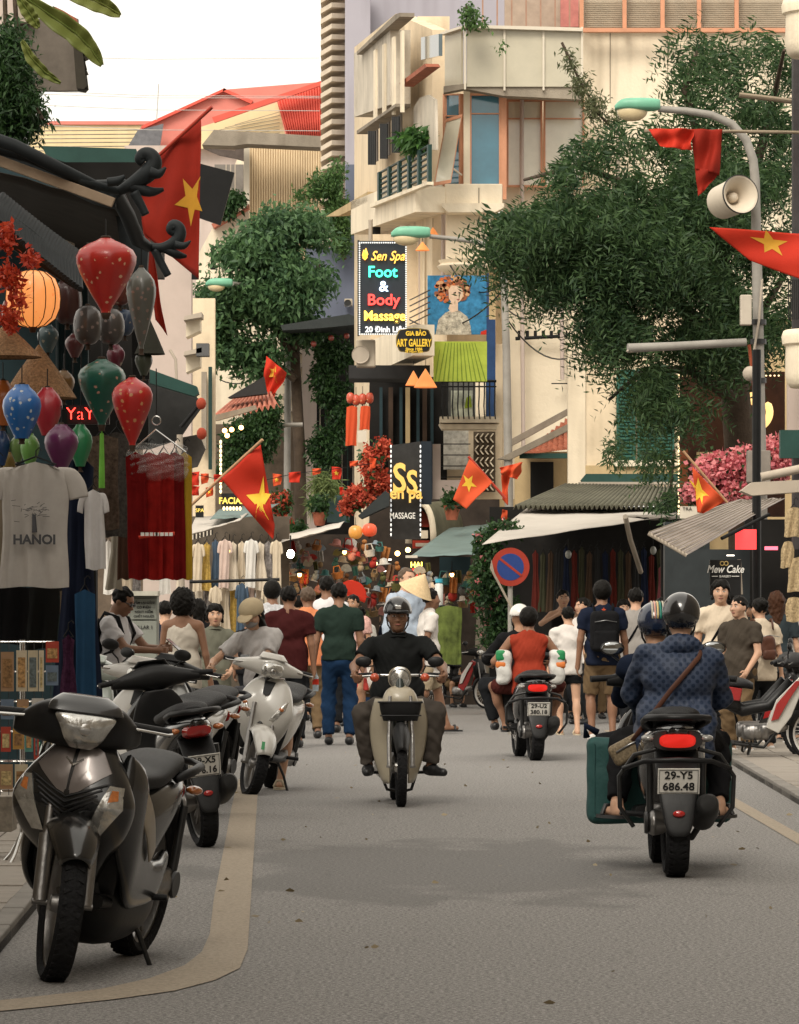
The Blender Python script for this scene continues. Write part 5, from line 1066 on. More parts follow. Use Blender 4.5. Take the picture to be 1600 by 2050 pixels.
def feather_tree():
    t = base('feathery_tree', 'big dark green tree with drooping feathery sprays over the right pavement', 'tree', 4.6, 54)
    Y = 54
    wtube('trunk', [P(1500,1300,Y+2), P(1490,1000,Y+2), P(1470,760,Y+1.5), P(1440,520,Y+1), P(1405,300,Y+1)], [.26,.22,.19,.14,.07], BARK, t, 12)
    for pts, r in (([(1470,760),(1390,640),(1290,540),(1180,480),(1060,470)],(.13,.10,.07,.04,.02)),([(1455,620),(1360,500),(1280,380),(1160,330),(1050,360)],(.12,.09,.06,.04,.02)),([(1440,520),(1500,380),(1540,240),(1570,100)],(.11,.08,.05,.02)),([(1470,800),(1380,740),(1290,740),(1220,800)],(.09,.06,.04,.02)),([(1405,300),(1370,180),(1400,90)],(.06,.04,.015)),([(1480,700),(1540,600),(1590,520)],(.08,.05,.02)),([(1360,500),(1240,560),(1120,560)],(.06,.04,.015))):
        wtube('branch', [P(x, y, Y+.8-.4*i*(1 if i%2 else -.3)) for i, (x,y) in enumerate(pts)], list(r), BARK, t, 8)
    B = [(1190,430,120,75,53,1.2,1.1),(1075,440,105,60,52.6,1,1),(1290,330,110,70,53.5,1.2,1),(1330,500,150,130,53.5,1.6,1.3),(1220,520,120,60,53,1,1),(1430,420,130,150,54,1.7,1.2),(1540,400,90,180,54.4,1.4,1),
         (1560,200,80,130,55,1,.8),(1430,180,90,90,54.5,1,.42),(1500,90,90,60,55,1,.4),(1400,90,60,70,54.5,.8,.35),(1290,620,120,90,53.4,1.2,1.),(1430,640,120,110,54,1.4,1.1),(1560,620,60,110,54.3,1,.8),(1370,770,110,80,53.8,1,.8),
         (1320,800,60,70,53.2,.7,.7),(1330,880,50,46,53.4,.6,.7),(1110,350,70,36,52.7,.7,.55),(1240,260,70,40,53.2,.7,.35),(1180,300,60,40,53,.7,.5),(1330,270,60,50,54,.7,.5),(1060,520,80,36,52.6,.7,.8),(1000,500,46,24,52.5,.5,.7),(1130,560,80,36,52.7,.7,.7),
         (1010,430,40,30,52.5,.5,.6),(1480,250,90,60,54.5,1,.6),(1355,1010,40,30,53.6,.3,.5),(1150,540,60,50,53,.6,.5),(1230,640,80,60,53,.8,1.)]
    pts = blob_points(B, 6000, .3); q_ = np.sin(2.6*pts[:,0]+1.3*np.sin(3.1*pts[:,2]))*np.sin(3.7*pts[:,2]+1.1*pts[:,0])+.6*np.sin(7.3*pts[:,0]+2)*np.sin(6.1*pts[:,2]); pts = pts[q_ > -.42]; n = len(pts); M_ = 17; out = nrng.uniform(-1,1,(n,3)); out[:,2] = -abs(out[:,2])*.7-.15; out[:,1] *= .6; out[:,0] -= .25; out /= np.linalg.norm(out,axis=1,keepdims=True)
    L = nrng.uniform(.30,.62,n); C_, N_, S_ = [], [], []; side = np.cross(out, np.array([0,1.,.3])); side /= np.linalg.norm(side,axis=1,keepdims=True)
    for k in range(M_):
        u = k/M_; c = pts+out*(L*u)[:,None]-np.array([0,0,1])*(L*.5*u*u)[:,None]; sg = 1 if k%2 else -1
        C_.append(c); N_.append(side*sg+out*.7+nrng.normal(0,.12,(n,3))); S_.append(nrng.uniform(.09,.17,n)*(1-.4*u))
    leaves('crown', np.concatenate(C_), np.concatenate(N_), np.concatenate(S_), LF1, t, aspect=.26)
feather_tree()
def broad_tree():
    t = base('broadleaf_tree', 'rounded dense tree in front of the finned tower', 'tree', -2.4, 86); Y = 86
    wtube('trunk', [P(606,1240,Y), P(600,900,Y), P(590,700,Y), P(560,560,Y)], [.13,.12,.10,.05], BARK, t, 10)
    for pts in ([(592,720),(540,640),(470,620),(430,640)],[(590,700),(620,600),(640,520)],[(592,760),(540,720),(490,720)]): wtube('branch', [P(x,y,Y-.2) for x,y in pts], [.09,.06,.04,.015][:len(pts)], BARK, t, 7)
    B = [(560,470,75,50,86,1.1,1.2),(610,480,52,60,86.3,1,1.1),(500,520,75,55,85.6,1,1.1),(590,560,66,60,85.6,1,1.2),(480,590,70,45,85.4,1,1),(440,650,45,50,85.4,.8,.8),(560,640,60,40,85.6,.6,.45),(620,640,40,50,86,.6,.9),(450,700,50,25,85.4,.6,.9),(420,680,30,40,85.3,.5,.7),(560,600,70,40,85.2,.6,.9),(540,700,70,28,85.6,.6,.7),(480,750,18,20,85.4,.3,.35),(430,590,30,40,85.4,.6,.7),(640,540,26,50,86,.7,.8),(415,620,22,60,85.4,.5,.6),(510,735,50,25,85.5,.4,.5)]
    p = blob_points(B, 6800, .35); q_ = np.sin(2.1*p[:,0]+1.3*np.sin(2.7*p[:,2]))*np.sin(2.9*p[:,2]+p[:,0]); p = p[q_ > -.5]; C_ = np.repeat(p, 5, 0)+nrng.normal(0,.13,(len(p)*5,3)); N_ = nrng.normal(size=C_.shape); N_[:,2] -= .5
    leaves('crown', C_, N_, nrng.uniform(.10,.20,len(C_)), LF2, t, aspect=.42, droop=.1)
    t = base('wispy_shrub', 'light green wispy shrub growing out of the finned tower', 'shrub', -1.6, 89.5)
    wtube('stem', [P(690,520,89.8), P(660,420,89.6), P(620,380,89.4)], [.05,.03,.012], BARK, t, 6); wtube('stem', [P(690,480,89.8), P(680,400,89.6), P(675,330,89.4)], [.04,.025,.01], BARK, t, 6)
    p = blob_points([(650,370,34,28,89.4,.5,1),(672,420,26,50,89.5,.5,1.1),(615,390,30,16,89.3,.4,.6),(676,345,16,26,89.5,.4,.7),(685,470,20,50,89.7,.4,1)], 1300); C_ = np.repeat(p, 4, 0)+nrng.normal(0,.05,(len(p)*4,3)); N_ = nrng.normal(size=C_.shape)
    leaves('crown', C_, N_, nrng.uniform(.07,.14,len(C_)), leafmat('light leaf', (.03,.08,.025), (.10,.18,.05)), t, aspect=.35)
broad_tree()
def climber(name, label, x, Y, blobs, n, mat=LF3, sz=(.07,.13), stems=(), cat='plant', asp=.5, flower=None, nf=0, fs=(.07,.12)):
    t = base(name, label, cat, x, Y); p = blob_points(blobs, n); C_ = np.repeat(p, 4, 0)+nrng.normal(0,.05,(len(p)*4,3)); N_ = nrng.normal(size=C_.shape); N_[:,2] -= .4
    leaves('foliage', C_, N_, nrng.uniform(*sz,len(C_)), mat, t, aspect=asp, droop=.15)
    for s_ in stems: wtube('stem', [P(*q) for q in s_], .02, BARK, t, 6)
    if flower:
        p = blob_points(blobs if nf > 0 else [], abs(nf)); C_ = np.repeat(p, 7, 0)+nrng.normal(0,.025,(len(p)*7,3)); leaves('blossom', C_, nrng.normal(size=C_.shape), nrng.uniform(*fs,len(C_)), flower, t, aspect=.8)
    return t
climber('climbing_plant', 'thick climber covering the wall above the facial sign', -2.9, 84, [(520,860,44,70,84,.5,1.2),(480,890,40,60,83.8,.4,1),(540,820,24,30,84,.4,1),(460,940,26,30,83.6,.3,.8)], 1700, stems=[[(520,1000,84),(515,900,84),(540,820,84)]])
climber('climbing_plant', 'dark hanging creeper under the charcoal canopy', -1.2, 87, [(670,710,40,40,85.6,.4,1.2),(650,760,30,60,85.7,.3,1),(690,820,40,70,85.8,.3,.8),(650,900,40,50,85.8,.3,1),(720,720,22,30,85.4,.3,.6)], 1500, stems=[[(660,1000,86),(655,850,86),(668,690,86)]])
climber('potted_fern', 'drooping fern fixed to the pale pier', -1.8, 85, [(650,970,26,20,85,.3,1),(630,1005,14,18,85,.3,.6)], 180, leafmat('fern', (.08,.13,.04), (.22,.27,.10)), (.15,.28), [[(640,1000,85),(645,960,85)]], asp=.14)
climber('flowering_vine', 'green vine dotted with pink blossoms beside the no-parking sign', 1.3, 57, [(975,1090,26,30,57,.3,1),(985,1150,34,60,57,.4,1),(1000,1220,30,50,57,.3,1),(960,1180,14,60,56.8,.3,.5),(1010,1060,30,16,57.2,.3,.8),(985,1270,20,30,57,.3,.6)], 1500, sz=(.05,.10), stems=[[(1010,1330,57.3),(1000,1200,57.2),(985,1080,57.1)]], flower=PETP, nf=34, fs=(.04,.07))
climber('bougainvillea', 'bushy pink bougainvillea behind the lamp post', 4.6, 52, [(1440,950,55,45,52.5,.5,1.2),(1500,935,60,40,52.5,.5,1.1),(1400,985,36,22,52.3,.4,1),(1550,920,50,46,52.5,.5,1),(1480,985,50,24,52.3,.4,1),(1580,900,20,30,52.5,.3,.5)], 420, sz=(.05,.10), stems=[[(1500,1240,53),(1490,1000,53),(1450,940,53)]], flower=PETP, nf=2600, fs=(.04,.085))
climber('flower_garland', 'red flowers spilling over the shop balcony edge', -.7, 66, [(745,935,26,46,66,.3,1),(720,995,34,24,66,.3,1),(765,900,16,26,66,.2,1),(695,1015,18,16,66,.2,1),(760,965,24,30,66,.25,1)], 90, flower=PETR, nf=700, fs=(.04,.08), stems=[[(770,990,66),(740,960,66)]])
climber('flower_tub', 'pinkish flowers in front of the lane beside the second lamp post', -2.3, 72, [(562,1005,22,22,72,.25,1),(570,1050,16,20,72,.2,.6)], 110, flower=PETR, nf=120, fs=(.04,.08), stems=[[(560,1100,72),(562,1000,72)]])
climber('potted_plant', 'leafy potted plant on the green balcony rail', .2, 70, [(833,278,28,16,69.6,.35,1)], 140, leafmat('pot plant leaf', (.02,.07,.02), (.08,.18,.04)), (.15,.28), [[(833,300,69.6),(833,280,69.6)]], asp=.25)
climber('terrace_plant', 'thin trailing plant on the top terrace rail', 1.1, 69, [(938,30,14,26,69,.2,1),(960,48,24,8,69,.2,.8),(1000,95,10,8,69,.2,.4)], 120, leafmat('light leaf', (.03,.08,.025), (.10,.18,.05)), (.05,.10), [[(935,60,69),(934,10,69)]])
climber('trailing_shrub', 'sparse shrub hanging over the bay window at the roof edge', 3.2, 60, [(1140,120,14,26,60,.3,.5),(1165,170,20,26,60,.3,.7),(1190,215,24,26,60,.3,.9),(1230,240,26,16,60,.3,.6)], 330, leafmat('dull leaf', (.05,.07,.03), (.14,.15,.07)), (.05,.11), [[(1125,85,60),(1160,160,60),(1200,230,60),(1240,270,60)],[(1240,270,60),(1300,330,59)]], asp=.3)
climber('vine_curtain', 'tangle of vines hanging down the wall at the left edge', -4, 34, [(20,150,40,120,34,.4,1.1),(45,220,30,70,34,.3,1),(15,250,30,60,34,.3,.8),(80,235,12,40,34,.2,.22)], 2300, LF3, (.04,.09), [[(30,0,34),(40,150,34),(50,270,34)],[(60,190,34),(85,240,33.9)],[(10,0,34),(18,280,34)]], asp=.3)
climber('hedge_tuft', 'small dark shrub behind the black board', -3.6, 100, [(470,400,22,18,104,.3,1),(455,420,16,20,104,.3,1)], 200, sz=(.1,.2), stems=[[(470,440,104),(468,400,104)]])
climber('low_foliage', 'dark foliage hanging over the end of the corrugated roof', 4, 58, [(1345,1005,30,22,58,.3,1),(1320,1016,26,10,58,.3,1),(1230,905,26,36,58,.3,.6),(1300,930,26,40,58,.3,.6)], 380, LF1, (.05,.12), [[(1350,900,58.3),(1340,1010,58.2)]], asp=.25)
t = base('banana_plant', 'yellowing banana leaves curling over the top left corner', 'plant', -3.6, 31)
def bleaf(pts, wid, Y):
    ps = [P(x, y, Y) for x, y in pts]; m = len(ps)
    def fn(u, v):
        f = v*(m-1); i = min(int(f), m-2); p = ps[i].lerp(ps[i+1], f-i); tg = (ps[i+1]-ps[i]).normalized(); s = Vector((-tg.z,0,tg.x)); w_ = wid*math.sin(math.pi*min(.999,(v*.92+.06)))**.6*(1+.05*math.sin(v*23)*abs(u-.5)*2)
        return tuple(p+s*(u-.5)*w_+Vector((0,-abs(u-.5)*w_*.9+.006*math.sin(v*30),-abs(u-.5)*.02)))
    MB().sheet(fn, 8, 40).build('leaf', BANL, t, 180, world=True, solid=.004); wtube('leaf_rib', [p+Vector((0,-.012,0)) for p in ps], .008, BANL, t, 6)
bleaf([(38,-5),(62,30),(78,55)], .10, 31); bleaf([(50,-5),(100,30),(150,65),(180,95),(205,130)], .16, 31.2); bleaf([(112,-25),(160,-12),(205,8),(242,30)], .15, 31.1); bleaf([(45,80),(62,115),(90,145),(122,165)], .08, 31)
# ---------------------------------------------------------------- left row of shops
b = base('tiled_roof_shop', 'dark shop with tiled curling roofs at the left edge, hung with lanterns', 'shop', -2.9, 30)
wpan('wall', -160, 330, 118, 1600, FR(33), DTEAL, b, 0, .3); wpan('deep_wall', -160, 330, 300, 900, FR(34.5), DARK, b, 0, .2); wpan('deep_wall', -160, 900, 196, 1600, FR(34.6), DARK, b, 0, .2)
for x in (118,133,150,166): wpan('door_board', x, 520, x+12, 820, FR(33.2), DTEAL, b, 0, .1)
MB().tube([P(-60,262,28), P(30,292,28), P(120,338,28), P(190,372,28.2), P(250,366,28.4)], [.045,.045,.045,.04,.025], 12).build('roof_ridge', TILEB, b, 60, world=True)
MB().tube([P(-60,285,28.1), P(60,318,28.1), P(160,362,28.1), P(235,382,28.3), P(262,374,28.4)], [.03]*5, 10).build('roof_ridge', TILEB, b, 60, world=True)
pan('roof_slope', [(-80,275),(60,312),(240,385),(235,420),(190,410),(40,340),(-80,300)], FR(28.6), TILEB, b, 0, .2)
pan('fascia_board', [(-80,290),(0,312),(232,398),(224,416),(0,334),(-80,312)], FR(28.4), M('weathered fascia', (.36,.27,.19), .8, var=.2, dirt=.4, scale=4), b, .3, .05, bevel=.004)
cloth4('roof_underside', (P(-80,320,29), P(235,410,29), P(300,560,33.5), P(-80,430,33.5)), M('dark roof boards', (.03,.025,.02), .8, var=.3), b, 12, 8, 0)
for i in range(9): wpan('roof_batten', 150+i*3, 398+i*11, 205+i*3, 400+i*11, FR(32), M('pale batten', (.30,.28,.25), .7), b, 0, .03)
wpan('ceiling_panel', 118, 470, 150, 500, FR(32.6), CONL, b, 0, .05)
for k in range(27):                       # lower tiled eave: a tile at a time
    u = k/26; x, y = -8+u*166, 418+u*125+4*math.sin(u*3); p0, p1 = P(x,y,27.8), P(x+3,y+2+22+12*u,27.6)
    MB().tube([p0+Vector((0,.5,.14)), p0, p1-Vector((0,.02,0))], [.022,.024,.020], 8).build('eave_tile', TILEB, b, 60, world=True)
MB().tube([P(-20,408,27.9), P(60,468,27.9), P(110,510,27.9), P(162,548,27.9)], .035, 10).build('eave_ridge', TILEB, b, 60, world=True)
pan('eave_board', [(-20,420),(160,545),(165,570),(150,580),(-20,470)], FR(28.1), WOODD, b, 0, .12)
def curl(par, pts, r, Y, name='roof_ornament'):
    A_ = np.array([[*P(x,y,Y), q_] for (x,y),q_ in zip(pts, r)]); m_ = len(A_); o_ = []
    for i in range(m_-1):
        p0, p1, p2, p3 = A_[max(i-1,0)], A_[i], A_[i+1], A_[min(i+2,m_-1)]
        for t in (0,.25,.5,.75): o_.append(.5*((2*p1)+(-p0+p2)*t+(2*p0-5*p1+4*p2-p3)*t*t+(-p0+3*p1-3*p2+p3)*t**3))
    o_.append(A_[-1]); ps = [Vector(q_[:3]) for q_ in o_]; r = [max(q_[3],.004) for q_ in o_]; MB().tube(ps, r, 12).build(name, TILEB, par, 180, world=True)
curl(b, [(236,384),(262,370),(290,352),(304,338),(308,322),(300,310),(288,308),(281,318),(288,326)], [.03,.045,.06,.06,.055,.05,.042,.04,.03], 28.2)
curl(b, [(262,372),(300,384),(328,379)], [.045,.035,.012], 28.2); curl(b, [(300,345),(318,348),(332,335)], [.04,.03,.008], 28.1); curl(b, [(268,385),(282,410),(292,430)], [.035,.03,.028], 28.1); curl(b, [(215,365),(235,362),(250,352)], [.03,.03,.01], 28.1)
curl(b, [(298,494),(325,496),(350,486),(360,470),(358,456),(348,450),(342,460),(350,468)], [.03,.035,.045,.045,.042,.038,.034,.025], 29.4); curl(b, [(330,498),(356,510),(374,513)], [.03,.03,.01], 29.4); curl(b, [(350,490),(368,492),(382,482)], [.03,.025,.006], 29.3); curl(b, [(310,500),(325,530),(337,552)], [.032,.028,.026], 29.4)
MB().tube([P(230,385,28.4), P(255,430,28.8), P(275,480,29.2), P(298,495,29.4)], [.05,.055,.05,.035], 10).build('hip_ridge', TILEB, b, 60, world=True)
pan('hip_side', [(228,385),(250,385),(300,495),(290,640),(262,640),(240,470)], FR(29.8), TILEB, b, 0, .15)
wpan('black_panel', 265, 620, 300, 760, FR(33), BLKI, b, 0, .05)
# house behind, top left
b = base('eaved_house', 'pink walled house with broken wooden eave at the top left', 'building', -5, 44)
wpan('wall', -60, -20, 34, 600, FR(44), PINKW, b, 0, .2); wpan('grey_gable', 32, 40, 158, 184, FR(43), M('grey boards', (.13,.11,.09), .85, var=.2, streak=.3), b, 0, .1); wpan('white_trim', 32, -10, 62, 48, FR(42.9), CONL, b, 0, .12)
pan('roof_edge', [(110,20),(158,45),(165,70),(178,180),(172,186),(158,184),(150,80),(120,40)], FR(42.6), M('rotten eave board', (.035,.03,.022), .9, var=.3), b, 0, .3); pan('tile_edge', [(115,22),(132,30),(158,46),(160,62),(140,48),(115,32)], FR(42.5), TERR, b, .1, .3)
for i in range(9): pan('eave_splinter', [(160+i*1.6,92+i*10),(168+i,88+i*10),(172+(i%3)*3,100+i*10),(164,108+i*9)], FR(42.5), M('rotten eave board', (.1,.1,.1)), b, .1, .05)
# green canopies & black board
b = base('green_gutter_house', 'grey house with long dark green roof gutter behind the flag', 'building', -3.6, 40)
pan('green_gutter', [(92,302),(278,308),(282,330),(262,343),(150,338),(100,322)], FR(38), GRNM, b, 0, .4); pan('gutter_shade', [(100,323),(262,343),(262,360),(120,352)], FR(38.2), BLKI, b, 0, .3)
pan('wall', [(120,350),(330,372),(330,560),(120,560)], FR(39.5), M('dark timber wall', (.04,.035,.03), .8, var=.3), b, 0, .2)
b = tag(pan('black_board', [(398,328),(470,347),(442,452),(399,437)], FR(45), BLKI, None, 0, .08), 'slanting black board sticking out behind the big flag', 'board')
b = base('white_side_wall', 'tall plain whitish wall with small balconies left of the tree', 'building', -2.9, 60)
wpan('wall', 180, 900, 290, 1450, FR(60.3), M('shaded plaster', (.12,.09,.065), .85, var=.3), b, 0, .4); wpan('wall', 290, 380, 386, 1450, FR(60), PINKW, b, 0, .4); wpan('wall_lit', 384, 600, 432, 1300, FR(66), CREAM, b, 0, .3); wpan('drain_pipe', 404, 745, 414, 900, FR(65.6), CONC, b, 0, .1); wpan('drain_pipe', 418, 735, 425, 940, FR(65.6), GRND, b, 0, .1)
for y in (645,715): pan('balcony_box', [(376,y+35),(376,y),(404,y-8),(404,y+22)], FR(59), CREAM2, b, 0, .5); pan('balcony_rim', [(372,y+2),(374,y-6),(408,y-14),(408,y-4)], FR(58.8), CONL, b, 0, .6)
wpan('air_unit', 395, 690, 420, 715, FR(58.5), M('grey unit', (.1,.1,.1), .7), b, 0, .3); pan('window_arch', [(384,560),(384,480),(398,470),(398,560)], FR(59.6), DARK, b, .2, .05)
wtube('wall_bracket', [P(340,700,58), P(352,720,58), P(354,770,58)], .02, CONL, b)
pan('green_sign_edge', [(272,740),(292,738),(396,776),(400,790),(392,796),(272,760)], FR(42), GRNM, b, 0, .25)
b = base('left_stall_awning', 'dark stall canopy with green front board above the hanging red dresses', 'awning', -2.1, 42)
pan('canopy_side', [(285,762),(392,792),(408,812),(380,850),(360,880),(300,900),(285,860)], FR(42.6), M('charcoal tarpaulin', (.025,.025,.024), .8, var=.3), b, 0, .2)
pan('canopy_flap', [(358,878),(400,870),(412,900),(396,935),(372,940),(352,905)], FR(42.8), M('grey cloth flap', (.10,.09,.08), .85, var=.3), b, 0, .1)
for p in ((403,808),(404,868)): MB().ell(P(*p,41.5), (.05,.05,.06), 12).build('red_knob', PETR, b, 180, world=True)
wtube('pole', [P(360,870,42), P(366,1330,42)], .03, CONL, b)
wtube('bracket', [P(362,855,41.8), P(395,815,41.8)], .02, BLKI, b)
# mid-left shop row with awnings
b = base('red_tiled_lean_to', 'lean-to with faded red tiles and grey edge under the tree', 'building', -3.6, 80)
corrug('roof', [P(470,800,80), P(545,788,80), P(560,812,78), P(420,840,78)], M('faded tile', (.42,.16,.11), .85, var=.25, dirt=.4), b, 12, .05); pan('gutter', [(406,838),(512,812),(516,820),(440,842),(410,846)], FR(77.6), CONC, b, 0, .2)
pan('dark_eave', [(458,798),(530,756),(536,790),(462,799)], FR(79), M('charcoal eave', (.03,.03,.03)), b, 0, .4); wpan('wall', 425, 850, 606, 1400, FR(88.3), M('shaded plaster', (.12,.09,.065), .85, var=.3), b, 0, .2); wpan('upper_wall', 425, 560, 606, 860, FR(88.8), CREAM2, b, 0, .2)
for x,y in ((450,862),(464,860),(483,856),(455,872)): MB().ell(P(x,y,77), (.045,.045,.045), 10).build('bulb', M('warm bulb', (1,.6,.2), .5, emit=(1,.55,.18), estr=6), b, 180, world=True)
b = base('facial_shop', 'row shop with grey awnings above cream dresses and a facial sign', 'shop', -2.8, 58)
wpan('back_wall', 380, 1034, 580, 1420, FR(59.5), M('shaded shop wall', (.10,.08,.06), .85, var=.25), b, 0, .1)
cloth4('awning', (P(392,1036,58.5), P(500,1026,58.5), P(480,1042,55), P(376,1072,55)), TARP, b, 10, 4); cloth4('awning', (P(440,1020,59), P(560,1008,59), P(520,1034,56.5), P(420,1040,56.5)), TARPG, b, 10, 4)
for i in range(14): wpan('awning_fringe', 378+i*3.6, 1072-i*.9, 380+i*3.6, 1082-i*.9, FR(54.95), BLKI if i%2 else LOUV, b, 0, .01)
cloth4('awning', (P(570,1072,62), P(690,1044,62), P(680,1056,58), P(562,1086,58)), M('pale awning', (.55,.50,.44), .7, var=.1), b, 10, 4)
wpan('dark_shop_recess', 540, 1070, 760, 1420, FR(63.5), M('shop recess', (.035,.026,.020), .8, var=.5, scale=3), b, 0, .1)  # recess wall colour is darkened to stand for shade under the awnings
s_ = wpan('sign_board', 444, 988, 484, 1018, FR(57.5), BLKP, b, 0, .08); text('FACIAL', .12, M('yellow lettering', (.7,.5,.08), .5, emit=(1,.7,.15), estr=.6), s_, P(464,1003,57.41), ext=.002, bold=.003, world=True, sx=.9)
for k in range(18): MB().ell(P(442 if k<12 else 442+(k-11)*6.5, 885+k*9 if k<12 else 1018, 57.3), (.018,.01,.03), 8).build('sign_bulb', M('warm pin bulb', (1,.8,.5), .5, emit=(1,.7,.35), estr=1.2), b, 180, world=True)
wpan('green_sign', 392, 1012, 408, 1036, FR(57), BLKP, b, 0, .05); text('SPA', .07, M('yellow lettering', (1,1,1)), b, P(400,1022,56.9), ext=.002, world=True)
# black sign "Sen Spa" big on the corner + vaulted shop
b = base('vaulted_souvenir_shop', 'souvenir shop with a mossy barrel vault and red lacquer front', 'shop', .5, 66)
def vault(u, v):
    a = math.pi*(u*1.0); x0, y0 = 838+ v*90, 1010; hw = 26+v*26; 
    Y = 66+v*3; p = P(843+v*60-hw*math.cos(a)+v*20, 1085-78*math.sin(a)**.8-(8*v), Y); return tuple(p)
MB().sheet(vault, 20, 10).build('vault_roof', M('mossy vault', (.10,.095,.06), .85, var=.35, scale=3, dirt=.4), b, 180, world=True, solid=.06)
MB().tube([P(843-25*math.cos(math.pi*u), 1088-80*math.sin(math.pi*u)**.8, 65.9) for u in np.linspace(0,1,17)], .05, 8).build('vault_arch', CREAM2, b, 180, world=True)
MB().prism([P(843-20*math.cos(math.pi*u), 1082-60*math.sin(math.pi*u)**.8, 66.2) for u in np.linspace(0.12,.88,11)], (0,.05,0)).build('red_arch_panel', M('red lacquer', (.42,.04,.02), .4, var=.3, scale=4), b, world=True)
wpan('lattice', 828, 1062, 857, 1078, FR(66.0), CREAM2, b, 0, .04); s_ = wpan('red_sign', 826, 1082, 860, 1098, FR(65.6), M('red lacquer', (.42,.04,.02)), b, 0, .08); wpan('sign_strip', 832, 1087, 860, 1094, FR(65.5), LOUV, b, 0, .02)
cloth4('green_awning', (P(900,1058,66), P(1010,1046,66), P(960,1110,60), P(818,1116,60)), TARPG, b, 12, 6, .05); wpan('awning_flap', 812, 1112, 836, 1117, FR(59.9), LOUV, b, 0, .05)
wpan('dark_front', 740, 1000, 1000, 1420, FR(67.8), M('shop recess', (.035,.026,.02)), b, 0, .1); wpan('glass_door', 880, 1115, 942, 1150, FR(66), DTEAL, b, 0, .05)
pan('canopy', [(718,1035),(772,985),(780,992),(780,1015),(725,1040)], FR(65), M('charcoal canopy', (.03,.035,.035)), b, 0, .8)
s_ = wpan('neon_panel', 825, 1138, 842, 1158, FR(63), M('red neon panel', (.5,.02,.02), .5, emit=(1,.05,.03), estr=1.2), b, 0, .03); text('HAI', .11, M('yellow neon', (1,.7,.1), .5, emit=(1,.75,.1), estr=3), b, P(834,1131,62.9), ext=.003, bold=.003, world=True)
for x,y in ((796,1108),(817,1101)): MB().ell(P(x,y,64), (.04,.035,.04), 12).build('bulb', M('warm bulb', (1,1,1)), b, 180, world=True)
for x,y in ((775,1119),(765,1142)): wpan('tube_lamp', x, y, x+9, y+2.5, FR(64), M('white tube', (1,1,1), .5, emit=(1,.9,.75), estr=3), b, 0, .03)
# right end: brown shop with round emblem, dark bakery shop, balconies at the edge
b = base('bakery_shop', 'dark shopfront with striped awning and hanging black sign on the right', 'shop', 4, 48)
wpan('upper_board', 1360, 745, 1570, 1035, FR(57.5), M('dark brown board', (.045,.018,.010), .5, var=.3), b, 0, .12); wpan('brown_edge', 1362, 900, 1376, 1030, FR(57.2), M('rust brown', (.22,.07,.03), .6, var=.2), b, 0, .12)
for i in range(34): MB().ell(P(1359, 752+i*8.4+(i*7%3), 57), (.013,.012,.02), 8).build('sign_bulb', M('warm pin bulb', (1,1,1)), b, 180, world=True)
for i in range(24): MB().ell(P(1366+i*8.4, 752, 57), (.013,.012,.012), 8).build('sign_bulb', M('warm pin bulb', (1,1,1)), b, 180, world=True)
EMB = M('lit gold emblem', (.8,.55,.22), .4, emit=(1,.62,.22), estr=.75); m_ = MB()
m_.tube([P(1505+36*math.cos(a), 825+34*math.sin(a), 56.9) for a in np.linspace(-.6, math.pi+.9, 26)], [.02]+[.05]*24+[.02], 8).build('emblem_ring', EMB, b, 180, world=True)
for k in range(13): a = k/13*6.28; r_ = 10+12*(k%3)/2; MB().tube([P(1500+r_*math.cos(a), 822+r_*math.sin(a), 56.85), P(1500+(r_+12)*math.cos(a+.5), 818+(r_+12)*math.sin(a+.5), 56.85)], [.045,.015], 6).build('emblem_stroke', EMB, b, 180, world=True)
MB().prism([P(x,y,56.85) for x,y in ((1486,800),(1474,788),(1484,786),(1492,776),(1500,786),(1512,784),(1504,798))], (0,.03,0)).build('emblem_crest', EMB, b, world=True)
wpan('bamboo_slats', 1395, 905, 1500, 925, FR(57), M('ochre stucco', (1,1,1)), b, 0, .03)
s_ = wpan('white_sign', 1361, 1014, 1402, 1038, FR(50), LOUV, b, 0, .06); text('TRÀ', .06, PLK, s_, P(1376,1019,49.93), ext=.001, world=True)
wpan('side_wall', 1328, 1046, 1345, 1400, FR(47), M('slate shop wall', (.1,.1,.1)), b, 0, .3); wpan('front_wall', 1345, 1100, 1500, 1400, FR(49), M('slate shop wall', (.1,.1,.1)), b, 0, .1); wpan('interior', 1490, 1040, 1620, 1400, FR(50), DARK, b, 0, .1)
cloth4('awning', (P(1475,1002,49), P(1572,998,49), P(1375,1110,44.5), P(1298,1066,44.5)), STRIPA, b, 16, 12, .04, .01); wtube('awning_rim', [P(1298,1068,44.5), P(1375,1112,44.5)], .02, CONL, b); wtube('awning_arm', [P(1445,1078,46), P(1540,1030,46.5)], .02, BLKI, b)
for i in range(11):
    u = i/11; wtube('awning_seam', [P(1300+u*76,1065+u*43,44.45), P(1477+u*95,1001-u*4,48.9)], .006, CONC, b, 5)
wpan('red_screen', 1472, 1060, 1514, 1100, FR(47), M('red lit panel', (.6,.05,.05), .5, var=.4, scale=3, emit=(1,.06,.06), estr=.9), b, 0, .04); wpan('pink_light', 1531, 1094, 1557, 1101, FR(49), M('pink light', (1,.1,.2), .5, emit=(1,.15,.2), estr=1.5), b, 0, .03)
wpan('light_strip', 1455, 1111, 1470, 1113, FR(48), M('white tube', (1,1,1)), b, 0, .02); wtube('post', [P(1515,700,47.6), P(1515,1240,47.6)], .05, BLKI, b); wtube('steel_rail', [P(1480,1120,47), P(1484,1190,47)], .02, CONL, b)
s_ = tag(wpan('hanging_sign', 1421, 1121, 1483, 1192, FR(46), BLKP, None, 0, .05), 'small black hanging sign with white handwriting beside the bakery front', 'sign')
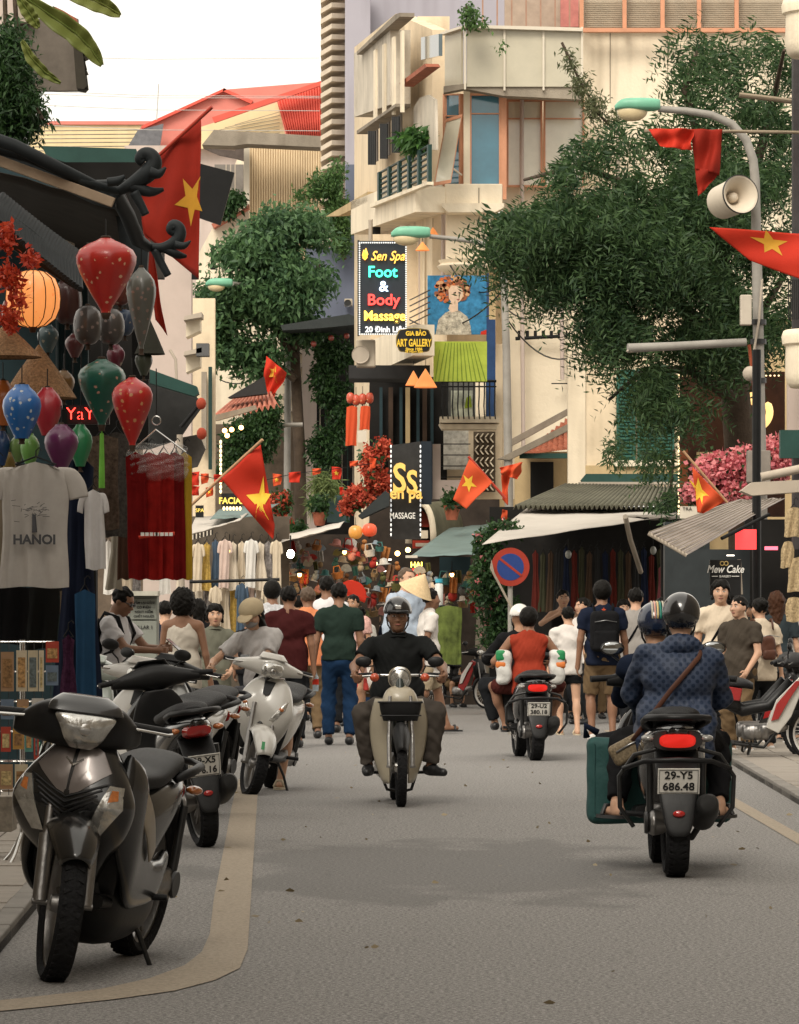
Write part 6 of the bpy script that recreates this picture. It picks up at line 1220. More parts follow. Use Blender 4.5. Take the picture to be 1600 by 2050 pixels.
WHT = M('white lettering', (.75,.73,.68), .6); text('Mew Cake', .115, WHT, s_, P(1452,1140,45.94), ext=.002, shear=.3, world=True, sx=.8, bold=.002); text('BAKERY', .035, WHT, s_, P(1452,1154,45.94), ext=.002, world=True)
m_ = MB(); m_.tube([P(1446+4*math.cos(a), 1128+4*math.sin(a), 45.94) for a in np.linspace(0,6.28,14)], .006, 5).tube([P(1454+4*math.cos(a), 1128+4*math.sin(a), 45.94) for a in np.linspace(0,6.28,14)], .006, 5); m_.build('round_logo', M('gold print', (.4,.28,.1), .5), s_)
wpan('sign_rule', 1425, 1153, 1437, 1154.2, FR(45.93), WHT, s_, 0, .003); wpan('sign_rule', 1465, 1153, 1480, 1154.2, FR(45.93), WHT, s_, 0, .003)
b = base('balconied_house', 'house at the right edge with two rounded pinkish balconies', 'building', 4.6, 46)
wpan('wall', 1585, -20, 1700, 1100, FR(46.5), M('dark blind wall', (.05,.045,.045), .7, var=.2), b, 0, .2); wpan('pink_wall', 1575, 755, 1640, 900, FR(46), PINKW, b, 0, .2)
for (cx, cy) in ((1640,50),(1640,712)):
    MB().lathe([(.30,-.34),(.34,-.30),(.36,-.20),(.355,.10),(.39,.12),(.40,.20),(.38,.26),(.36,.27)], tuple(P(cx,cy,45)), 36).build('round_balcony', CREAM2, b, 50, world=True)
wpan('lower_green_board', 1560, 862, 1640, 918, FR(45), GRNM, b, 0, .15); wtube('gutter_pipe', [P(1524,955,44), P(1620,935,44)], .045, CONL, b); pan('lean_roof', [(1478,985),(1500,968),(1620,962),(1620,985),(1500,994)], FR(45), CONL, b, 0, .4)
for i in range(7): pan('grille_bar', [(1578+i*4,740 if False else 640),(1578+i*4,560),(1580+i*4,560),(1580+i*4,640)], FR(46), BLKI, b, .1, .03)
b = base('boxed_shed_corner', 'stack of shaded timber sheets and boards behind the no parking sign', 'boards', 1.8, 70)
for i,(x0,x1,y0) in enumerate(((985,1000,1250),(1000,1012,1240),(955,983,1215),(1014,1030,1290))): pan('board', [(x0-8,1392),(x0,y0),(x1,y0),(x1-6,1392)], FR(66-i*.2), (WOODD, M('plywood', (.25,.15,.08), .8, var=.2), CONC, WOODD)[i], b, 0, .04)
wpan('utility_box', 960, 1190, 1010, 1395, FR(67), M('grey green cabinet', (.12,.13,.10), .7, var=.2, dirt=.3), b, 0, .4)
# ---------------------------------------------------------------- street lamps, horn, poles
LAMPG = M('mint lamp housing', (.16,.42,.28), .45, var=.1, dirt=.15); GLB2 = M('yellowed lamp bowl', (.62,.50,.30), .25, var=.12); POLE = M('grey pole', (.30,.28,.25), .6, .2, var=.15, scale=3, dirt=.4)
t = base('street_lamp', 'tall grey street lamp curving over the road with horn speaker beside the tree', 'street lamp', gx(1520,50), 50)
wtube('pole', [P(1526,1330,50), P(1524,1000,50), P(1517,600,50), P(1512,360,50)], [.075,.072,.062,.055], POLE, t, 14)
wtube('arm', [P(1512,362,50), P(1508,320,50), P(1494,280,50), P(1465,248,50), P(1425,230,50), P(1375,222,50), P(1318,218,50)], [.055,.052,.05,.048,.045,.042,.04], POLE, t, 14)
def lamp_head(t, x0, x1, yt, yb, yb2, Y):
    s = Y/F; L = (x1-x0)*s; a = P(x0,(yt+yb)/2,Y); c = P(x1,(yt+yb)/2,Y); h_ = (yb-yt)*s/2
    MB().loft([(tuple(a+Vector((.0,0,-h_*.4))),(0,.05,0),(0,0,h_*.35),2.6),(tuple(a.lerp(c,.18)),(0,.12,0),(0,0,h_*.85),2.8),(tuple(a.lerp(c,.6)),(0,.14,0),(0,0,h_),2.8),(tuple(a.lerp(c,.93)),(0,.10,0),(0,0,h_*.85),2.8),(tuple(c),(0,.05,0),(0,0,h_*.6),2.6)], 24, 6).build('lamp_housing', LAMPG, t, 60, world=True)
    b0 = P(x0+4,yb,Y); b1 = P(x0+(x1-x0)*.72,yb,Y); dz = (yb2-yb)*s; mid = (b0+b1)/2
    MB().ell(tuple(mid), ((b1-b0).length/2,.11,dz), 24).build('lamp_bowl', GLB2, t, 180, world=True)
lamp_head(t, 1231, 1322, 196, 223, 243, 50)
wtube('conduit', [P(1500,690,49.9), P(1510,780,49.9), P(1511,880,49.9), P(1512,930,49.9), P(1522,968,49.9)], .02, M('orange conduit', (.30,.07,.03), .6), t); wtube('conduit', [P(1526,560,49.9), P(1520,640,49.9), P(1510,700,49.8), P(1512,745,49.9)], .014, CONL, t)
for y in (684,762,645): MB().lathe([(.085,-.03),(.095,-.03),(.095,.03),(.085,.03)], tuple(P(1518,y,50)), 16).build('clamp', STEEL, t, 40, world=True)
o = tag(wpan('junction_box', 1481, 592, 1503, 652, FR(49.8), M('pale box', (.50,.44,.36), .6, var=.08, dirt=.2), None, 0, .15, bevel=.01), 'pale upright junction box clamped to the right lamp pole', 'junction box')
o = tag(wtube('cross_pipe', [P(1257,697,49.6), P(1350,693,49.7), P(1494,685,49.8)], [.055,.05,.048], POLE, None, 12), 'horizontal grey pipe reaching left from the right lamp pole', 'pipe'); MB().ell(tuple(P(1262,703,49.6)), (.05,.03,.02), 10).build('end_bracket', CONL, o, 180)
o = tag(wpan('meter_cabinet', 1494, 903, 1540, 967, FR(49.7), M('grey concrete box', (.24,.21,.18), .85, var=.15), None, 0, .2, bevel=.01), 'grey box strapped low on the lamp pole by the pink flowers', 'junction box'); tag(MB().ell(tuple(P(1502,748,49.7)), (.09,.09,.09), 14).build('camera_dome', CONL, None, 180), 'small pale dome fixed on the right lamp pole above the emblem', 'camera')
# horn speaker
hn = thing('horn_speaker', 'cream horn loudspeaker on the right lamp pole', 'loudspeaker', tuple(P(1480,390,49.6)))
HORN = M('cream horn paint', (.62,.54,.43), .5, var=.06, dirt=.15); hr = group_empty(hn, 'horn_assembly', (0,0,0), (R(-6),0,R(22)))
MB().lathe([(.205,-.03),(.225,-.035),(.228,-.01),(.22,.0),(.21,.05),(.20,.45),(.185,.48)], (0,0,0), 40, 'y', caps=False).lathe([(.185,.48),(.02,.5)], (0,0,0), 40, 'y', caps=False).build('outer_horn', HORN, hr, 50)
MB().lathe([(.222,-.035),(.20,-.02),(.15,.05),(.10,.14),(.07,.25),(.05,.26)], (0,0,0), 40, 'y', caps=False).build('flare', HORN, hr, 60); MB().lathe([(.001,.10),(.03,.105),(.055,.13),(.06,.2),(.05,.3)], (0,0,0), 24, 'y', caps=False).build('inner_cone', HORN, hr, 60)
MB().lathe([(.223,-.045),(.232,-.04),(.232,-.025),(.223,-.02)], (0,0,0), 40, 'y', caps=False).build('rim', BLKP, hr, 60)
MB().tube([(.05,.2,.22),(.16,.3,.10),(.24,.35,-.02)], .015, 6).build('bracket', BLKI, hr)
# second and third lamps
t = base('street_lamp', 'mint-headed street lamp arching left beside the art gallery paintings', 'street lamp', gx(1018,66), 66)
wtube('pole', [P(1022,1400,66), P(1019,1000,66), P(1014,700,66), P(1009,560,66), P(1000,505,66)], [.075,.07,.062,.055,.05], POLE, t, 12); wtube('arm', [P(1003,515,66), P(985,495,66), P(950,483,66), P(900,477,66), P(860,473,66)], [.05,.045,.04,.035,.035], POLE, t, 10)
lamp_head(t, 783, 862, 453, 477, 492, 66)
t = base('street_lamp', 'street lamp with its mint head half hidden in the broadleaf tree', 'street lamp', gx(577,86.6), 86.6)
wtube('pole', [P(573,1373,86.6), P(576,800,86.6), P(580,640,86.6)], [.075,.07,.06], POLE, t, 10); wtube('arm', [P(580,645,86.6), P(560,595,86.3), P(520,575,85.6), P(465,568,84.6)], .045, POLE, t, 8); lamp_head(t, 412, 466, 557, 574, 584, 84.4)
wtube('cross_pipe', [P(548,851,84.5), P(606,850,84.5)], .045, POLE, t); MB().ell(tuple(P(548,851,84.5)), (.07,.07,.07), 12).build('pipe_end', LAMPG, t, 180, world=True)
tag(wtube('overhead_wire', [P(x, 262+((x-1290)/300)**2*3, 46) for x in range(1290,1641,35)], .018, M('cable sheath', (.25,.2,.14), .7), None, 6), 'cable with red banner tied on it beneath the right lamp arm', 'cable')
tag(wtube('overhead_wire', [P(1480,190,47), P(1540,197,47), P(1640,210,47)], .03, M('cable sheath', (.1,.1,.1)), None, 6), 'thick cable crossing the tree near the top right edge', 'cable')
for k,(y0,y1,yy) in enumerate(((113,116,120),(182,193,125),(188,196,122),(210,222,118),(250,262,121))): tag(wtube('overhead_wire', [P(70,y0,yy), P(300,(y0+y1)/2+4,yy), P(640,y1,yy)], .009, M('sky wire', (.45,.43,.40), .7), None, 5), ['highest thin wire','second highest thin wire','middle thin wire','fourth thin wire','lowest thin wire'][k]+' crossing the white sky at left', 'cable')
tag(MB().tube([P(314,240,118), P(318,168,118)], .016, 5).build('antenna_mast', M('sky wire', (1,1,1)), None), 'thin mast standing against the white sky left of the red roof', 'antenna')
# ---------------------------------------------------------------- no parking sign
t = thing('no_parking_sign', 'round blue and red no-parking sign on a grey post under the awning tip', 'road sign', (gx(1022,50), 50, 0)); c = P(1022,1135,50)
RD = M('sign red', (.30,.035,.02), .5, var=.12, dirt=.25); BL = M('sign blue', (.008,.035,.17), .45, var=.12, dirt=.2); rr = 38.5*50/F
sg = group_empty(t, 'sign_disc', (0,0,c.z), (0,0,R(4)))
MB().lathe([(.001,0),(rr,0),(rr,.012),(.001,.012)], (0,0,0), 48, 'y', caps=False).build('sign_plate', RD, sg, 30); MB().lathe([(.001,-.004),(rr*.70,-.004),(rr*.70,.0)], (0,0,0), 48, 'y', caps=False).build('blue_field', BL, sg, 30)
d = Vector((math.cos(R(-38)),0,math.sin(R(-38)))); n_ = Vector((-d.z,0,d.x)); MB().prism([d*rr*.74+n_*.014-Vector((0,.004,0)), d*rr*.74-n_*.014-Vector((0,.004,0)), -d*rr*.74-n_*.014-Vector((0,.004,0)), -d*rr*.74+n_*.014-Vector((0,.004,0))], (0,-.004,0)).build('red_slash', RD, sg)
MB().tube([(.0,.06,0),(0,.06,c.z+.1)], .03, 12).build('post', POLE, t)
tag(MB().prism([P(981,1138,49.9),P(984,1120,49.9),P(990,1146,49.9),P(1034,1230,49.9),P(1030,1232,49.9)],(0,.03,0)).build('dented_plate', CONC, None), 'bent grey plate edge behind the no-parking sign', 'plate')
# ---------------------------------------------------------------- flags
FLR = M('flag red', (.46,.028,.012), .75, var=.10, scale=3, bump=.15, bscale=150, spec=.2, sss=0); FLO = M('flag orange red', (.55,.075,.024), .75, var=.08, scale=3, spec=.2); FLD = M('flag shaded red', (.25,.016,.007), .8, var=.2, scale=3, spec=.2); STR = M('flag yellow', (.78,.50,.05), .7, var=.06); STD = M('darker star', (.55,.28,.03), .7, var=.1); PLW = M('flag pole red', (.40,.05,.03), .5)  # FLD puts the flag's shade into its red; STD is a darker star yellow
def flag(label, pts, Y, mat, star=None, smat=None, amp=.035, nfold=3, pole=None, polem=None, dY=(0,0,0,0), scat='flag', group=None, sweep=.3):
    """pts: hoist top, fly top, fly bottom, hoist bottom in photo pixels; star=(u, v, size, turn) on the cloth"""
    A_, B_, C__, D_ = [P(x, y, Y+d_) for (x,y), d_ in zip(pts, dY)]; ph = rng.uniform(0,6)
    def fn(u, v, off=0.):
        p = A_.lerp(B_, u).lerp(D_.lerp(C__, u), v); w_ = amp*(.25+.75*u)*math.sin(nfold*math.pi*(u+sweep*v)+ph)+amp*.4*math.sin(7*v+4*u+ph)
        return Vector((p.x+.3*w_*math.sin(v*3), p.y+w_+off, p.z))
    o = MB().sheet(lambda u, v: tuple(fn(u, v)), 26, 20).build('flag', mat, None, 180, solid=.003); cen = fn(.5,.5); recenter(o, cen); tag(o, label, scat, group)
    if star:
        su, sv, ss, ang = star; W_ = ((A_-B_).length+(D_-C__).length)/2; H_ = ((A_-D_).length+(B_-C__).length)/2
        for off in (-.006, .006):
            m_ = MB(); sp = star_pts(1, .40); vs, fs = [], []; nr = 5
            for j in range(nr+1):
                for (x, z) in sp:
                    r_ = j/nr; xx, zz = x*r_*ss, z*r_*ss; ca, sa = math.cos(ang), math.sin(ang); xr, zr = xx*ca-zz*sa, xx*sa+zz*ca
                    vs.append(tuple(fn(su+xr/W_, sv-zr/H_, off)-cen))
            for j in range(nr):
                for i in range(10): fs.append((j*10+i, j*10+(i+1)%10, (j+1)*10+(i+1)%10, (j+1)*10+i))
            m_.add(vs, fs).build('star', smat or STR, o, 180)
    if pole:
        a, b_ = [P(x, y, Y+dd) for x, y, dd in pole]; MB().tube([a-cen, b_-cen], .014 if Y < 60 else .02, 8).build('flag_pole', polem or PLW, o, 60)
    return o
flag('huge dark red national flag hanging beside the black roof curls', [(270,352),(402,235),(400,560),(290,470)], 31, FLD, (.84,.50,.15,.5), STD, .05, 3, ((262,362,0),(425,214,-.3)), dY=(0,-.2,-.2,0))
flag('long narrow red flag hanging down behind the grey lantern', [(284,440),(303,490),(336,672),(312,640)], 31.6, FLD, None, None, .03, 2)
flag('bright red national flag with a big yellow star leaning out over the crowd', [(522,890),(548,1040),(546,1080),(443,958)], 38, FLR, (.60,.45,.19,-.35), STR, .05, 3, ((382,1012,.3),(526,880,-.1)), M('bamboo pole', (.45,.27,.15), .6))
flag('small folded red flag hanging under the broadleaf tree', [(533,712),(574,746),(549,802),(527,782)], 84, FLR, (.5,.3,.17,0), STD, .10, 4)
flag('orange-red national flag with small star beside the second lamp post', [(940,918),(986,966),(934,1019),(907,1000)], 60, FLO, (.35,.45,.12,0), STR, .03, 2, ((938,914,0),(1012,998,.1)), PLW)
flag('orange-red flag wrapped round the second lamp post', [(1000,936),(1046,925),(1036,960),(1004,950)], 60.5, FLO, None, None, .07, 4); flag('narrow orange-red flag tail hanging below the wrapped flag', [(1004,950),(1022,950),(1017,1012),(1006,1000)], 60.6, FLO, None, None, .05, 2); flag('lowest orange-red scrap of flag at the lamp post foot of the awning', [(1006,1020),(1016,1022),(1014,1048),(1003,1040)], 60.6, FLO, None, None, .03, 1)
flag('dark red banner cloth draped along the cable under the lamp arm', [(1298,258),(1390,258),(1385,302),(1322,293)], 45.8, FLR, None, None, .07, 4); flag('twisted dark red flag dangling from the cable under the lamp arm', [(1384,258),(1446,260),(1440,350),(1392,338)], 45.9, FLD, None, None, .06, 3); flag('pointed lower tip of the twisted flag under the lamp arm', [(1391,334),(1440,345),(1412,380),(1398,393)], 45.9, FLD, None, None, .04, 2)
flag('red national flag with cut-off star hanging at the right edge of the street', [(1420,455),(1640,470),(1610,562),(1502,522)], 40, FLR, (.52,.30,.16,0), STD, .04, 2, dY=(0,-.2,-.2,0))
flag('orange flag on a slanting pole against the pink bougainvillea', [(1386,935),(1452,1003),(1408,1028),(1396,1026)], 46, FLO, (.22,.45,.13,.1), STR, .04, 3, ((1368,903,0),(1456,1006,.1)), M('bamboo pole', (.5,.3,.2)))
# bunting
tag(wtube('bunting_string', [P(372,945,54), P(430,958,54), P(510,966,54), P(590,948,54), P(660,940,54), P(745,928,54)], .006, BLKI, None, 4), 'thin string of small red party flags across the street', 'string')
bt = [(380,946,20,26,'first bunting flag, at the left end by the dresses'),(402,948,16,22,'second bunting flag from the left, beside the dresses'),(384,972,16,20,'small red bunting flag hanging below the left end'),(412,976,16,20,'red bunting flag in the lower row beside the flag pole'),(428,950,20,16,'bunting flag just behind the leaning flag pole'),(546,948,18,26,'bunting flag with star right of the big star flag'),(578,946,24,20,'twisted bunting flag at the third lamp post'),(625,938,18,14,'small bunting flag left of the pale pier fern'),(664,934,20,26,'upright red bunting flag with yellow sickle mark'),(700,924,18,12,'little bunting flag left of the red flower garland'),(680,975,8,16,'tiny red pennant hanging low by the teal board'),(740,916,14,24,'red bunting flag against the flower garland')]
for i,(x,y,w_,h_,lb) in enumerate(bt): flag(lb, [(x,y),(x+w_,y-2+(i%3)*2),(x+w_-2,y+h_-(i%2)*4),(x+1,y+h_)], 54+.1*(i%3), FLO if i%2 else FLR, (.5,.5,.035,0) if i in (5,8,3) else None, STR, .02, 2, scat='bunting flag', group='bunting flags strung across the street')
# ---------------------------------------------------------------- lanterns
def silk(col, n2, spots=None, ribs=0, emit=None, es=0):
    """glossy lantern silk with printed blossoms (procedural voronoi spots)"""
    m = M('silk '+n2, tuple(c*.78 for c in col), .34, var=.2, scale=4, coat=.22, bump=.05, bscale=200, emit=emit, estr=es)
    if spots and 'sp' not in m:
        m['sp'] = 1; n = m.node_tree.nodes; l = m.node_tree.links; b_ = n['Principled BSDF']; src = b_.inputs['Base Color'].links[0].from_socket; tc = n.new('ShaderNodeTexCoord')
        v = n.new('ShaderNodeTexVoronoi'); v.inputs['Scale'].default_value = 19; l.new(tc.outputs['Object'], v.inputs['Vector']); z = n.new('ShaderNodeTexNoise'); z.inputs['Scale'].default_value = 45; l.new(tc.outputs['Object'], z.inputs['Vector'])
        ad = n.new('ShaderNodeMath'); ad.operation = 'MULTIPLY_ADD'; l.new(z.outputs[0], ad.inputs[0]); ad.inputs[1].default_value = .45; l.new(v.outputs['Distance'], ad.inputs[2])
        mr = n.new('ShaderNodeMapRange'); mr.inputs[1].default_value = .46; mr.inputs[2].default_value = .40; mr.inputs[3].default_value = 0; mr.inputs[4].default_value = .8; l.new(ad.outputs[0], mr.inputs[0])
        x = n.new('ShaderNodeMix'); x.data_type = 'RGBA'; l.new(mr.outputs[0], x.inputs[0]); l.new(src, x.inputs[6]); x.inputs[7].default_value = (*spots, 1); l.new(x.outputs[2], b_.inputs['Base Color'])
    return m
TURNIP = [(.12,0),(.20,.01),(.30,.035),(.62,.09),(.88,.16),(1.,.25),(.98,.34),(.86,.47),(.66,.62),(.45,.77),(.26,.89),(.17,.95),(.15,1.)]
ROUND = [(.25,0),(.5,.03),(.82,.15),(.97,.33),(1,.5),(.97,.67),(.82,.85),(.5,.97),(.25,1)]
BULGE = [(.35,0),(.40,.04),(.7,.14),(.95,.28),(1.,.40),(.92,.55),(.72,.72),(.50,.88),(.36,1)]
def lantern(label, x, y0, y1, wpx, Y, mat, prof=TURNIP, ribs=8, ribm=None, tassel=None, tl=.16, group='silk lanterns hanging at the left shop', capm=None, string=.12):
    s = Y/F; r = wpx*s/2; H_ = (y1-y0)*s; top = P(x,y0,Y); t = thing('lantern', label, 'lantern', tuple(top), rng.uniform(0,1), group)
    n = ribs*6; m_ = MB(); vs = []; pr = []
    for i in range(len(prof)-1):
        for q in (0,.5): pr.append((prof[i][0]*(1-q)+prof[i+1][0]*q, prof[i][1]*(1-q)+prof[i+1][1]*q))
    pr.append(prof[-1])
    for rr_, h_ in pr:
        for k in range(n):
            a = 2*math.pi*k/n; f = 1-.035*abs(math.sin(a*ribs/2))*(rr_) ; vs.append((rr_*r*f*math.cos(a), rr_*r*f*math.sin(a), -h_*H_))
    fs = [(i*n+k, (i+1)*n+k, (i+1)*n+(k+1)%n, i*n+(k+1)%n) for i in range(len(pr)-1) for k in range(n)]
    m_.add(vs, fs).build('shade', mat, t, 180)
    cm = capm or WOODD; MB().lathe([(.13*r,.012),(.17*r,.008),(.17*r,-.02),(.12*r,-.03)], (0,0,0), 14).build('top_cap', cm, t, 50); MB().lathe([(.14*r,-H_+.012),(.17*r,-H_),(.13*r,-H_-.02),(.02,-H_-.035)], (0,0,0), 14).build('bottom_cap', cm, t, 50)
    if ribm:
        for k in range(ribs*2):
            a = math.pi*k/ribs+.02; MB().tube([(p_[0]*r*1.01*math.cos(a), p_[0]*r*1.01*math.sin(a), -p_[1]*H_) for p_ in prof], .0035*Y/28, 5).build('rib', ribm, t, 60)
    MB().tube([(0,0,0),(0,0,string)], .004, 5).build('cord', BLKI, t)
    if tassel:
        q = MB().tube([(0,0,-H_-.02),(0,0,-H_-.05)], .006, 6)
        for k in range(12): a = k*.52; q.tube([(.008*math.cos(a),.008*math.sin(a),-H_-.05),(.014*math.cos(a),.014*math.sin(a),-H_-.06-tl*.6),(.016*math.cos(a+.3),.012*math.sin(a),-H_-.06-tl)], .0045, 4)
        q.build('tassel', tassel, t, kind='stuff')
    return t
GREENT = M('lime tassel', (.16,.42,.06), .7, var=.2); 
lantern('largest glossy red lantern with pale blossoms, top of the shop', 212, 476, 628, 124, 27, silk((.50,.018,.010), 'red', (.62,.42,.25)), ribs=9)
lantern('deep green lantern with pink blossoms below the biggest red one', 204, 718, 852, 96, 27.2, silk((.006,.085,.055), 'green', (.45,.22,.16)), ribs=8, tassel=GREENT, tl=.34)
lantern('glossy red lantern with gold specks, right of the green one', 265, 755, 893, 84, 26.8, silk((.48,.012,.008), 'red2', (.50,.25,.10)), ribs=8)
lantern('bright blue lantern with white blossoms over the Hanoi shirt', 44, 770, 878, 80, 26.6, silk((.012,.13,.42), 'blue', (.5,.52,.5)), BULGE)
lantern('plain crimson lantern tucked behind the blue one', 95, 776, 872, 62, 27.2, silk((.42,.022,.035), 'crimson'), BULGE)
lantern('small purple lantern hanging over the shirt shoulder', 123, 850, 938, 70, 26.8, silk((.115,.012,.075), 'purple'), BULGE)
lantern('small plain green lantern behind the purple one', 161, 850, 934, 50, 27.3, silk((.02,.22,.08), 'green2'), BULGE)
lantern('small lime green lantern under the blue one', 60, 868, 936, 40, 27.4, silk((.16,.38,.08), 'lime'), BULGE, tassel=M('orange tassel', (.5,.08,.03), .7), tl=.12); lantern('pale green lantern half hidden under the blue one', 36, 872, 925, 34, 27.6, silk((.18,.30,.09), 'lime2'), BULGE, tassel=M('blue tassel', (.02,.12,.35), .7), tl=.12)
lantern('orange lantern cut by the left edge beside the blue one', 6, 762, 852, 60, 27.5, silk((.50,.14,.03), 'orange'), BULGE); lantern('dark blue lantern at the left edge below the orange one', 4, 862, 932, 34, 27.6, silk((.01,.05,.16), 'navy'), BULGE)
lantern('lit orange and cream lantern with black ribs under the tiled eave', 66, 542, 655, 112, 27.4, silk((.62,.30,.12), 'lit', (.55,.06,.02), emit=(1,.33,.08), es=.5), ROUND, 7, BLKI)
lantern('dark maroon lantern in the shade left of the biggest red one', 135, 560, 650, 60, 29, silk((.05,.010,.008), 'maroon'), ROUND); lantern('grey patterned lantern wrapped in plastic behind the biggest red one', 283, 535, 700, 60, 27.8, silk((.10,.10,.085), 'grey', (.2,.12,.1)), TURNIP)
lantern('dusky patterned lantern hanging under the biggest red one', 176, 612, 690, 58, 28.2, silk((.06,.05,.045), 'dusk', (.22,.16,.14)), ROUND); lantern('dusky round lantern touching the grey patterned lantern', 222, 618, 690, 56, 28.4, silk((.06,.05,.045), 'dusk'), ROUND)
# woven cone shades
RAT = M('woven rattan', (.26,.15,.075), .8, var=.5, scale=60, bump=.8, bscale=70)
def cone(label, x, y0, y1, wpx, Y, mat, group=None, name='cone_shade', cat='lampshade', tilt=0.):
    s = Y/F; r = wpx*s/2; H_ = (y1-y0)*s; t = thing(name, label, cat, tuple(P(x,y0,Y)), 0, group); t.rotation_euler = (0,tilt,0)
    MB().lathe([(.004,0),(r*.5,-H_*.46),(r*.98,-H_*.97),(r,-H_),(r*.96,-H_*.985),(.004,-.02)], (0,0,0), 32, caps=False).build('shade', mat, t, 60)
    for k in range(1,7): MB().lathe([(r*k/6-.002,-H_*k/6+.002),(r*k/6+.004,-H_*k/6-.002),(r*k/6,-H_*k/6-.006)], (0,0,0), 32, caps=False).build('hoop', mat, t, 60)
    MB().tube([(0,0,0),(0,0,.15)], .004, 5).build('cord', BLKI, t); return t
cone('woven conical lampshade near the left edge under the lit lantern', 12, 648, 714, 142, 27.3, RAT); cone('sparkling sequinned conical shade between lit lantern and green lantern', 78, 690, 796, 150, 27.9, RAT, tilt=R(0)); cone('dark pointed shade hanging right of the dusky lanterns', 300, 640, 708, 60, 29, M('dark felt', (.04,.04,.03), .85, var=.2))
ORC = M('lit orange shade', (.60,.20,.06), .6, var=.15, emit=(1,.35,.10), estr=.35)
for x,y0,y1,w_,Y,lb in ((828,742,771,32,67.5,'small pointed orange lamp, left of the pair above the shop'),(852,738,775,46,67.2,'larger orange cone lamp, right of the pair above the shop'),(846,484,501,28,70,'orange pendant lamp just under the mint street lamp head'),(867,455,470,22,70.6,'small orange pendant lamp tucked behind the mint lamp head')): cone(lb, x, y0, y1, w_, Y, ORC, 'orange lamps on the corner house', 'pendant_lamp', 'lamp')
t = thing('red_blossom_spray', 'spray of red artificial maple leaves beside the lit lantern', 'artificial flowers', tuple(P(20,560,27)))
p = blob_points([(14,480,14,36,27,.1,1),(22,560,22,30,27,.1,1),(60,520,14,22,27,.1,.8),(20,640,20,30,27,.1,1),(40,600,14,20,27,.1,.6)], 260); C_ = np.repeat(p,4,0)+nrng.normal(0,.012,(len(p)*4,3)); leaves('leaves', C_, nrng.normal(size=C_.shape), nrng.uniform(.03,.06,len(C_)), leafmat('red foil leaf', (.35,.02,.01), (.60,.08,.03), .3), t, aspect=.5)
s_ = tag(wpan('neon_sign', 136, 812, 220, 850, FR(28.5), BLKP, None, 0, .04), 'red neon sign glowing behind the green lantern', 'neon sign'); NR = M('red neon tube', (1,.05,.03), .4, emit=(1,.03,.02), estr=5); text('YaYu', .12, NR, s_, P(170,829,28.42), ext=.003, bold=-.002, world=True)
lantern('orange-yellow paper lantern by the souvenir shop canopy', 712, 1052, 1079, 28, 63, silk((.62,.28,.05), 'paper orange', emit=(1,.4,.08), es=.2), ROUND, tassel=None, group='paper lanterns at the souvenir shop'); lantern('round orange-red paper lantern right of the yellow one', 740, 1048, 1074, 30, 63, silk((.62,.08,.03), 'paper red', emit=(1,.12,.04), es=.25), ROUND, group='paper lanterns at the souvenir shop')
for i,(x,y) in enumerate(((702,796),(713,800),(726,798),(740,796))): lantern(['first','second','third','fourth'][i]+' from left of the small red lanterns under the dark canopy', x, y-10, y+12, 17, 68, silk((.60,.09,.04), 'small red', (.7,.4,.2)), ROUND, group='small red lanterns under the canopy')
for i,(x,y) in enumerate(((628,688),(663,676),(694,672))): lantern(['leftmost','middle','rightmost'][i]+' of three dim red lanterns in the creeper', x, y-5, y+6, 12, 85, silk((.30,.05,.03), 'dim red'), ROUND, group='dim lanterns in the creeper')
# red hanging drapes beside small lanterns
for i,(x0,x1,y1) in enumerate(((694,716,892),(722,742,860))): hanging('red_drape', x0, 812, x1, y1, 67.6, FLO, ['wider red drape hanging left under the small lanterns','narrower red drape hanging right under the small lanterns'][i], 'drape', 'red drapes under the small lanterns', 'scarf', i)
tag(wpan('white_label', 716, 862, 734, 886, FR(67.4), LOUV, None, 0, .02), 'small white label between the red drapes', 'label')
# ---------------------------------------------------------------- signs and paintings
t = thing('spa_sign', 'tall black upright sign with neon Foot and Body Massage lettering', 'sign', tuple(P(768,575,67))); pl = FR(67)
fr = wpan('sign_face', 719, 484, 814, 670, pl, M('blue black sign', (.010,.016,.024), .4, var=.1), t, 0, .15); wpan('side_return', 716, 482, 720, 673, FR(67.05), STEEL, t, 0, .12)
BORD = M('pale pin bulb', (.8,.8,.75), .4, emit=(.9,.95,1), estr=.35)
def dots(par, x0, y0, x1, y1, Y, st, r_, mat):
    L = [(x, y0) for x in np.arange(x0, x1, st)]+[(x1, y) for y in np.arange(y0, y1, st)]+[(x, y1) for x in np.arange(x1, x0, -st)]+[(x0, y) for y in np.arange(y1, y0, -st)]
    m0 = None
    for q in L:
        if m0 is None: m0 = MB().ell((0,0,0), (r_,r_*.6,r_), 8).build('sign_bulb', mat, par, 180); o = m0
        else: o = m0.copy(); C.objects.link(o)
        w_ = Vector((0,0,0)); k = par
        while k: w_ += k.location; k = k.parent
        o.location = P(q[0], q[1], Y)-w_
dots(t, 720, 486, 813, 669, 66.8, 4.4, .013, BORD)
def neon(s, px, py, size, col, Y, par, sx=1., estr=1.5, bold=.004, name='lettering', shear=0.):
    text(s, size, M('neon '+name+str(col), col, .4, emit=col, estr=estr), par, P(px,py,Y), ext=.01, bold=bold, world=True, sx=sx, shear=shear)
neon('Sen Spa', 776, 513, .21, (.95,.50,.08), 66.8, t, .82, .9, .002, 'gold', .35)
for k,(a,l_) in enumerate(((-.9,11),(-.35,15),(.2,17),(.75,11))):
    c_ = P(731,521,66.8); tp = P(731+l_*.6*math.sin(a), 521-l_*1.5*math.cos(a), 66.8); m_ = (c_+tp)/2; sd_ = (tp-c_).cross(Vector((0,1,0)))*.22; MB().prism([c_, m_+sd_, tp, m_-sd_], (0,-.02,0)).build('lotus_petal', M('neon gold(0.95, 0.5, 0.08)', (1,1,1)), t, world=True)
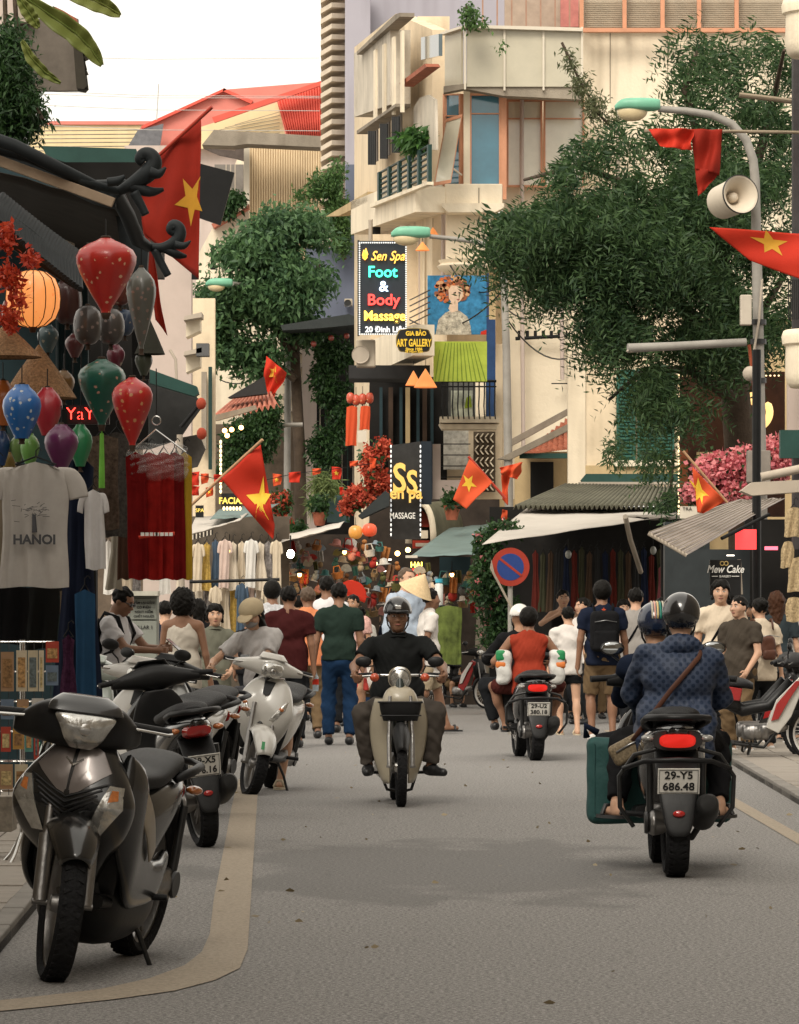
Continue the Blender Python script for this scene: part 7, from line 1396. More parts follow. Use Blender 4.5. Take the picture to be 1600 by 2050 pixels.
neon('Foot', 766, 545, .245, (.05,.85,.50), 66.8, t, 1.0); neon('&', 768, 574, .23, (.55,.72,1), 66.8, t, 1); neon('Body', 768, 601, .245, (.95,.05,.04), 66.8, t, 1.02); neon('Massage', 770, 633, .215, (.95,.62,.08), 66.8, t, .93); neon('20 Đinh Liệt', 771, 660, .125, (.75,.75,.75), 66.8, t, .98, .5, .004)
t = thing('gallery_sign', 'dark scalloped oval sign reading art gallery beside the portrait', 'sign', tuple(P(829,682,66.6)))
def oval(rx, ry, off, mat, name):
    pts = []
    for k in range(64):
        a = 2*math.pi*k/64; c_, s_2 = math.cos(a), math.sin(a); f = 1/ (abs(c_)**3+abs(s_2)**3)**(1/3); f *= 1+.07*math.cos(8*a) if abs(c_)>.5 and abs(s_2)>.5 else 1; f *= .93+.10*max(0, abs(c_)-.8)*5*.5
        pts.append(P(829+rx*c_*f*.95, 682-ry*s_2*f*.95, 66.6)+Vector((0,off,0)))
    MB().prism(pts, (0,-.05,0)).build(name, mat, t, world=True)
oval(39, 28, 0, M('dull gold', (.28,.20,.05), .5, .3), 'sign_rim'); oval(37, 26.3, -.03, BLKP, 'sign_face'); YL = M('yellow paint lettering', (.80,.52,.05), .5)
text('GIA BẢO', .095, YL, t, P(833,668,66.5), ext=.004, bold=.004, world=True, sx=.85); text('ART GALLERY', .16, YL, t, P(829,687,66.5), ext=.004, bold=.005, world=True, sx=.54); text('Since 1986', .06, YL, t, P(829,699,66.5), ext=.003, bold=.002, world=True); text('38 Hàng Bạc', .055, YL, t, P(829,704,66.5), ext=.003, bold=.001, world=True)
# painting: a generic lady's portrait on blue, built of flat paint patches
t = thing('portrait_painting', 'large blue painting of a woman with curly red-brown hair', 'painting', tuple(P(914,610,68)))
wpan('canvas', 856, 552, 974, 670, FR(68), M('blue canvas', (.03,.16,.30), .7, var=.5, scale=9), t, 0, .06); wpan('canvas_edge', 974, 548, 979, 668, FR(68), M('blue board', (.02,.05,.13)), t, 0, .06)
def patch(pts, mat, z, name='paint_patch'): MB().prism([P(x,y,67.94)+Vector((0,-z,0)) for x,y in pts], (0,-.004,0)).build(name, mat, t, world=True)
for k in range(230):
    a = rng.uniform(0,6.28); r_ = rng.uniform(0,1)**.6; x, y = 905+34*r_*math.cos(a), 584+27*r_*math.sin(a)-4
    if abs(x-912) < 11 and y > 576: continue
    m_ = MB(); m_.prism([P(x+4.2*math.cos(b_), y+3.6*math.sin(b_), 67.935)+Vector((0,-.001*(k%7),0)) for b_ in np.linspace(0,5.6,7)], (0,-.004,0)).build('hair_dab', M('hair dab %d'%(k%3), ((.45,.12,.04),(.22,.08,.04),(.50,.28,.14))[k%3], .8) if x < 912 or k%3 else M('hair dab 1', (1,1,1)), t, world=True)
patch([(898,580),(905,572),(918,572),(926,580),(927,592),(922,602),(914,608),(905,606),(899,598)], M('portrait flesh', (.58,.42,.30), .8, var=.15, scale=12), .012); patch([(904,600),(917,604),(917,622),(904,626),(898,618)], M('portrait flesh', (1,1,1)), .010)
patch([(872,670),(878,640),(892,626),(905,620),(920,622),(936,634),(942,652),(944,670)], M('portrait dress', (.40,.36,.28), .8, var=.7, scale=20), .008); patch([(908,586),(913,584),(913,587),(908,588)], PLK, .018, 'painted_eye'); patch([(918,584),(923,586),(922,588),(918,587)], PLK, .018, 'painted_eye'); patch([(914,599),(921,598),(918,602)], LIP, .018, 'painted_lips'); patch([(963,664),(974,660),(974,670),(962,670)], FLR, .01)
t = thing('green_painting', 'yellow-green painting of converging crop rows under the portrait', 'painting', tuple(P(920,722,68)))
wpan('canvas', 868, 684, 975, 764, FR(68), M('lime canvas', (.36,.44,.06), .75, var=.15, scale=8), t, 0, .06)
for i in range(12): x = 868+i*9.4; xt = 915+(x-915)*.62; pan('row_stroke', [(x,763),(xt,686),(xt+1.2,686),(x+2,763)] if 868<x<972 else [(870,763),(880,700),(881,700),(872,763)], FR(67.93), M('row paint', (.16,.24,.03), .8, var=.3), t, 0, .004)
o = tag(wpan('canvas', 903, 782, 946, 834, FR(69.6), M('landscape canvas', (.42,.44,.36), .8, var=.6, scale=6), None, 0, .03), 'small landscape painting standing behind the bellied balcony railing', 'painting'); pan('painted_tree', [(930,818),(934,796),(942,792),(945,815)], FR(69.55), M('row paint2', (.25,.33,.03), .8), o, 0, .005)
t = thing('corner_sign', 'tall dark illuminated sign with gold script above the vaulted shop', 'sign', tuple(P(812,980,64.5))); pl = Plane(gx(842,64.5), 64.5, -.5, .87)
wpan('front_face', 843, 884, 864, 1010, FR(64.5), M('ink blue panel', (.1,.1,.1)), t, 0, .1); pan('side_face', [(784,1080),(782,892),(842,884),(843,1080)], FR(64.6), M('gloss black sign', (.03,.03,.03), .12, var=.3), t, 0, .1)
for k in range(19): 
    for x in (783,842):
        MB().ell(P(x, 894+k*9.8, 64.4), (.012,.012,.028), 8).build('sign_bulb', M('pale pin bulb', (1,1,1)), t, 180, world=True)
GS = M('gold script', (.70,.42,.10), .35, .3, emit=(1,.6,.15), estr=.35)
text('S', .62, GS, t, P(800,960,64.3), ext=.02, bold=.012, world=True, sx=.75); text('S', .5, GS, t, P(825,968,64.3), ext=.02, bold=.012, world=True, sx=.75); text('en pa', .25, GS, t, P(813,988,64.3), ext=.02, bold=.006, world=True, sx=.9); text('MASSAGE', .13, WHT, t, P(806,1033,64.3), ext=.006, bold=.002, world=True, sx=.7)
t = base('air_conditioner', 'beige outdoor air conditioner unit under the massage sign', 'air conditioner', -.5, 67); wpan('casing', 714, 683, 752, 737, FR(67.5), M('beige casing', (.42,.36,.28), .6, var=.1, dirt=.3), t, 0, .35, bevel=.02)
MB().lathe([(.12,0),(.14,-.01),(.14,.01),(.12,.02)], tuple(P(722,710,67.1)), 20, 'y').build('fan_guard', CONL, t, world=True)
# cabinet with warnings
t = base('electric_cabinet', 'grey green street electricity cabinet with painted danger warning', 'cabinet', gx(287,44), 44)
CAB = M('cabinet grey', (.22,.23,.20), .6, var=.1, dirt=.3, scale=3); wpan('body', 252, 1192, 319, 1480, FR(44), CAB, t, 0, .35, bevel=.01); wpan('roof', 246, 1184, 321, 1193, FR(43.9), M('pale cabinet lid', (.45,.43,.36), .6), t, 0, .45)
wpan('door', 262, 1199, 314, 1240, FR(43.63), CAB, t, 0, .012, bevel=.004); wpan('door', 262, 1243, 314, 1340, FR(43.63), CAB, t, 0, .012, bevel=.004)
for s__, y, z_ in (('CẤM LẠI GẦN!',1207,.034),('CÓ ĐIỆN',1216,.034),('NGUY HIỂM',1225,.034),('CHẾT NGƯỜI',1234,.034),('PILLAR 1',1256,.05)): text(s__, z_, PLK, t, P(288,y,43.61), ext=.001, bold=.0004, world=True)
# ---------------------------------------------------------------- hanging clothes and goods
def CL(n, c, **k): return cloth(n, c, **k)
SHW = CL('ash tee', (.40,.37,.34)); o = hanging('hanging_shirt', -22, 925, 166, 1176, 26.4, SHW, 'big ash-grey tee printed HANOI hanging under the lanterns', 'shirt', 'clothes hanging at the left shop', 'tee', 1)
INK = M('shirt print', (.06,.06,.065), .8, var=.3)
def on(o, s_, px, py, size, **k): text(s_, size, INK, o, P(px,py,26.4-.10)-o.location, ext=.001, **k)
on(o, 'HANOI', 69, 1081, .082, bold=.003)
for k in range(34):                       # loose ink sketch of a tree and roofs
    a = rng.uniform(0,6.28); x, y = 72+rng.gauss(0,17), 1022+rng.gauss(0,9); d_ = P(x+rng.uniform(6,18)*math.cos(a), y+rng.uniform(2,7)*math.sin(a), 26.3)
    MB().tube([P(x,y,26.3)-o.location, d_-o.location], .0022, 4).build('ink_stroke', INK, o)
MB().tube([P(68,1030,26.3)-o.location, P(69,1066,26.3)-o.location], [.012,.018], 5).build('ink_stroke', INK, o)
for a in ((-40,935,30,1178,26.9,CL('sand cloth', (.22,.18,.13)),'sandy shirt half out of the picture beside the HANOI tee','tee'),(110,900,208,1400,27.4,CL('navy dress', (.012,.016,.032)),'long navy dress hanging behind the HANOI tee','dress'),(158,980,216,1140,27.2,CL('white tee', (.50,.48,.47)),'white tee showing right of the navy dress','tee'),
          (176,870,236,1060,27.9,CL('netted scarf', (.10,.075,.055), var=.5, scale=40),'dark brown netted scarf right of the lime tassel','scarf'),(205,865,262,1075,28.6,CL('grey net', (.05,.045,.04), var=.5, scale=40),'grey netting hanging beside the red dresses','scarf'),(-40,1172,60,1290,26.9,CL('black trousers', (.01,.01,.011)),'black trousers hanging below the HANOI tee','scarf'),(55,1172,120,1300,27.1,CL('black trousers2', (.013,.013,.012)),'second pair of black trousers below the HANOI tee','scarf'),
          (116,1270,158,1430,26.8,CL('plum lace', (.045,.015,.035), var=.5, scale=40),'plum lace skirt hanging beside the postcard rack','dress'),(150,1180,190,1420,27.3,CL('denim', (.02,.06,.12)),'blue denim trousers hanging beside the plum skirt','scarf')):
    hanging('hanging_garment', *a[:6], a[6], 'garment', 'clothes hanging at the left shop', a[7], 2)
CR_ = CL('crimson pleats', (.22,.010,.008), var=.35, scale=7); CR2 = CL('dark crimson pleats', (.13,.006,.006), var=.3); GO = CL('mustard silk', (.36,.22,.02))
for i,(x0,x1,m_,lb) in enumerate(((252,292,CR2,'leftmost dark crimson dress in the plastic-wrapped bundle'),(276,322,CR_,'second crimson dress in the plastic-wrapped bundle'),(306,350,CR_,'third crimson dress in the plastic-wrapped bundle'),(332,368,CR2,'fourth darker crimson dress in the plastic-wrapped bundle'),(356,384,GO,'mustard yellow dress at the right end of the crimson bundle'))):
    o = hanging('hanging_dress', x0, 905, x1, 1160, 27.6+.06*i, m_, lb, 'dress', 'bundle of dresses on one hanger', 'scarf', 3+i)
    if i in (1,2): MB().tube([P(x0+2,1082-6*i,27.45)-o.location, P(x1,1068,27.45)-o.location], .012, 6).build('belt', CL('red belt', (.5,.05,.03)), o); [wpan('belt_tile', x0+6+k*9, 1066, x0+13+k*9, 1073, FR(27.40), WHT, o, 0, .006) for k in range(4)]
PLS = M('clear plastic film', (.55,.55,.53), .12, var=.1, bump=.9, bscale=14, alpha=.16); q = Sdf().box(tuple(P(316,925,27.7)), (.20,.12,.12), None, .07); V, Q = q.mesh(.012, lambda X,Y,Z: .012*np.sin(38*X+9*np.sin(20*Z))*np.sin(31*Z+5*Y)); tag(smobj('plastic_wrap', V, Q, PLS, None, 0), 'crumpled clear plastic over the shoulders of the crimson dresses', 'plastic wrap')
t = thing('clothes_hanger', 'big wire hanger with ring above the plastic-wrapped dresses', 'hanger', tuple(P(313,830,27.6))); MB().tube([P(313+9*math.cos(a),842+9*math.sin(a),27.6)-t.location for a in np.linspace(0,6.28,16)], .005, 5).build('ring', CHR, t); MB().tube([(0,0,.3),(0,0,0)], .004, 5).build('cord', BLKI, t); MB().tube([P(262,905,27.6)-t.location, P(312,860,27.6)-t.location, P(372,905,27.6)-t.location], .006, 5).build('arm', CHR, t)
# cream dresses of the middle-left shop
CRM = [CL('cream linen', (.56,.47,.35)), CL('ivory linen', (.62,.54,.43)), CL('pale pink linen', (.55,.42,.36)), CL('white cotton', (.62,.59,.54)), CL('dotted mustard', (.45,.30,.08), var=.4, scale=30), CL('grey print', (.22,.20,.19), var=.6, scale=25), CL('denim2', (.06,.09,.13))]
GD = [('cream long dress',0),('ivory long dress',1),('dotted cream blouse',1),('mustard shirt',4),('grey printed blouse',5),('cream slip dress',0),('denim dungarees',6),('cream ribbed dress',0),('white cotton dress',3),('pale pink dress',2)]
ORD = 'first second third fourth fifth sixth seventh eighth ninth tenth eleventh twelfth thirteenth fourteenth fifteenth sixteenth seventeenth'.split()
for i in range(20):
    row = i//10; j = i%10; x = 384+j*17.5; y = (1082 if row == 0 else 1168)+rng.uniform(-4,6); n_, mi = GD[(j*3+row)%10]
    hanging('hanging_garment', x, y, x+24+rng.uniform(0,5), y+(98 if row == 0 else 110), 53.5+.12*(i%3)+.6*row*0, CRM[mi], '%s, %s from left in the %s row of the stall' % (n_, ORD[j], ['upper','lower'][row]), 'garment', 'cream clothes on the stall wall', 'dress' if i%3 else 'tee', i)
tag(wtube('clothes_rail', [P(380,1165,53.2), P(560,1160,53.2)], .02, BLKI, None), 'black rail between the two rows of cream clothes', 'rail')
# souvenir goods: bags, toys, cushions, lanterns in the shop recess
GC = [('red',(.45,.04,.03)),('orange',(.50,.20,.06)),('cream',(.55,.46,.33)),('pink',(.55,.25,.22)),('brown',(.16,.08,.04)),('teal',(.05,.17,.16)),('tan',(.36,.24,.12)),('white',(.6,.57,.52)),('grey blue',(.25,.30,.34)),('olive',(.12,.12,.04))]
KN = ['woven bag','folded scarf','cloth hat','paper fan','soft toy']
k = 0
for (x0,x1,y0,y1,Y) in ((562,660,1096,1235,60),(668,770,1090,1250,61.5),(775,860,1140,1260,63),(868,958,1160,1232,64)):
    for y in np.arange(y0, y1-8, 17):
        for x in np.arange(x0, x1-8, 15):
            k += 1; cn, cc = GC[(k*7+int(y))%10]; kind = KN[(k*3)%5]; px, py = x+rng.uniform(-7,7), y+rng.uniform(-7,7); s = Y/F; c = P(px+8,py,Y)
            mt = M('goods '+cn, tuple(.7*c for c in cc), (.7), var=.3, scale=20, bump=.2); m_ = MB(); h_ = rng.uniform(8,15)*s
            if kind == 'woven bag': m_.loft([((0,0,-h_),(h_*.7,0,0),(0,.05,0),3),((0,0,0),(h_*.9,0,0),(0,.07,0),3)], 14, 3).tube([(-h_*.6,0,0),(-h_*.4,0,h_*.9),(h_*.4,0,h_*.9),(h_*.6,0,0)], .012, 5)
            elif kind == 'paper fan': m_.prism([(0,0,-h_*.6)]+[(h_*1.1*math.cos(a),.0,-h_*.6+h_*1.5*math.sin(a)) for a in np.linspace(.3,2.84,9)], (0,.02,0))
            elif kind == 'cloth hat': m_.lathe([(h_*1.1,-h_*.2),(h_*.6,0),(h_*.5,h_*.6),(.01,h_*.75)], (0,0,0), 14)
            elif kind == 'soft toy': m_.ell((0,0,-h_*.3),(h_*.7,h_*.5,h_*.8),12).ell((0,-.02,h_*.7),(h_*.5,h_*.45,h_*.45),12)
            else: m_.sheet(lambda u,v: ((u-.5)*h_*1.2, .03*math.sin(u*12), h_-v*h_*2.2), 10, 6)
            o = m_.build('souvenir_item', mt, None, 60); o.location = c+Vector((0,rng.uniform(-.3,.1),0)); o.rotation_euler = (0,rng.uniform(-.3,.3),rng.uniform(-.5,.5)); tag(o, '%s %s, %s in the %s row of the %s souvenir stall' % (cn, kind, ORD[int((x-x0)/15)], ORD[int((y-y0)/17)], {562:'left',668:'middle',775:'right',868:'rightmost'}[x0]), 'souvenir', 'souvenirs hung in the dim stalls')
t = thing('red_fan', 'big open red fan on display behind the men in the crowd', 'fan', tuple(P(703,1192,58))); MB().prism([(0,0,-.02)]+[(.21*math.cos(a), .015*math.sin(a*9), .21*math.sin(a)) for a in np.linspace(-.5,2.9,20)], (0,.012,0)).build('fan_leaf', FLR, t); MB().tube([(0,0,0),(.1,-.01,-.12)], .01, 5).build('handle', WOODD, t)
o = thing('lamp_bulb', 'bright bare bulb over the goods in the middle of the street', 'lamp', tuple(P(582,1109,57))); MB().ell((0,0,0), (.05,.05,.06), 16).build('bulb', M('bright bulb', (1,1,1), .5, emit=(1,.9,.75), estr=12), o, 180); MB().tube([(0,0,.05),(0,0,.25)], .01, 5).build('cord', BLKI, o)
# dark shop interior: garments in the gloom, right edge straw bags
for i in range(17):
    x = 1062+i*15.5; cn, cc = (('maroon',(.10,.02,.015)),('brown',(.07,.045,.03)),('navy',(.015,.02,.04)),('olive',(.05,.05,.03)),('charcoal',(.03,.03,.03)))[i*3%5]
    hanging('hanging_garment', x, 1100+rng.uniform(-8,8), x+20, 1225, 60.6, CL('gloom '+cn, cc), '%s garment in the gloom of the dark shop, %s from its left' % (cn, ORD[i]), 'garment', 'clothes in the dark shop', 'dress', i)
hanging('pink_cloth', 1313, 1130, 1338, 1245, 58, CL('dusty pink', (.26,.08,.09)), 'dusty pink cloth hanging at the right post of the dark shop', 'cloth', None, 'dress', 3)
for x,y in ((1138,1110),(1308,1102)): t = thing('dead_bulb', 'unlit white bulb hanging %s in the dark shop' % ('left' if x < 1200 else 'right'), 'lamp', tuple(P(x,y,59))); MB().ell((0,0,0),(.045,.045,.06),14).build('bulb', M('frosted glass', (.35,.36,.33), .3), t, 180); MB().tube([(0,0,.05),(0,0,.22)], .008, 5).build('cord', BLKI, t)
STR_ = M('straw', (.40,.30,.17), .8, var=.4, scale=40, bump=.7, bscale=60)
for i,(x,y,w_,h_) in enumerate(((1590,1045,34,60),(1578,1110,26,54),(1600,1150,40,70),(1590,1220,36,50))): hanging('straw_bag', x-w_/2, y-h_/2, x+w_/2, y+h_/2, 40, STR_, ['top','second','third','lowest'][i]+' straw bag hanging at the right edge of the street', 'bag', 'straw bags at the right edge', 'bag', i)
# postcard rack at the left edge
t = thing('postcard_rack', 'wire rack of bookmarks and postcards at the left edge', 'rack', (gx(45,22.8), 22.8, 0)); L_ = t.location
MB().tube([(0,0,.02),(0,0,1.25)], .014, 8).build('pole', CHR, t, 60)
for a in (0.3,2.3,4.4): MB().tube([(0,0,.22),(.10*math.cos(a),.10*math.sin(a),.10),(.22*math.cos(a),.22*math.sin(a),.015)], .009, 6).build('foot', CHR, t, 60)
for i in range(6): w_ = .165; z = 1.24-i*.16; MB().tube([(-w_-.04,-.08,z),(w_,-.08,z),(w_,.08,z),(-w_-.04,.08,z),(-w_-.04,-.08,z)], .004, 5).build('wire_shelf', CHR, t)
for i in range(9): x = -.20+i*.045; MB().tube([(x,-.085,1.25),(x,-.085,.42)], .0025, 4).build('wire', STEEL, t)
cc = ((.50,.42,.30),(.45,.38,.26),(.50,.45,.36),(.30,.18,.10),(.35,.05,.03),(.08,.22,.18),(.40,.22,.06),(.12,.16,.22),(.45,.42,.38))
n_ = 0
for (x0,y0,x1,y1,ci) in ((33,1302,54,1384,0),(56,1302,76,1384,1),(78,1302,88,1384,0),(2,1305,28,1384,3),(92,1284,118,1326,4),(92,1332,117,1372,7),(2,1455,22,1505,4),(26,1455,48,1500,6),(50,1450,66,1505,5),(68,1455,78,1520,4),(86,1470,106,1500,8),(2,1400,28,1440,7),(34,1400,58,1440,3),(64,1398,88,1436,8),(0,1530,26,1580,3),(30,1530,56,1580,1)):
    n_ += 1; c = wpan('postcard', x0, y0, x1, y1, FR(22.66), M('card %d' % ci, cc[ci], .5, var=.12, scale=30), t, 0, .004); wpan('card_picture', x0+3, y0+14, x1-3, y1-8, FR(22.655), M('card picture %d' % (n_%4), ((.22,.12,.05),(.35,.20,.08),(.10,.12,.12),(.40,.30,.14))[n_%4], .5, var=.7, scale=60), c, 0, .002)
tag(wpan('shelf_box', -30, 1590, 34, 1660, FR(23.4), M('striped box', (.25,.22,.18), .7, var=.4, scale=20), None, 0, .3, bevel=.005), 'pale ribbed box standing under the postcard rack', 'box')
# ---------------------------------------------------------------- vehicles
DK = M('graphite paint', (.008,.008,.008), .25, .0, var=.05, coat=.45); WHP = M('pearl white paint', (.52,.50,.46), .25, var=.04, coat=.7, dirt=.06); CRP = M('old cream paint', (.40,.35,.26), .38, var=.08, dirt=.3, coat=.3); BKP = M('black gloss paint', (.010,.010,.011), .18, var=.1, coat=.9); RDP = M('red gloss paint', (.30,.012,.012), .22, var=.08, coat=.9); SLV = M('silver paint', (.22,.22,.21), .3, .5, var=.05, coat=.6)
YN = 11560/(1962-1240)
sh_ = scooter('large graphite scooter parked leaning at the front left', (gx(72,YN)+.14, YN+.62, 0), R(-13), DK, style='sh', r=.31, lean=R(8.5), steer=R(24), mirrors=False); sh_.scale = (.98,.98,.965)
scooter('black scooter parked tail to camera just behind the graphite one', (gx(412,25.4)-.15, 26.0, 0), R(194), BKP, style='click', plate=('29-X5','176.16'), lean=R(7), mirrors=False)
scooter('white scooter with bare handlebar parked behind the graphite one', (gx(300,28.6), 29.0, 0), R(-24), WHP, style='lead', lean=R(9), steer=R(16), trim=WHP)
scooter('silver scooter squeezed in the parked row beside the white one', (gx(352,31), 31.2, 0), R(-20), SLV, style='click', lean=R(8), steer=R(10), mirrors=False)
scooter('white and green scooter deep in the parked row by the denim trousers', (gx(225,31), 31.5, 0), R(-35), M('mint white paint', (.45,.50,.46), .3, coat=.6), style='lead', lean=R(8), trim=WHP)
lead = scooter('white scooter straddled by the person in the beige cap', (gx(482,33)+.10, 33.63, 0), R(-9), WHP, style='lead', r=.26, lean=R(13), steer=R(24), trim=WHP, mirrors=False)
cubm = cub('cream step-through motorbike with round headlight in the middle of the road', (gx(797,30.8), 31.45, 0), R(2), CRP, M('dark green paint', (.02,.03,.028), .3, coat=.5))
rv = scooter('dark scooter with lit tail lamp carrying the rider in the red vest', (gx(1060,41), 41.6, 0), R(185), BKP, style='click', plate=('29-U2','380.18'), tail_on=True, mirrors=False, stand=None)
rr_ = scooter('black scooter with glowing tail lamp ridden away at the front right', (gx(1352,22.45), 23.1, 0), R(180), BKP, style='click', plate=('29-Y5','686.48'), tail_on=True, stand=None)
cub('red and black motorbike parked far off beside the vaulted shop', (gx(920,65), 65.2, 0), R(48), RDP, BLKP, style='wave', accent=WHP).scale = (.88,.88,.88)
cub('white and red motorbike parked side-on at the right edge', (gx(1512,40), 40.2, 0), R(84), WHP, BLKP, style='wave', accent=RDP, lean=R(-5))
cub('dark red motorbike parked in the row behind the white and red one', (gx(1500,41), 41.1, 0), R(78), BKP, BLKP, style='wave', accent=RDP, lean=R(-5), mirrors=False)
scooter('black scooter parked nose-in at the far right edge', (gx(1590,46.5), 47, 0), R(-150), BKP, style='click', mirrors=True)
# ---------------------------------------------------------------- people
def at(px, Y): return (gx(px, Y), Y, 0)
def Hh(top, Y, z0=0.): return EYE-(top-HOR)*Y/F-z0        # standing height whose crown shows at photo row top
jean = CL('blue jeans', (.012,.032,.075)); dkt = CL('dark trousers', (.014,.015,.017)); kha = CL('khaki', (.15,.10,.055)); whte = CL('white tee2', (.62,.58,.54)); grt = CL('heather grey', (.27,.25,.23)); blk = CL('black cloth', (.010,.010,.011)); crt = CL('cream tee', (.55,.46,.35))
A180 = R(180)
# middle crowd, backs to the camera
person('person in dark green polo and blue jeans seen from behind', at(679,46), R(178), Hh(1163,46), skin='b', top=('tee',CL('bottle green', (.016,.028,.022)),-.03,'collar'), bottom=('long',jean), lh=(.28,.02,.80), rh=(-.25,.0,.82), h=.015)
person('person in maroon polo and dark trousers seen from behind', at(578,45), R(176), Hh(1170,45), skin='b', top=('tee',CL('maroon pique', (.045,.010,.010)),-.16,'collar'), bottom=('long',dkt), lh=(.27,.02,.80), h=.015, wide=1.12)
person('person in orange shirt and khaki trousers between the two polos', at(617,48.5), R(188), Hh(1172,48.5), skin='b', top=('tee',CL('orange cotton', (.62,.22,.10)),-.10,'collar'), bottom=('long',kha), hcol='fair', h=.016)
person('person in white shirt with dark hair behind the green polo', at(654,51), R(178), Hh(1150,51), skin='b', top=('long',CL('white shirt', (.60,.58,.58)),-.10), bottom=('long',dkt), h=.018)
person('person in striped pale shirt left of the maroon polo', at(545,50), R(182), Hh(1162,50), skin='b', top=('tee',CL('striped cotton', (.46,.46,.47), var=.3, scale=30),-.10,'collar'), bottom=('long',dkt), hair='afro', h=.018)
r, J = person('person in green shirt and dark helmet walking in the crowd', at(527,56), R(150), Hh(1180,56), top=('tee',CL('green tee', (.03,.20,.09))), bottom=('long',dkt), h=.02, hair=None); helmet(r, J, M('grey helmet', (.12,.12,.12), .3, coat=.5), 'ear', .014)
r, J = person('person with pink cap in the distant crowd', at(508,58), R(170), Hh(1200,58), top=('tee',blk), bottom=('long',dkt), h=.02); q = Sdf().ell(J['hp'](0,.01,.06), (.10,.12,.085)); mkchild('cap', q, CL('pink cap', (.55,.2,.18)), r, .014)
person('smiling person in pale dress facing the camera behind the green polo', at(708,54), R(-20), Hh(1188,54), fem=True, face=True, hair='bun', top=('tee',CL('pink flowered', (.5,.30,.26), var=.5, scale=30),-.3), bottom=('skirt',FLR and CL('red skirt', (.4,.05,.04))), h=.018)
person('person in salmon shirt bending near the vaulted shop', at(768,55), R(60), Hh(1200,55), top=('tee',CL('salmon', (.60,.26,.20))), bottom=('long',dkt), lean=.5, h=.018, skin='c')
person('seated person in white among the distant stalls', at(735,56), R(10), 1.5, fem=True, hair='bun', face=True, pelvis=(0,0,.55), lf=(.12,-.35,.09), rf=(-.12,-.35,.09), lh=(.15,-.3,.65), rh=(-.15,-.3,.65), top=('tee',whte), bottom=('short',kha), h=.018)
person('tall moustached person in light blue shirt looking right', at(812,52), R(40), Hh(1134,52), skin='c', hcol='fair', hair='crew', face=True, top=('long',CL('light blue shirt', (.36,.42,.50)),-.1,'collar'), bottom=('long',kha), h=.015)
# conical hat walker
Yw = 50.5; r, J = person('person in white tee and conical hat walking with one sandal lifted', at(852,Yw), R(105), 1.74, skin='b', top=('tee',whte,-.22), bottom=('short',M('tan shorts', (.30,.24,.16), .85)), lf=(.08,-.30,.085), rf=(-.08,.45,.36), shoes=('sandal','black'), toes=(0,0), lh=(.2,-.15,.82), rh=(-.2,.1,.85), h=.015, lean=.08)
t = thing('conical_hat', 'pale straw conical hat tilted on the walking person in white', 'hat', tuple(P(851,1149,Yw-.1))); t.rotation_euler = (R(12), R(28), 0); MB().lathe([(.004,0),(.10,-.10),(.215,-.235),(.222,-.24),(.21,-.232),(.004,-.015)], (0,0,0), 40, caps=False).build('straw_cone', M('straw palm leaf', (.60,.45,.26), .7, var=.12, scale=30, bump=.3), t, 60)
for k_ in range(1,8): MB().lathe([(.222*k_/8,-.24*k_/8+.001),(.222*k_/8+.003,-.24*k_/8-.002)], (0,0,0), 36, caps=False).build('hoop', M('straw palm leaf', (1,1,1)), t)
t = thing('spray_bottle', 'white bottle with blue cap behind the conical hat', 'bottle', tuple(P(879,1186,56))); MB().lathe([(.05,-.17),(.055,-.16),(.055,.10),(.03,.13)], (0,0,0), 16).build('body', M('white plastic', (.6,.6,.56), .4), t, 60); MB().lathe([(.05,.13),(.05,.18)], (0,0,0), 14).build('cap', M('cyan cap', (.04,.35,.48), .4), t, 60)
person('small seated person beside the parked red motorbike', at(898,65.6), R(30), 1.3, fem=True, face=False, pelvis=(0,0,.5), lf=(.12,-.35,.09), rf=(-.12,-.35,.09), lh=(.15,-.3,.6), rh=(-.15,-.3,.6), top=('tee',CL('mustard silk', (.3,.2,.05))), bottom=('short',kha), h=.022)
# left side group
r, J = person('person in white tee with cropped hair and glasses reading a phone', at(232,35.5), R(70), Hh(1168,35.5), skin='b', hair='crew', face=True, top=('tee',CL('white tee3', (.50,.48,.48)),-.12), bottom=('long',dkt), lh=(.12,-.42,1.18), rh=(-.10,-.42,1.16), pitch=.45, sunglasses=True, h=.013, curl=.9)
backpack('black backpack on the person reading a phone', at(232,35.5), R(70), J, blk)
def phone(label, root, J, which='lh', dx=(0,-.08,.03)):
    c = Vector(J[which])+Vector(dx); c.rotate(Euler((0,0,root.rotation_euler.z))); o = MB().box((-.037,-.004,-.075),(.037,.004,.075)).build('phone', BKP, None, bevel=.003); o.location = c+root.location; o.rotation_euler = (R(-50),0,root.rotation_euler.z); return tag(o, label, 'phone')
phone('phone held by the person in white tee at left', r, J)
person('person in white strappy dress with big curly hair seen from behind', at(366,38), R(172), Hh(1178,38), fem=True, skin='b', hair='curly', top=('tank',CL('off white dress', (.50,.45,.38)),-.42), bottom=('skirt',CL('off white dress', (.5,.45,.38))), lh=(.23,-.02,.80), h=.014)
person('dark-haired person in black behind the curly-haired one', at(396,42), R(190), Hh(1196,42), top=('long',blk), bottom=('long',dkt), hair='bob', h=.018)
r, J = person('person in olive blouse facing the camera with crossed bag strap', at(430,39.5), R(8), Hh(1206,39.5), fem=True, skin='c', hair='bob', face=True, top=('tee',CL('olive blouse', (.13,.13,.10)),-.2,'collar'), bottom=('skirt',blk), lh=(.14,-.18,1.0), h=.013)
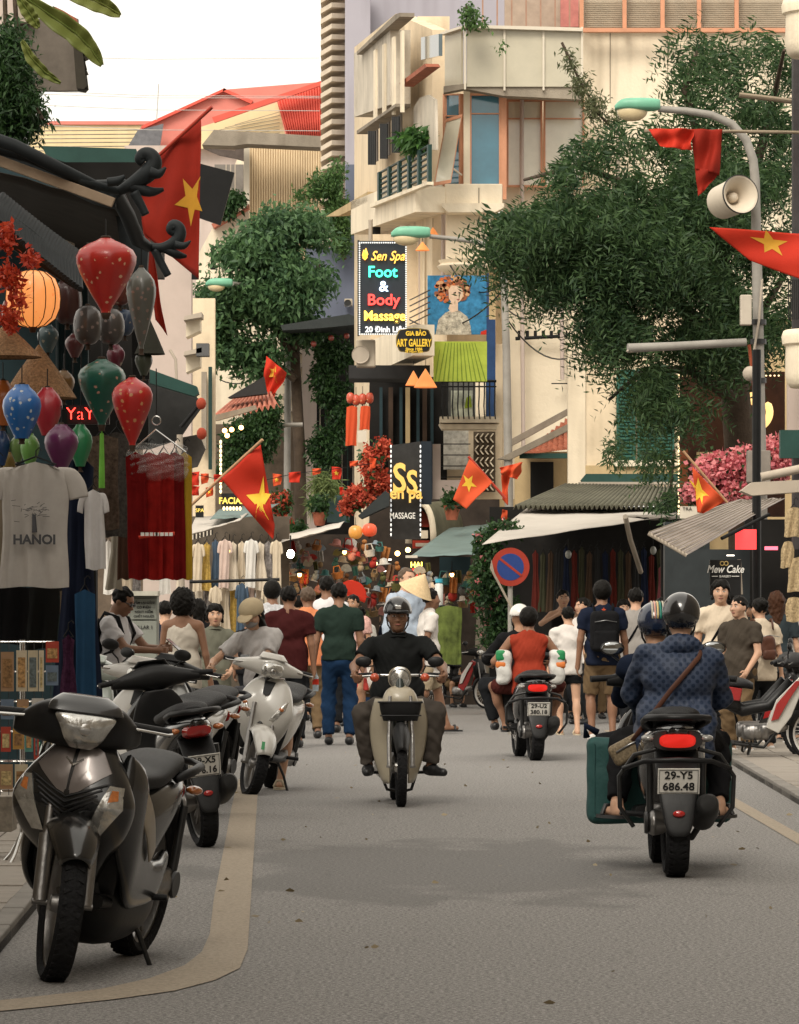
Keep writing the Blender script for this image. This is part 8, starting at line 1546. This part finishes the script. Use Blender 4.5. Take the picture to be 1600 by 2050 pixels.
# rider in the beige cap on the white scooter
r, J = person('person in beige cap and face mask sitting on the white scooter', (gx(528,34), 34.1, 0), R(-8), 1.62, fem=True, skin='c', hair='long', face=True, pelvis=(.0,.10,.86), roll=-.14, lean=.16, pitch=.45, yaw=-.3, lf=(.17,-.12,.09), rf=(-.34,-.10,.34), lk=(.9,-1,.2), rk=(-.8,-1,.2), lh=(-.10,-.34,1.08), rh=(-.42,-.30,1.05),
    top=('tee',CL('pale print tee', (.44,.42,.41), var=.2, scale=14),-.05), bottom=('mini',CL('grey shorts', (.10,.10,.11))), shoes=('sandal','cream'), h=.011, curl=.9)
hp, s_ = J['hp'], J['s']; q = Sdf().ell(hp(0,.012,.050), (.108*s_,.124*s_,.098*s_), J['Hm']).box(hp(0,.0,-.06), (.2,.2,.07), J['Hm'], .01, .01, True); CAPM = CL('beige cap', (.46,.37,.24)); mkchild('cap', q, CAPM, r, .009); q = Sdf().ell(hp(0,-.13,.035), (.075*s_,.075*s_,.010*s_), J['Hm']@rotm(.25,0,0)); mkchild('cap_brim', q, CAPM, r, .007)
q = Sdf().ell(hp(0,-.045,-.045), (.066*s_,.068*s_,.05*s_), J['Hm']); mkchild('face_mask', q, CL('grey mask', (.30,.29,.29)), r, .008); phone('phone in the hand of the person in the beige cap', r, J)
q = MB().tube([tuple(J['T'](.14,-.02,.47)), tuple(J['T'](.09,-.15,.32)), tuple(J['T'](-.06,-.17,.12)), tuple(J['T'](-.19,-.05,.0))], .016, 6, flat=.3).build('bag_strap', blk, r, 180)
# centre rider
r, J = person('person in black polo and helmet riding the cream motorbike towards the camera', (gx(797,30.8), 31.45, 0), R(2), 1.66, skin='b', hair='short', face=True, wide=1.16, pelvis=(0,.16,.775), lean=.10, lf=(.25,-.14,.30), rf=(-.235,-.10,.30), lk=(.5,-1,.3), rk=(-.5,-1,.3), toes=(R(38),R(-6)), lh=(.345,-.33,1.02), rh=(-.345,-.33,1.02), le=(.6,.6,-.5), re=(-.6,.6,-.5),
    top=('tee',CL('black polo', (.014,.015,.015)),-.06,'collar'), bottom=('long',CL('brown grey trousers', (.075,.064,.055))), h=.0105, curl=1.15, handdir=(0,-.8,-.45))
helmet(r, J, M('black helmet', (.012,.012,.013), .2, var=.05, coat=.8), 'half', .009, visor=BLKP); MB().box((-.022,-.003,-.014),(.022,.003,.014)).build('helmet_emblem', CHR, r, bevel=.003).location = J['hp'](0,-.127,.075)
# red vest passenger and driver
Yr = 41; r2, J = person('person in white helmet and dark sleeves driving the red vest rider', (gx(1047,Yr), Yr+1.0, 0), R(184), 1.62, pelvis=(0,.05,.80), lean=.1, lf=(.24,-.3,.36), rf=(-.24,-.3,.36), lk=(.8,-1,.2), rk=(-.8,-1,.2), lh=(.3,-.38,1.0), rh=(-.3,-.38,1.0), top=('long',blk), bottom=('long',dkt), hair=None, h=.017); helmet(r2, J, M('white helmet', (.6,.58,.54), .25, coat=.6), 'half', .012)
r2, J = person('person in rust red vest riding pillion with shopping bags', (gx(1062,Yr), Yr+.72, 0), R(182), 1.60, skin='b', hair='afro', pelvis=(0,.12,.80), lean=.02, lf=(.23,-.22,.36), rf=(-.25,-.2,.37), lk=(.9,-1,.2), rk=(-.9,-1,.2), lh=(.28,-.15,1.02), rh=(-.28,-.15,1.02), top=('vest',CL('rust red vest', (.26,.035,.018)),-.12), bottom=('short',CL('maroon shorts', (.06,.015,.012))), shoes=('sandal','black'), h=.013)
for e,lb in ((-1,'white, green and orange shopping bag on the left of the red vest rider'),(1,'white, green and orange shopping bag on the right of the red vest rider')):
    t = thing('shopping_bag', lb, 'bag', tuple(P(1062+e*53,1335,Yr+.6))); q = Sdf().box((0,0,0), (.075,.12,.17), None, .05); mkchild('bag_body', q, M('white plastic bag', (.56,.55,.52), .45, var=.06, bump=.3, bscale=30), t, .013, lambda X,Y,Z: .006*np.sin(40*Z+20*X)+0*Y)
    q = Sdf().box((e*.03,-.0,.11), (.05,.125,.055), None, .03); mkchild('green_print', q, M('bag green', (.02,.20,.07), .5), t, .012); q = Sdf().box((e*.03,0,.02), (.052,.122,.035), None, .02); mkchild('orange_print', q, M('bag orange', (.55,.16,.04), .5), t, .012)
# right foreground riders
Yq = 22.45; PAT = M('patterned navy rain jacket', (.012,.022,.046), .55, var=.1, bump=.12, bscale=120)
n = PAT.node_tree.nodes; l = PAT.node_tree.links; bs = n['Principled BSDF']; src = bs.inputs['Base Color'].links[0].from_socket; tc = n.new('ShaderNodeTexCoord'); mp = n.new('ShaderNodeMapping'); mp.inputs['Rotation'].default_value = (0,R(45),0); mp.inputs['Scale'].default_value = (31,0,31); vo = n.new('ShaderNodeTexVoronoi'); vo.inputs['Scale'].default_value = 1; vo.inputs['Randomness'].default_value = 0
mrr = n.new('ShaderNodeMapRange'); mrr.inputs[1].default_value = .36; mrr.inputs[2].default_value = .30; mrr.inputs[3].default_value = 0; mrr.inputs[4].default_value = 1; xx = n.new('ShaderNodeMix'); xx.data_type = 'RGBA'; l.new(tc.outputs['Object'], mp.inputs[0]); l.new(mp.outputs[0], vo.inputs[0]); l.new(vo.outputs['Distance'], mrr.inputs[0]); l.new(mrr.outputs[0], xx.inputs[0]); xx.inputs[6].default_value = (.036,.049,.084,1); l.new(src, xx.inputs[7]); l.new(xx.outputs[2], bs.inputs['Base Color'])
rD, JD = person('person in striped helmet driving the front right scooter', (gx(1354,Yq), Yq+1.0, 0), R(180), 1.56, pelvis=(0,.06,.80), roll=.10, lean=.1, lf=(.26,-.26,.34), rf=(-.26,-.26,.34), lk=(.8,-1,.2), rk=(-.8,-1,.2), lh=(.26,-.45,1.02), rh=(-.30,-.45,1.05), le=(.1,.5,-1), re=(-.1,.5,-1), top=('long',CL('navy jacket', (.01,.015,.03))), bottom=('long',dkt), hair=None, h=.013)
STH = M('navy helmet', (.012,.02,.045), .2, coat=.8); ho = helmet(rD, JD, STH, 'ear', .010)
for k_,(cx_,cl_) in enumerate(((-.045,(.5,.45,.35)),(-.028,(.02,.22,.16)),(-.011,(.62,.48,.20)),(.006,(.60,.30,.22)),(.023,(.5,.45,.35)))):
    MB().tube([tuple(JD['hp'](cx_, .014+.129*math.cos(a), .045+.116*math.sin(a))) for a in np.linspace(.1,2.7,14)], .0085, 6, flat=.5).build('helmet_stripe', M('stripe %d' % k_, cl_, .4), rD, 180)
r, J = person('person in patterned blue jacket and black helmet riding pillion at the front right', (gx(1364,Yq), Yq+.62, 0), R(180), 1.62, fem=True, wide=1.42, pelvis=(0,.10,.79), roll=-.07, lean=.05, lf=(.33,-.06,.385), rf=(-.27,-.04,.385), lk=(.42,-1,.1), rk=(-.42,-1,.1), toes=(R(30),R(-30)), lh=(.17,-.30,.92), rh=(-.17,-.30,.92), le=(1,.5,-.4), re=(-1,.5,-.4),
    top=('long',PAT,-.17), bottom=('long',blk), shoes=('sandal','black'), hair='short', h=.0105, skin='c'); helmet(r, J, M('black helmet', (.01,.01,.01)), 'ear', .009)
q = Sdf().ell(J['T'](0,.045,.53), (.10,.085,.06)).cap(J['T'](-.07,.03,.50), J['T'](.07,.03,.50), .06, .06); mkchild('hood', q, PAT, r, .010, folds(.006, 9))
T = J['T']; strap = [tuple(T(-.13,.03,.53)), tuple(T(-.10,.14,.46)), tuple(T(-.04,.175,.38)), tuple(T(.05,.185,.26)), tuple(T(.14,.18,.12)), tuple(T(.22,.14,0)), tuple(T(.26,.08,-.07))]
t = thing('shoulder_bag', 'small checked shoulder bag on a brown strap over the patterned jacket', 'bag', r.location, A180); MB().tube(strap, .014, 8, flat=.35).build('strap', M('brown leather', (.085,.035,.022), .5, var=.15), t, 180)
q = Sdf().box(tuple(T(.27,.05,-.10)), (.10,.045,.06), rotm(0,R(28),0), .025); mkchild('bag_body', q, M('checked canvas', (.17,.13,.08), .6, var=.6, scale=70), t, .009); MB().tube([tuple(T(.19,.10,-.03)), tuple(T(.27,.105,-.075)), tuple(T(.34,.10,-.125))], .006, 6).build('zip', M('zip metal', (1,1,1)), t, 180)
# teal padded case across the scooter
TEAL = M('teal padded nylon', (.026,.078,.074), .65, var=.12, scale=4, bump=.5, bscale=16)
t = thing('teal_case', 'big flat teal padded case carried across the front right scooter', 'case', (gx(1322,Yq+.9), Yq+1.0, .475)); q = Sdf().box((0,0,0), (.40,.075,.24), rotm(0,R(-1),0), .05); mkchild('padded_body', q, TEAL, t, .013, lambda X,Y,Z: .005*np.sin(16*X+8*Z)*np.sin(22*Z+3*X)+0*Y, None, 1)
MB().tube([(-.36,-.08,.20),(-.36,-.08,-.2),(.36,-.08,-.2),(.36,-.08,.2)], .005, 5).build('seam', TEAL, t)
MB().tube([(-.40,0,.235),(-.41,-.02,.30),(-.34,0,.26)], .02, 8).build('carry_loop', CL('navy jacket', (1,1,1)), t, 180)
# right crowd
r, J = person('person in navy star jersey and khaki shorts with black backpack', at(1206,47), R(184), Hh(1162,47), skin='b', hair='afro', top=('tee',CL('navy jersey', (.010,.014,.028)),-.10), bottom=('short',kha), shoes=('shoe','white'), lh=(.27,-.02,.8), h=.014); backpack('plain black backpack on the person in the navy star jersey', at(1206,47), R(184), J, blk, w_=.155, h_=.22)
sp = [(x*.03, z*.03) for x, z in star_pts()]; c_ = V3(J['T'](0,.135,.50)); MB().prism([(c_[0]+x, c_[1], c_[2]+z) for x, z in sp], (0,.006,0)).build('star_print', FLO, r)
person('person in white tee and dark shorts walking away barelegged', at(1138,50), R(186), Hh(1212,50), hair='crew', skin='c', top=('tee',whte,-.12), bottom=('mini',blk), shoes=('sandal','cream'), lf=(.1,-.05,.085), rf=(-.1,.16,.085), h=.015)
r, J = person('laughing person in black top raising a phone to the face', at(1127,58), R(5), Hh(1178,58), fem=True, skin='c', hair='bun', face=True, top=('tank',blk), bottom=('long',dkt), lh=(.06,-.26,1.42), rh=(-.10,-.26,1.40), h=.015); phone('phone held up by the laughing person in black', r, J)
person('smiling person in pale blouse turned sideways behind the navy jersey', at(1168,55), R(-50), Hh(1194,55), fem=True, skin='c', hair='bun', face=True, top=('tee',whte), bottom=('long',dkt), h=.016)
r, J = person('person in grey tee with diagonal bag strap seen from behind', at(1273,49), R(176), Hh(1174,49), skin='c', top=('tee',grt,-.14), bottom=('long',dkt), h=.015); MB().tube([tuple(J['T'](-.12,.02,.51)), tuple(J['T'](-.04,.125,.38)), tuple(J['T'](.12,.13,.12))], .016, 6, flat=.3).build('bag_strap', blk, r, 180)
person('person with cropped hair in cream shirt behind the striped helmet', at(1325,53), R(160), Hh(1194,53), hair='crew', top=('tee',crt), bottom=('long',kha), h=.018); person('person in pale pink top half hidden behind the grey tee', at(1248,56), R(10), Hh(1198,56), fem=True, skin='c', face=True, hair='bob', top=('tee',CL('pale pink linen', (1,1,1))), bottom=('long',dkt), h=.018)
r, J = person('tall young person with curtain hair and cream tee facing the camera', at(1443,43.2), R(-12), Hh(1158,43.2), skin='c', hair='bob', face=True, top=('tee',crt,-.14), bottom=('long',dkt), h=.0125, yaw=.15); MB().tube([tuple(J['T'](.12,.0,.50)), tuple(J['T'](.02,-.13,.34)), tuple(J['T'](-.12,-.13,.10))], .016, 6, flat=.3).build('bag_strap', blk, r, 180)
person('older person with glasses and dark brown tee looking left', at(1482,42.3), R(-38), Hh(1190,42.3), skin='c', hair='short', face=True, top=('tee',CL('dark olive tee', (.055,.045,.035)),-.12), bottom=('long',kha), lh=(.22,-.20,.92), h=.0125, yaw=-.1, shoes=('shoe','white'))
r, J = person('person in cream top seen from behind with tied dark hair', at(1523,43), R(200), Hh(1194,43), fem=True, skin='c', hair='bun', top=('tee',crt,-.12), bottom=('long',dkt), h=.0135, shoes=('shoe','white')); backpack('brown backpack with round badge on the person in the cream top', at(1523,43), R(200), J, M('brown leather', (1,1,1)), w_=.10, h_=.12, d_=.05)
person('person with long brown hair at the right edge of the crowd', at(1555,45), R(185), Hh(1180,45), fem=True, skin='c', hair='long', hcol='brown', top=('tee',CL('dark teal tee', (.03,.04,.045))), bottom=('long',dkt), h=.016, shoes=('shoe','white'))
t = thing('water_bottle', 'clear water bottle held between the maroon and green polos', 'bottle', tuple(P(632,1365,45.2))); MB().lathe([(.03,-.10),(.033,-.09),(.033,.05),(.014,.09),(.014,.11)], (0,0,0), 16).build('bottle', M('clear bottle', (.5,.6,.66), .08, var=.1, alpha=.55), t, 60); MB().lathe([(.034,-.03),(.034,.03)], (0,0,0), 16, caps=False).build('bottle_label', FLR, t)
rr_.scale = (1.12,1.05,1.03); rv.scale = (1.1,1.05,1.0)
for i,(x,mi,lb) in enumerate(((204,3,'white garment on the far stall seen past the navy dress'),(222,2,'pale pink garment on the far stall seen past the navy dress'),(240,0,'cream garment on the far stall beside the red dresses'),(262,5,'grey printed garment below the crimson bundle'),(318,3,'white garment hanging behind the cabinet'),(350,1,'ivory garment on the wall right of the cabinet'))): hanging('hanging_garment', x, 1080+(i%2)*40, x+26, 1190+(i%2)*20, 55, CRM[mi], lb, 'garment', 'garments on the far left stall', 'dress', i)
o = thing('stall_canopy', 'pink striped stall canopy glimpsed between the hanging scarves', 'awning', tuple(P(230,1050,54))); cloth4('canopy_sheet', (P(190,1022,56), P(262,1022,56), P(268,1068,53), P(186,1068,53)), M('pink stripe', (.60,.36,.30), .7, var=.1), o, 10, 5)
hanging('leaf_print_cloth', 872, 1212, 925, 1330, 60, M('leaf print', (.10,.13,.03), .8, var=.7, scale=5), 'olive and yellow leaf-print cloth hanging left of the flowering vine', 'cloth', None, 'scarf', 4)
for i,(x,y,Y,w_,lb) in enumerate(((640,1010,70,26,'terracotta pot with small shrub on the teal balcony board'),(596,1060,70,20,'little potted shrub by the third lamp post'),(905,1000,64,20,'little potted shrub on the ledge over the green awning'))):
    t = climber('potted_shrub', lb, gx(x,Y), Y, [(x,y,w_*.6,w_*.6,Y,.2,1)], 90, sz=(.05,.12), stems=[[(x,y+w_,Y),(x,y,Y)]]); MB().lathe([(.08,-.22),(.13,0),(.12,0),(.07,-.2)], tuple(P(x,y+w_*.6,Y)), 16).build('pot', TERR, t, 60, world=True)
for i,(x,y,Y,c_) in enumerate(((600,1150,59.5,'left'),(690,1105,61,'second'),(752,1128,62,'third'),(905,1150,63,'right'),(460,1100,56,'leftmost'))):
    t = thing('added_stall_lamp', 'added small warm bulb, the %s one lighting the stalls behind the crowd' % c_, 'lamp', tuple(P(x,y,Y))); MB().ell((0,0,0), (.03,.03,.035), 12).build('bulb', M('warm bulb', (1,1,1)), t, 180); MB().tube([(0,0,.03),(0,0,.2)], .006, 5).build('cord', BLKI, t); MB().lathe([(.02,.06),(.10,.02),(.105,.015),(.02,.05)], (0,0,0), 16).build('shade', BLKP, t, 60)
    ld = bpy.data.lights.new('added_stall_light', 'POINT'); ld.energy = 4; ld.color = (1,.62,.3); ld.shadow_soft_size = .05; lo = bpy.data.objects.new('added_stall_light', ld); C.objects.link(lo); lo.parent = t; lo.location = (0,-.08,-.03)  # added bulbs and point lights that warm the dim stalls
# more of the crowd, farther down the street
for i,(x,Y,top_,rz_,cl,bo,hr_,fm,lb) in enumerate(((470,60,1212,175,'olive blouse','dark trousers','short',0,'person in olive deep in the left crowd'),(498,52,1222,150,'black cloth','dark trousers','short',0,'person in black left of the striped shirt'),(598,57,1190,185,'white cotton','dark trousers','short',0,'distant person in white between maroon and orange shirts'),
    (640,60,1188,170,'grey print','dark trousers','afro',0,'distant person in grey print right of the orange shirt'),(700,62,1205,10,'salmon','khaki','short',0,'distant person in salmon facing the camera'),(722,60,1212,190,'white cotton','blue jeans','bun',1,'distant person in white with hair bun'),(752,64,1222,20,'pale pink linen','blue jeans','long',1,'distant long-haired person in pale pink'),(790,62,1212,200,'navy jersey','khaki','short',0,'distant person in navy left of the tall man'),
    (1092,62,1222,170,'black cloth','dark trousers','long',1,'long-haired person in black left of the laughing person'),(1190,58,1206,15,'cream tee','khaki','bob',1,'person in cream half hidden by the backpack'),(1298,57,1210,190,'dark teal tee','dark trousers','short',0,'person in dark teal right of the grey tee'),(1352,55,1215,175,'white cotton','dark trousers','bob',1,'person in white behind the black helmet'),
    (1412,50,1200,160,'maroon pique','dark trousers','short',0,'person in maroon just left of the tall young person'),(1462,48,1188,185,'black cloth','dark trousers','afro',0,'person in black between the tall young and the older person'),(1580,46,1196,170,'heather grey','dark trousers','short',0,'person in grey at the far right edge'),(1502,49,1200,-20,'olive blouse','khaki','bob',1,'person in olive behind the older person'),(412,47,1215,185,'maroon pique','dark trousers','bun',1,'person in maroon behind the olive blouse'),(330,46,1200,170,'navy jersey','dark trousers','short',0,'person in navy behind the electricity cabinet'))):
    person(lb, at(x,Y), R(rz_), Hh(top_,Y), fem=bool(fm), skin='abc'[i%3], hair=hr_, face=abs(rz_) < 30, top=('tee',_mats['cloth '+cl],-.12), bottom=('long',_mats['cloth '+bo]), h=.021)
# small clutter packed into the left stall
for i,(x,y0,y1,w_,Y,c_,lb) in enumerate(((25,596,650,44,28.6,(.30,.05,.02),'dark orange lantern crowded under the lit one'),(96,650,706,44,29.2,(.05,.09,.10),'dusky teal lantern behind the rattan cones'),(150,668,716,40,29.4,(.10,.02,.02),'dull red lantern between cone and dusky lanterns'),(250,620,672,40,29.2,(.04,.07,.13),'dim blue lantern right of the dusky pair'),(128,742,800,44,28.8,(.20,.10,.02),'dull amber lantern behind the sequinned cone'),(232,690,740,38,29,(.12,.015,.03),'dim crimson lantern above the red one'),(18,905,950,30,27.8,(.30,.20,.05),'mustard lantern low at the left edge'),(150,900,948,30,27.9,(.06,.02,.10),'tiny violet lantern over the navy dress'),(288,700,752,36,29,(.05,.06,.04),'dim olive lantern under the pointed shade'),(240,560,612,46,28.9,(.12,.02,.012),'shadowed red lantern behind the biggest one'))):
    lantern(lb, x, y0, y1, w_, Y, silk(c_, 'extra%d' % i, (.3,.25,.18) if i%2 else None), ROUND if i%3 == 0 else BULGE)
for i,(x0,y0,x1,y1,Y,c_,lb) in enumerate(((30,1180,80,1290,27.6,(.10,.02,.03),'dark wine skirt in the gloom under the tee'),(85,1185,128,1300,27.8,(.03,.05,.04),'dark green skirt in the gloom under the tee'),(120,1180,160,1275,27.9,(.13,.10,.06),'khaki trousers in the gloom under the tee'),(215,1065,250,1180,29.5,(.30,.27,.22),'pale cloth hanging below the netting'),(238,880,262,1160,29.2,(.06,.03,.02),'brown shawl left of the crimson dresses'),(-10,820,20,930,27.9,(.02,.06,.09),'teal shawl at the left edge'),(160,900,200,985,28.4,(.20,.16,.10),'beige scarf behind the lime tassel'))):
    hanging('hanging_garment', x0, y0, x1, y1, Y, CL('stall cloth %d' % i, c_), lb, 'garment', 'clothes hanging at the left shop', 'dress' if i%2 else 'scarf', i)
# facade clutter on the corner house
for i,(x,y,w_,h_,Y,lb) in enumerate(((1020,420,26,20,71.3,'air conditioner under the bay windows of the corner house'),(800,455,18,16,72.4,'small air conditioner left of the mint lamp head'),(1190,470,26,20,71.5,'air conditioner half hidden by the tree'),(690,600,16,14,90,'air conditioner on the blue wall'),(1150,700,22,18,71.4,'air conditioner above the tiled low roof'))):
    o = wpan('air_conditioner', x, y, x+w_, y+h_, FR(Y), M('beige casing', (1,1,1)), None, 0, .3, bevel=.015); tag(o, lb, 'air conditioner', 'air conditioners on the facades')
    MB().lathe([(.06,0),(.075,-.008),(.075,.01),(.06,.015)], tuple(P(x+w_*.4,y+h_/2,Y-.31)), 18, 'y').build('fan_guard', STEEL, o)
for i,pts in enumerate((((1045,200),(1045,560),(1048,900)),((1238,210),(1236,640)),((888,430),(886,660)),((742,440),(742,560)),((1124,500),(1126,760)))):
    tag(wtube('drain_pipe', [P(x,y,71.3 if x != 742 else 73) for x,y in pts], .035, CONL if i%2 else PINKW, None), ['pale pipe down the wall right of the bay','pipe down the wall behind the tree top','thin pipe beside the round pilaster','pipe left of the massage sign','short pipe on the blank wall left of the tree'][i], 'pipe', 'pipes on the corner house')
for i,(a,b_) in enumerate((((1012,560),(895,520)),((1012,575),(820,640)),((1016,620),(1140,560)),((1016,640),(1172,700)),((578,660),(720,690)),((578,690),(440,760)))):
    Y0_, Y1_ = (66, 70.5) if i < 4 else (86, 88); pa, pb = P(*a, Y0_), P(*b_, Y1_); tag(MB().tube([pa.lerp(pb, t_)-Vector((0,0,.35*4*t_*(1-t_))) for t_ in np.linspace(0,1,12)], .013, 5).build('service_cable', BLKI, None), ['upper','second','third','lowest','left','far left'][i]+' sagging service cable between lamp post and houses', 'cable', 'service cables')
LP = np.array([[rng.uniform(-2.4,3.2), rng.uniform(15,44), .006] for _ in range(150)]); LN = nrng.normal(size=LP.shape); LN[:,2] *= .05
leaves('leaf_litter', LP, LN, nrng.uniform(.02,.06,len(LP)), leafmat('dry leaf', (.10,.07,.03), (.34,.28,.18), .1), None, kind='stuff', aspect=.5, fold=.05)
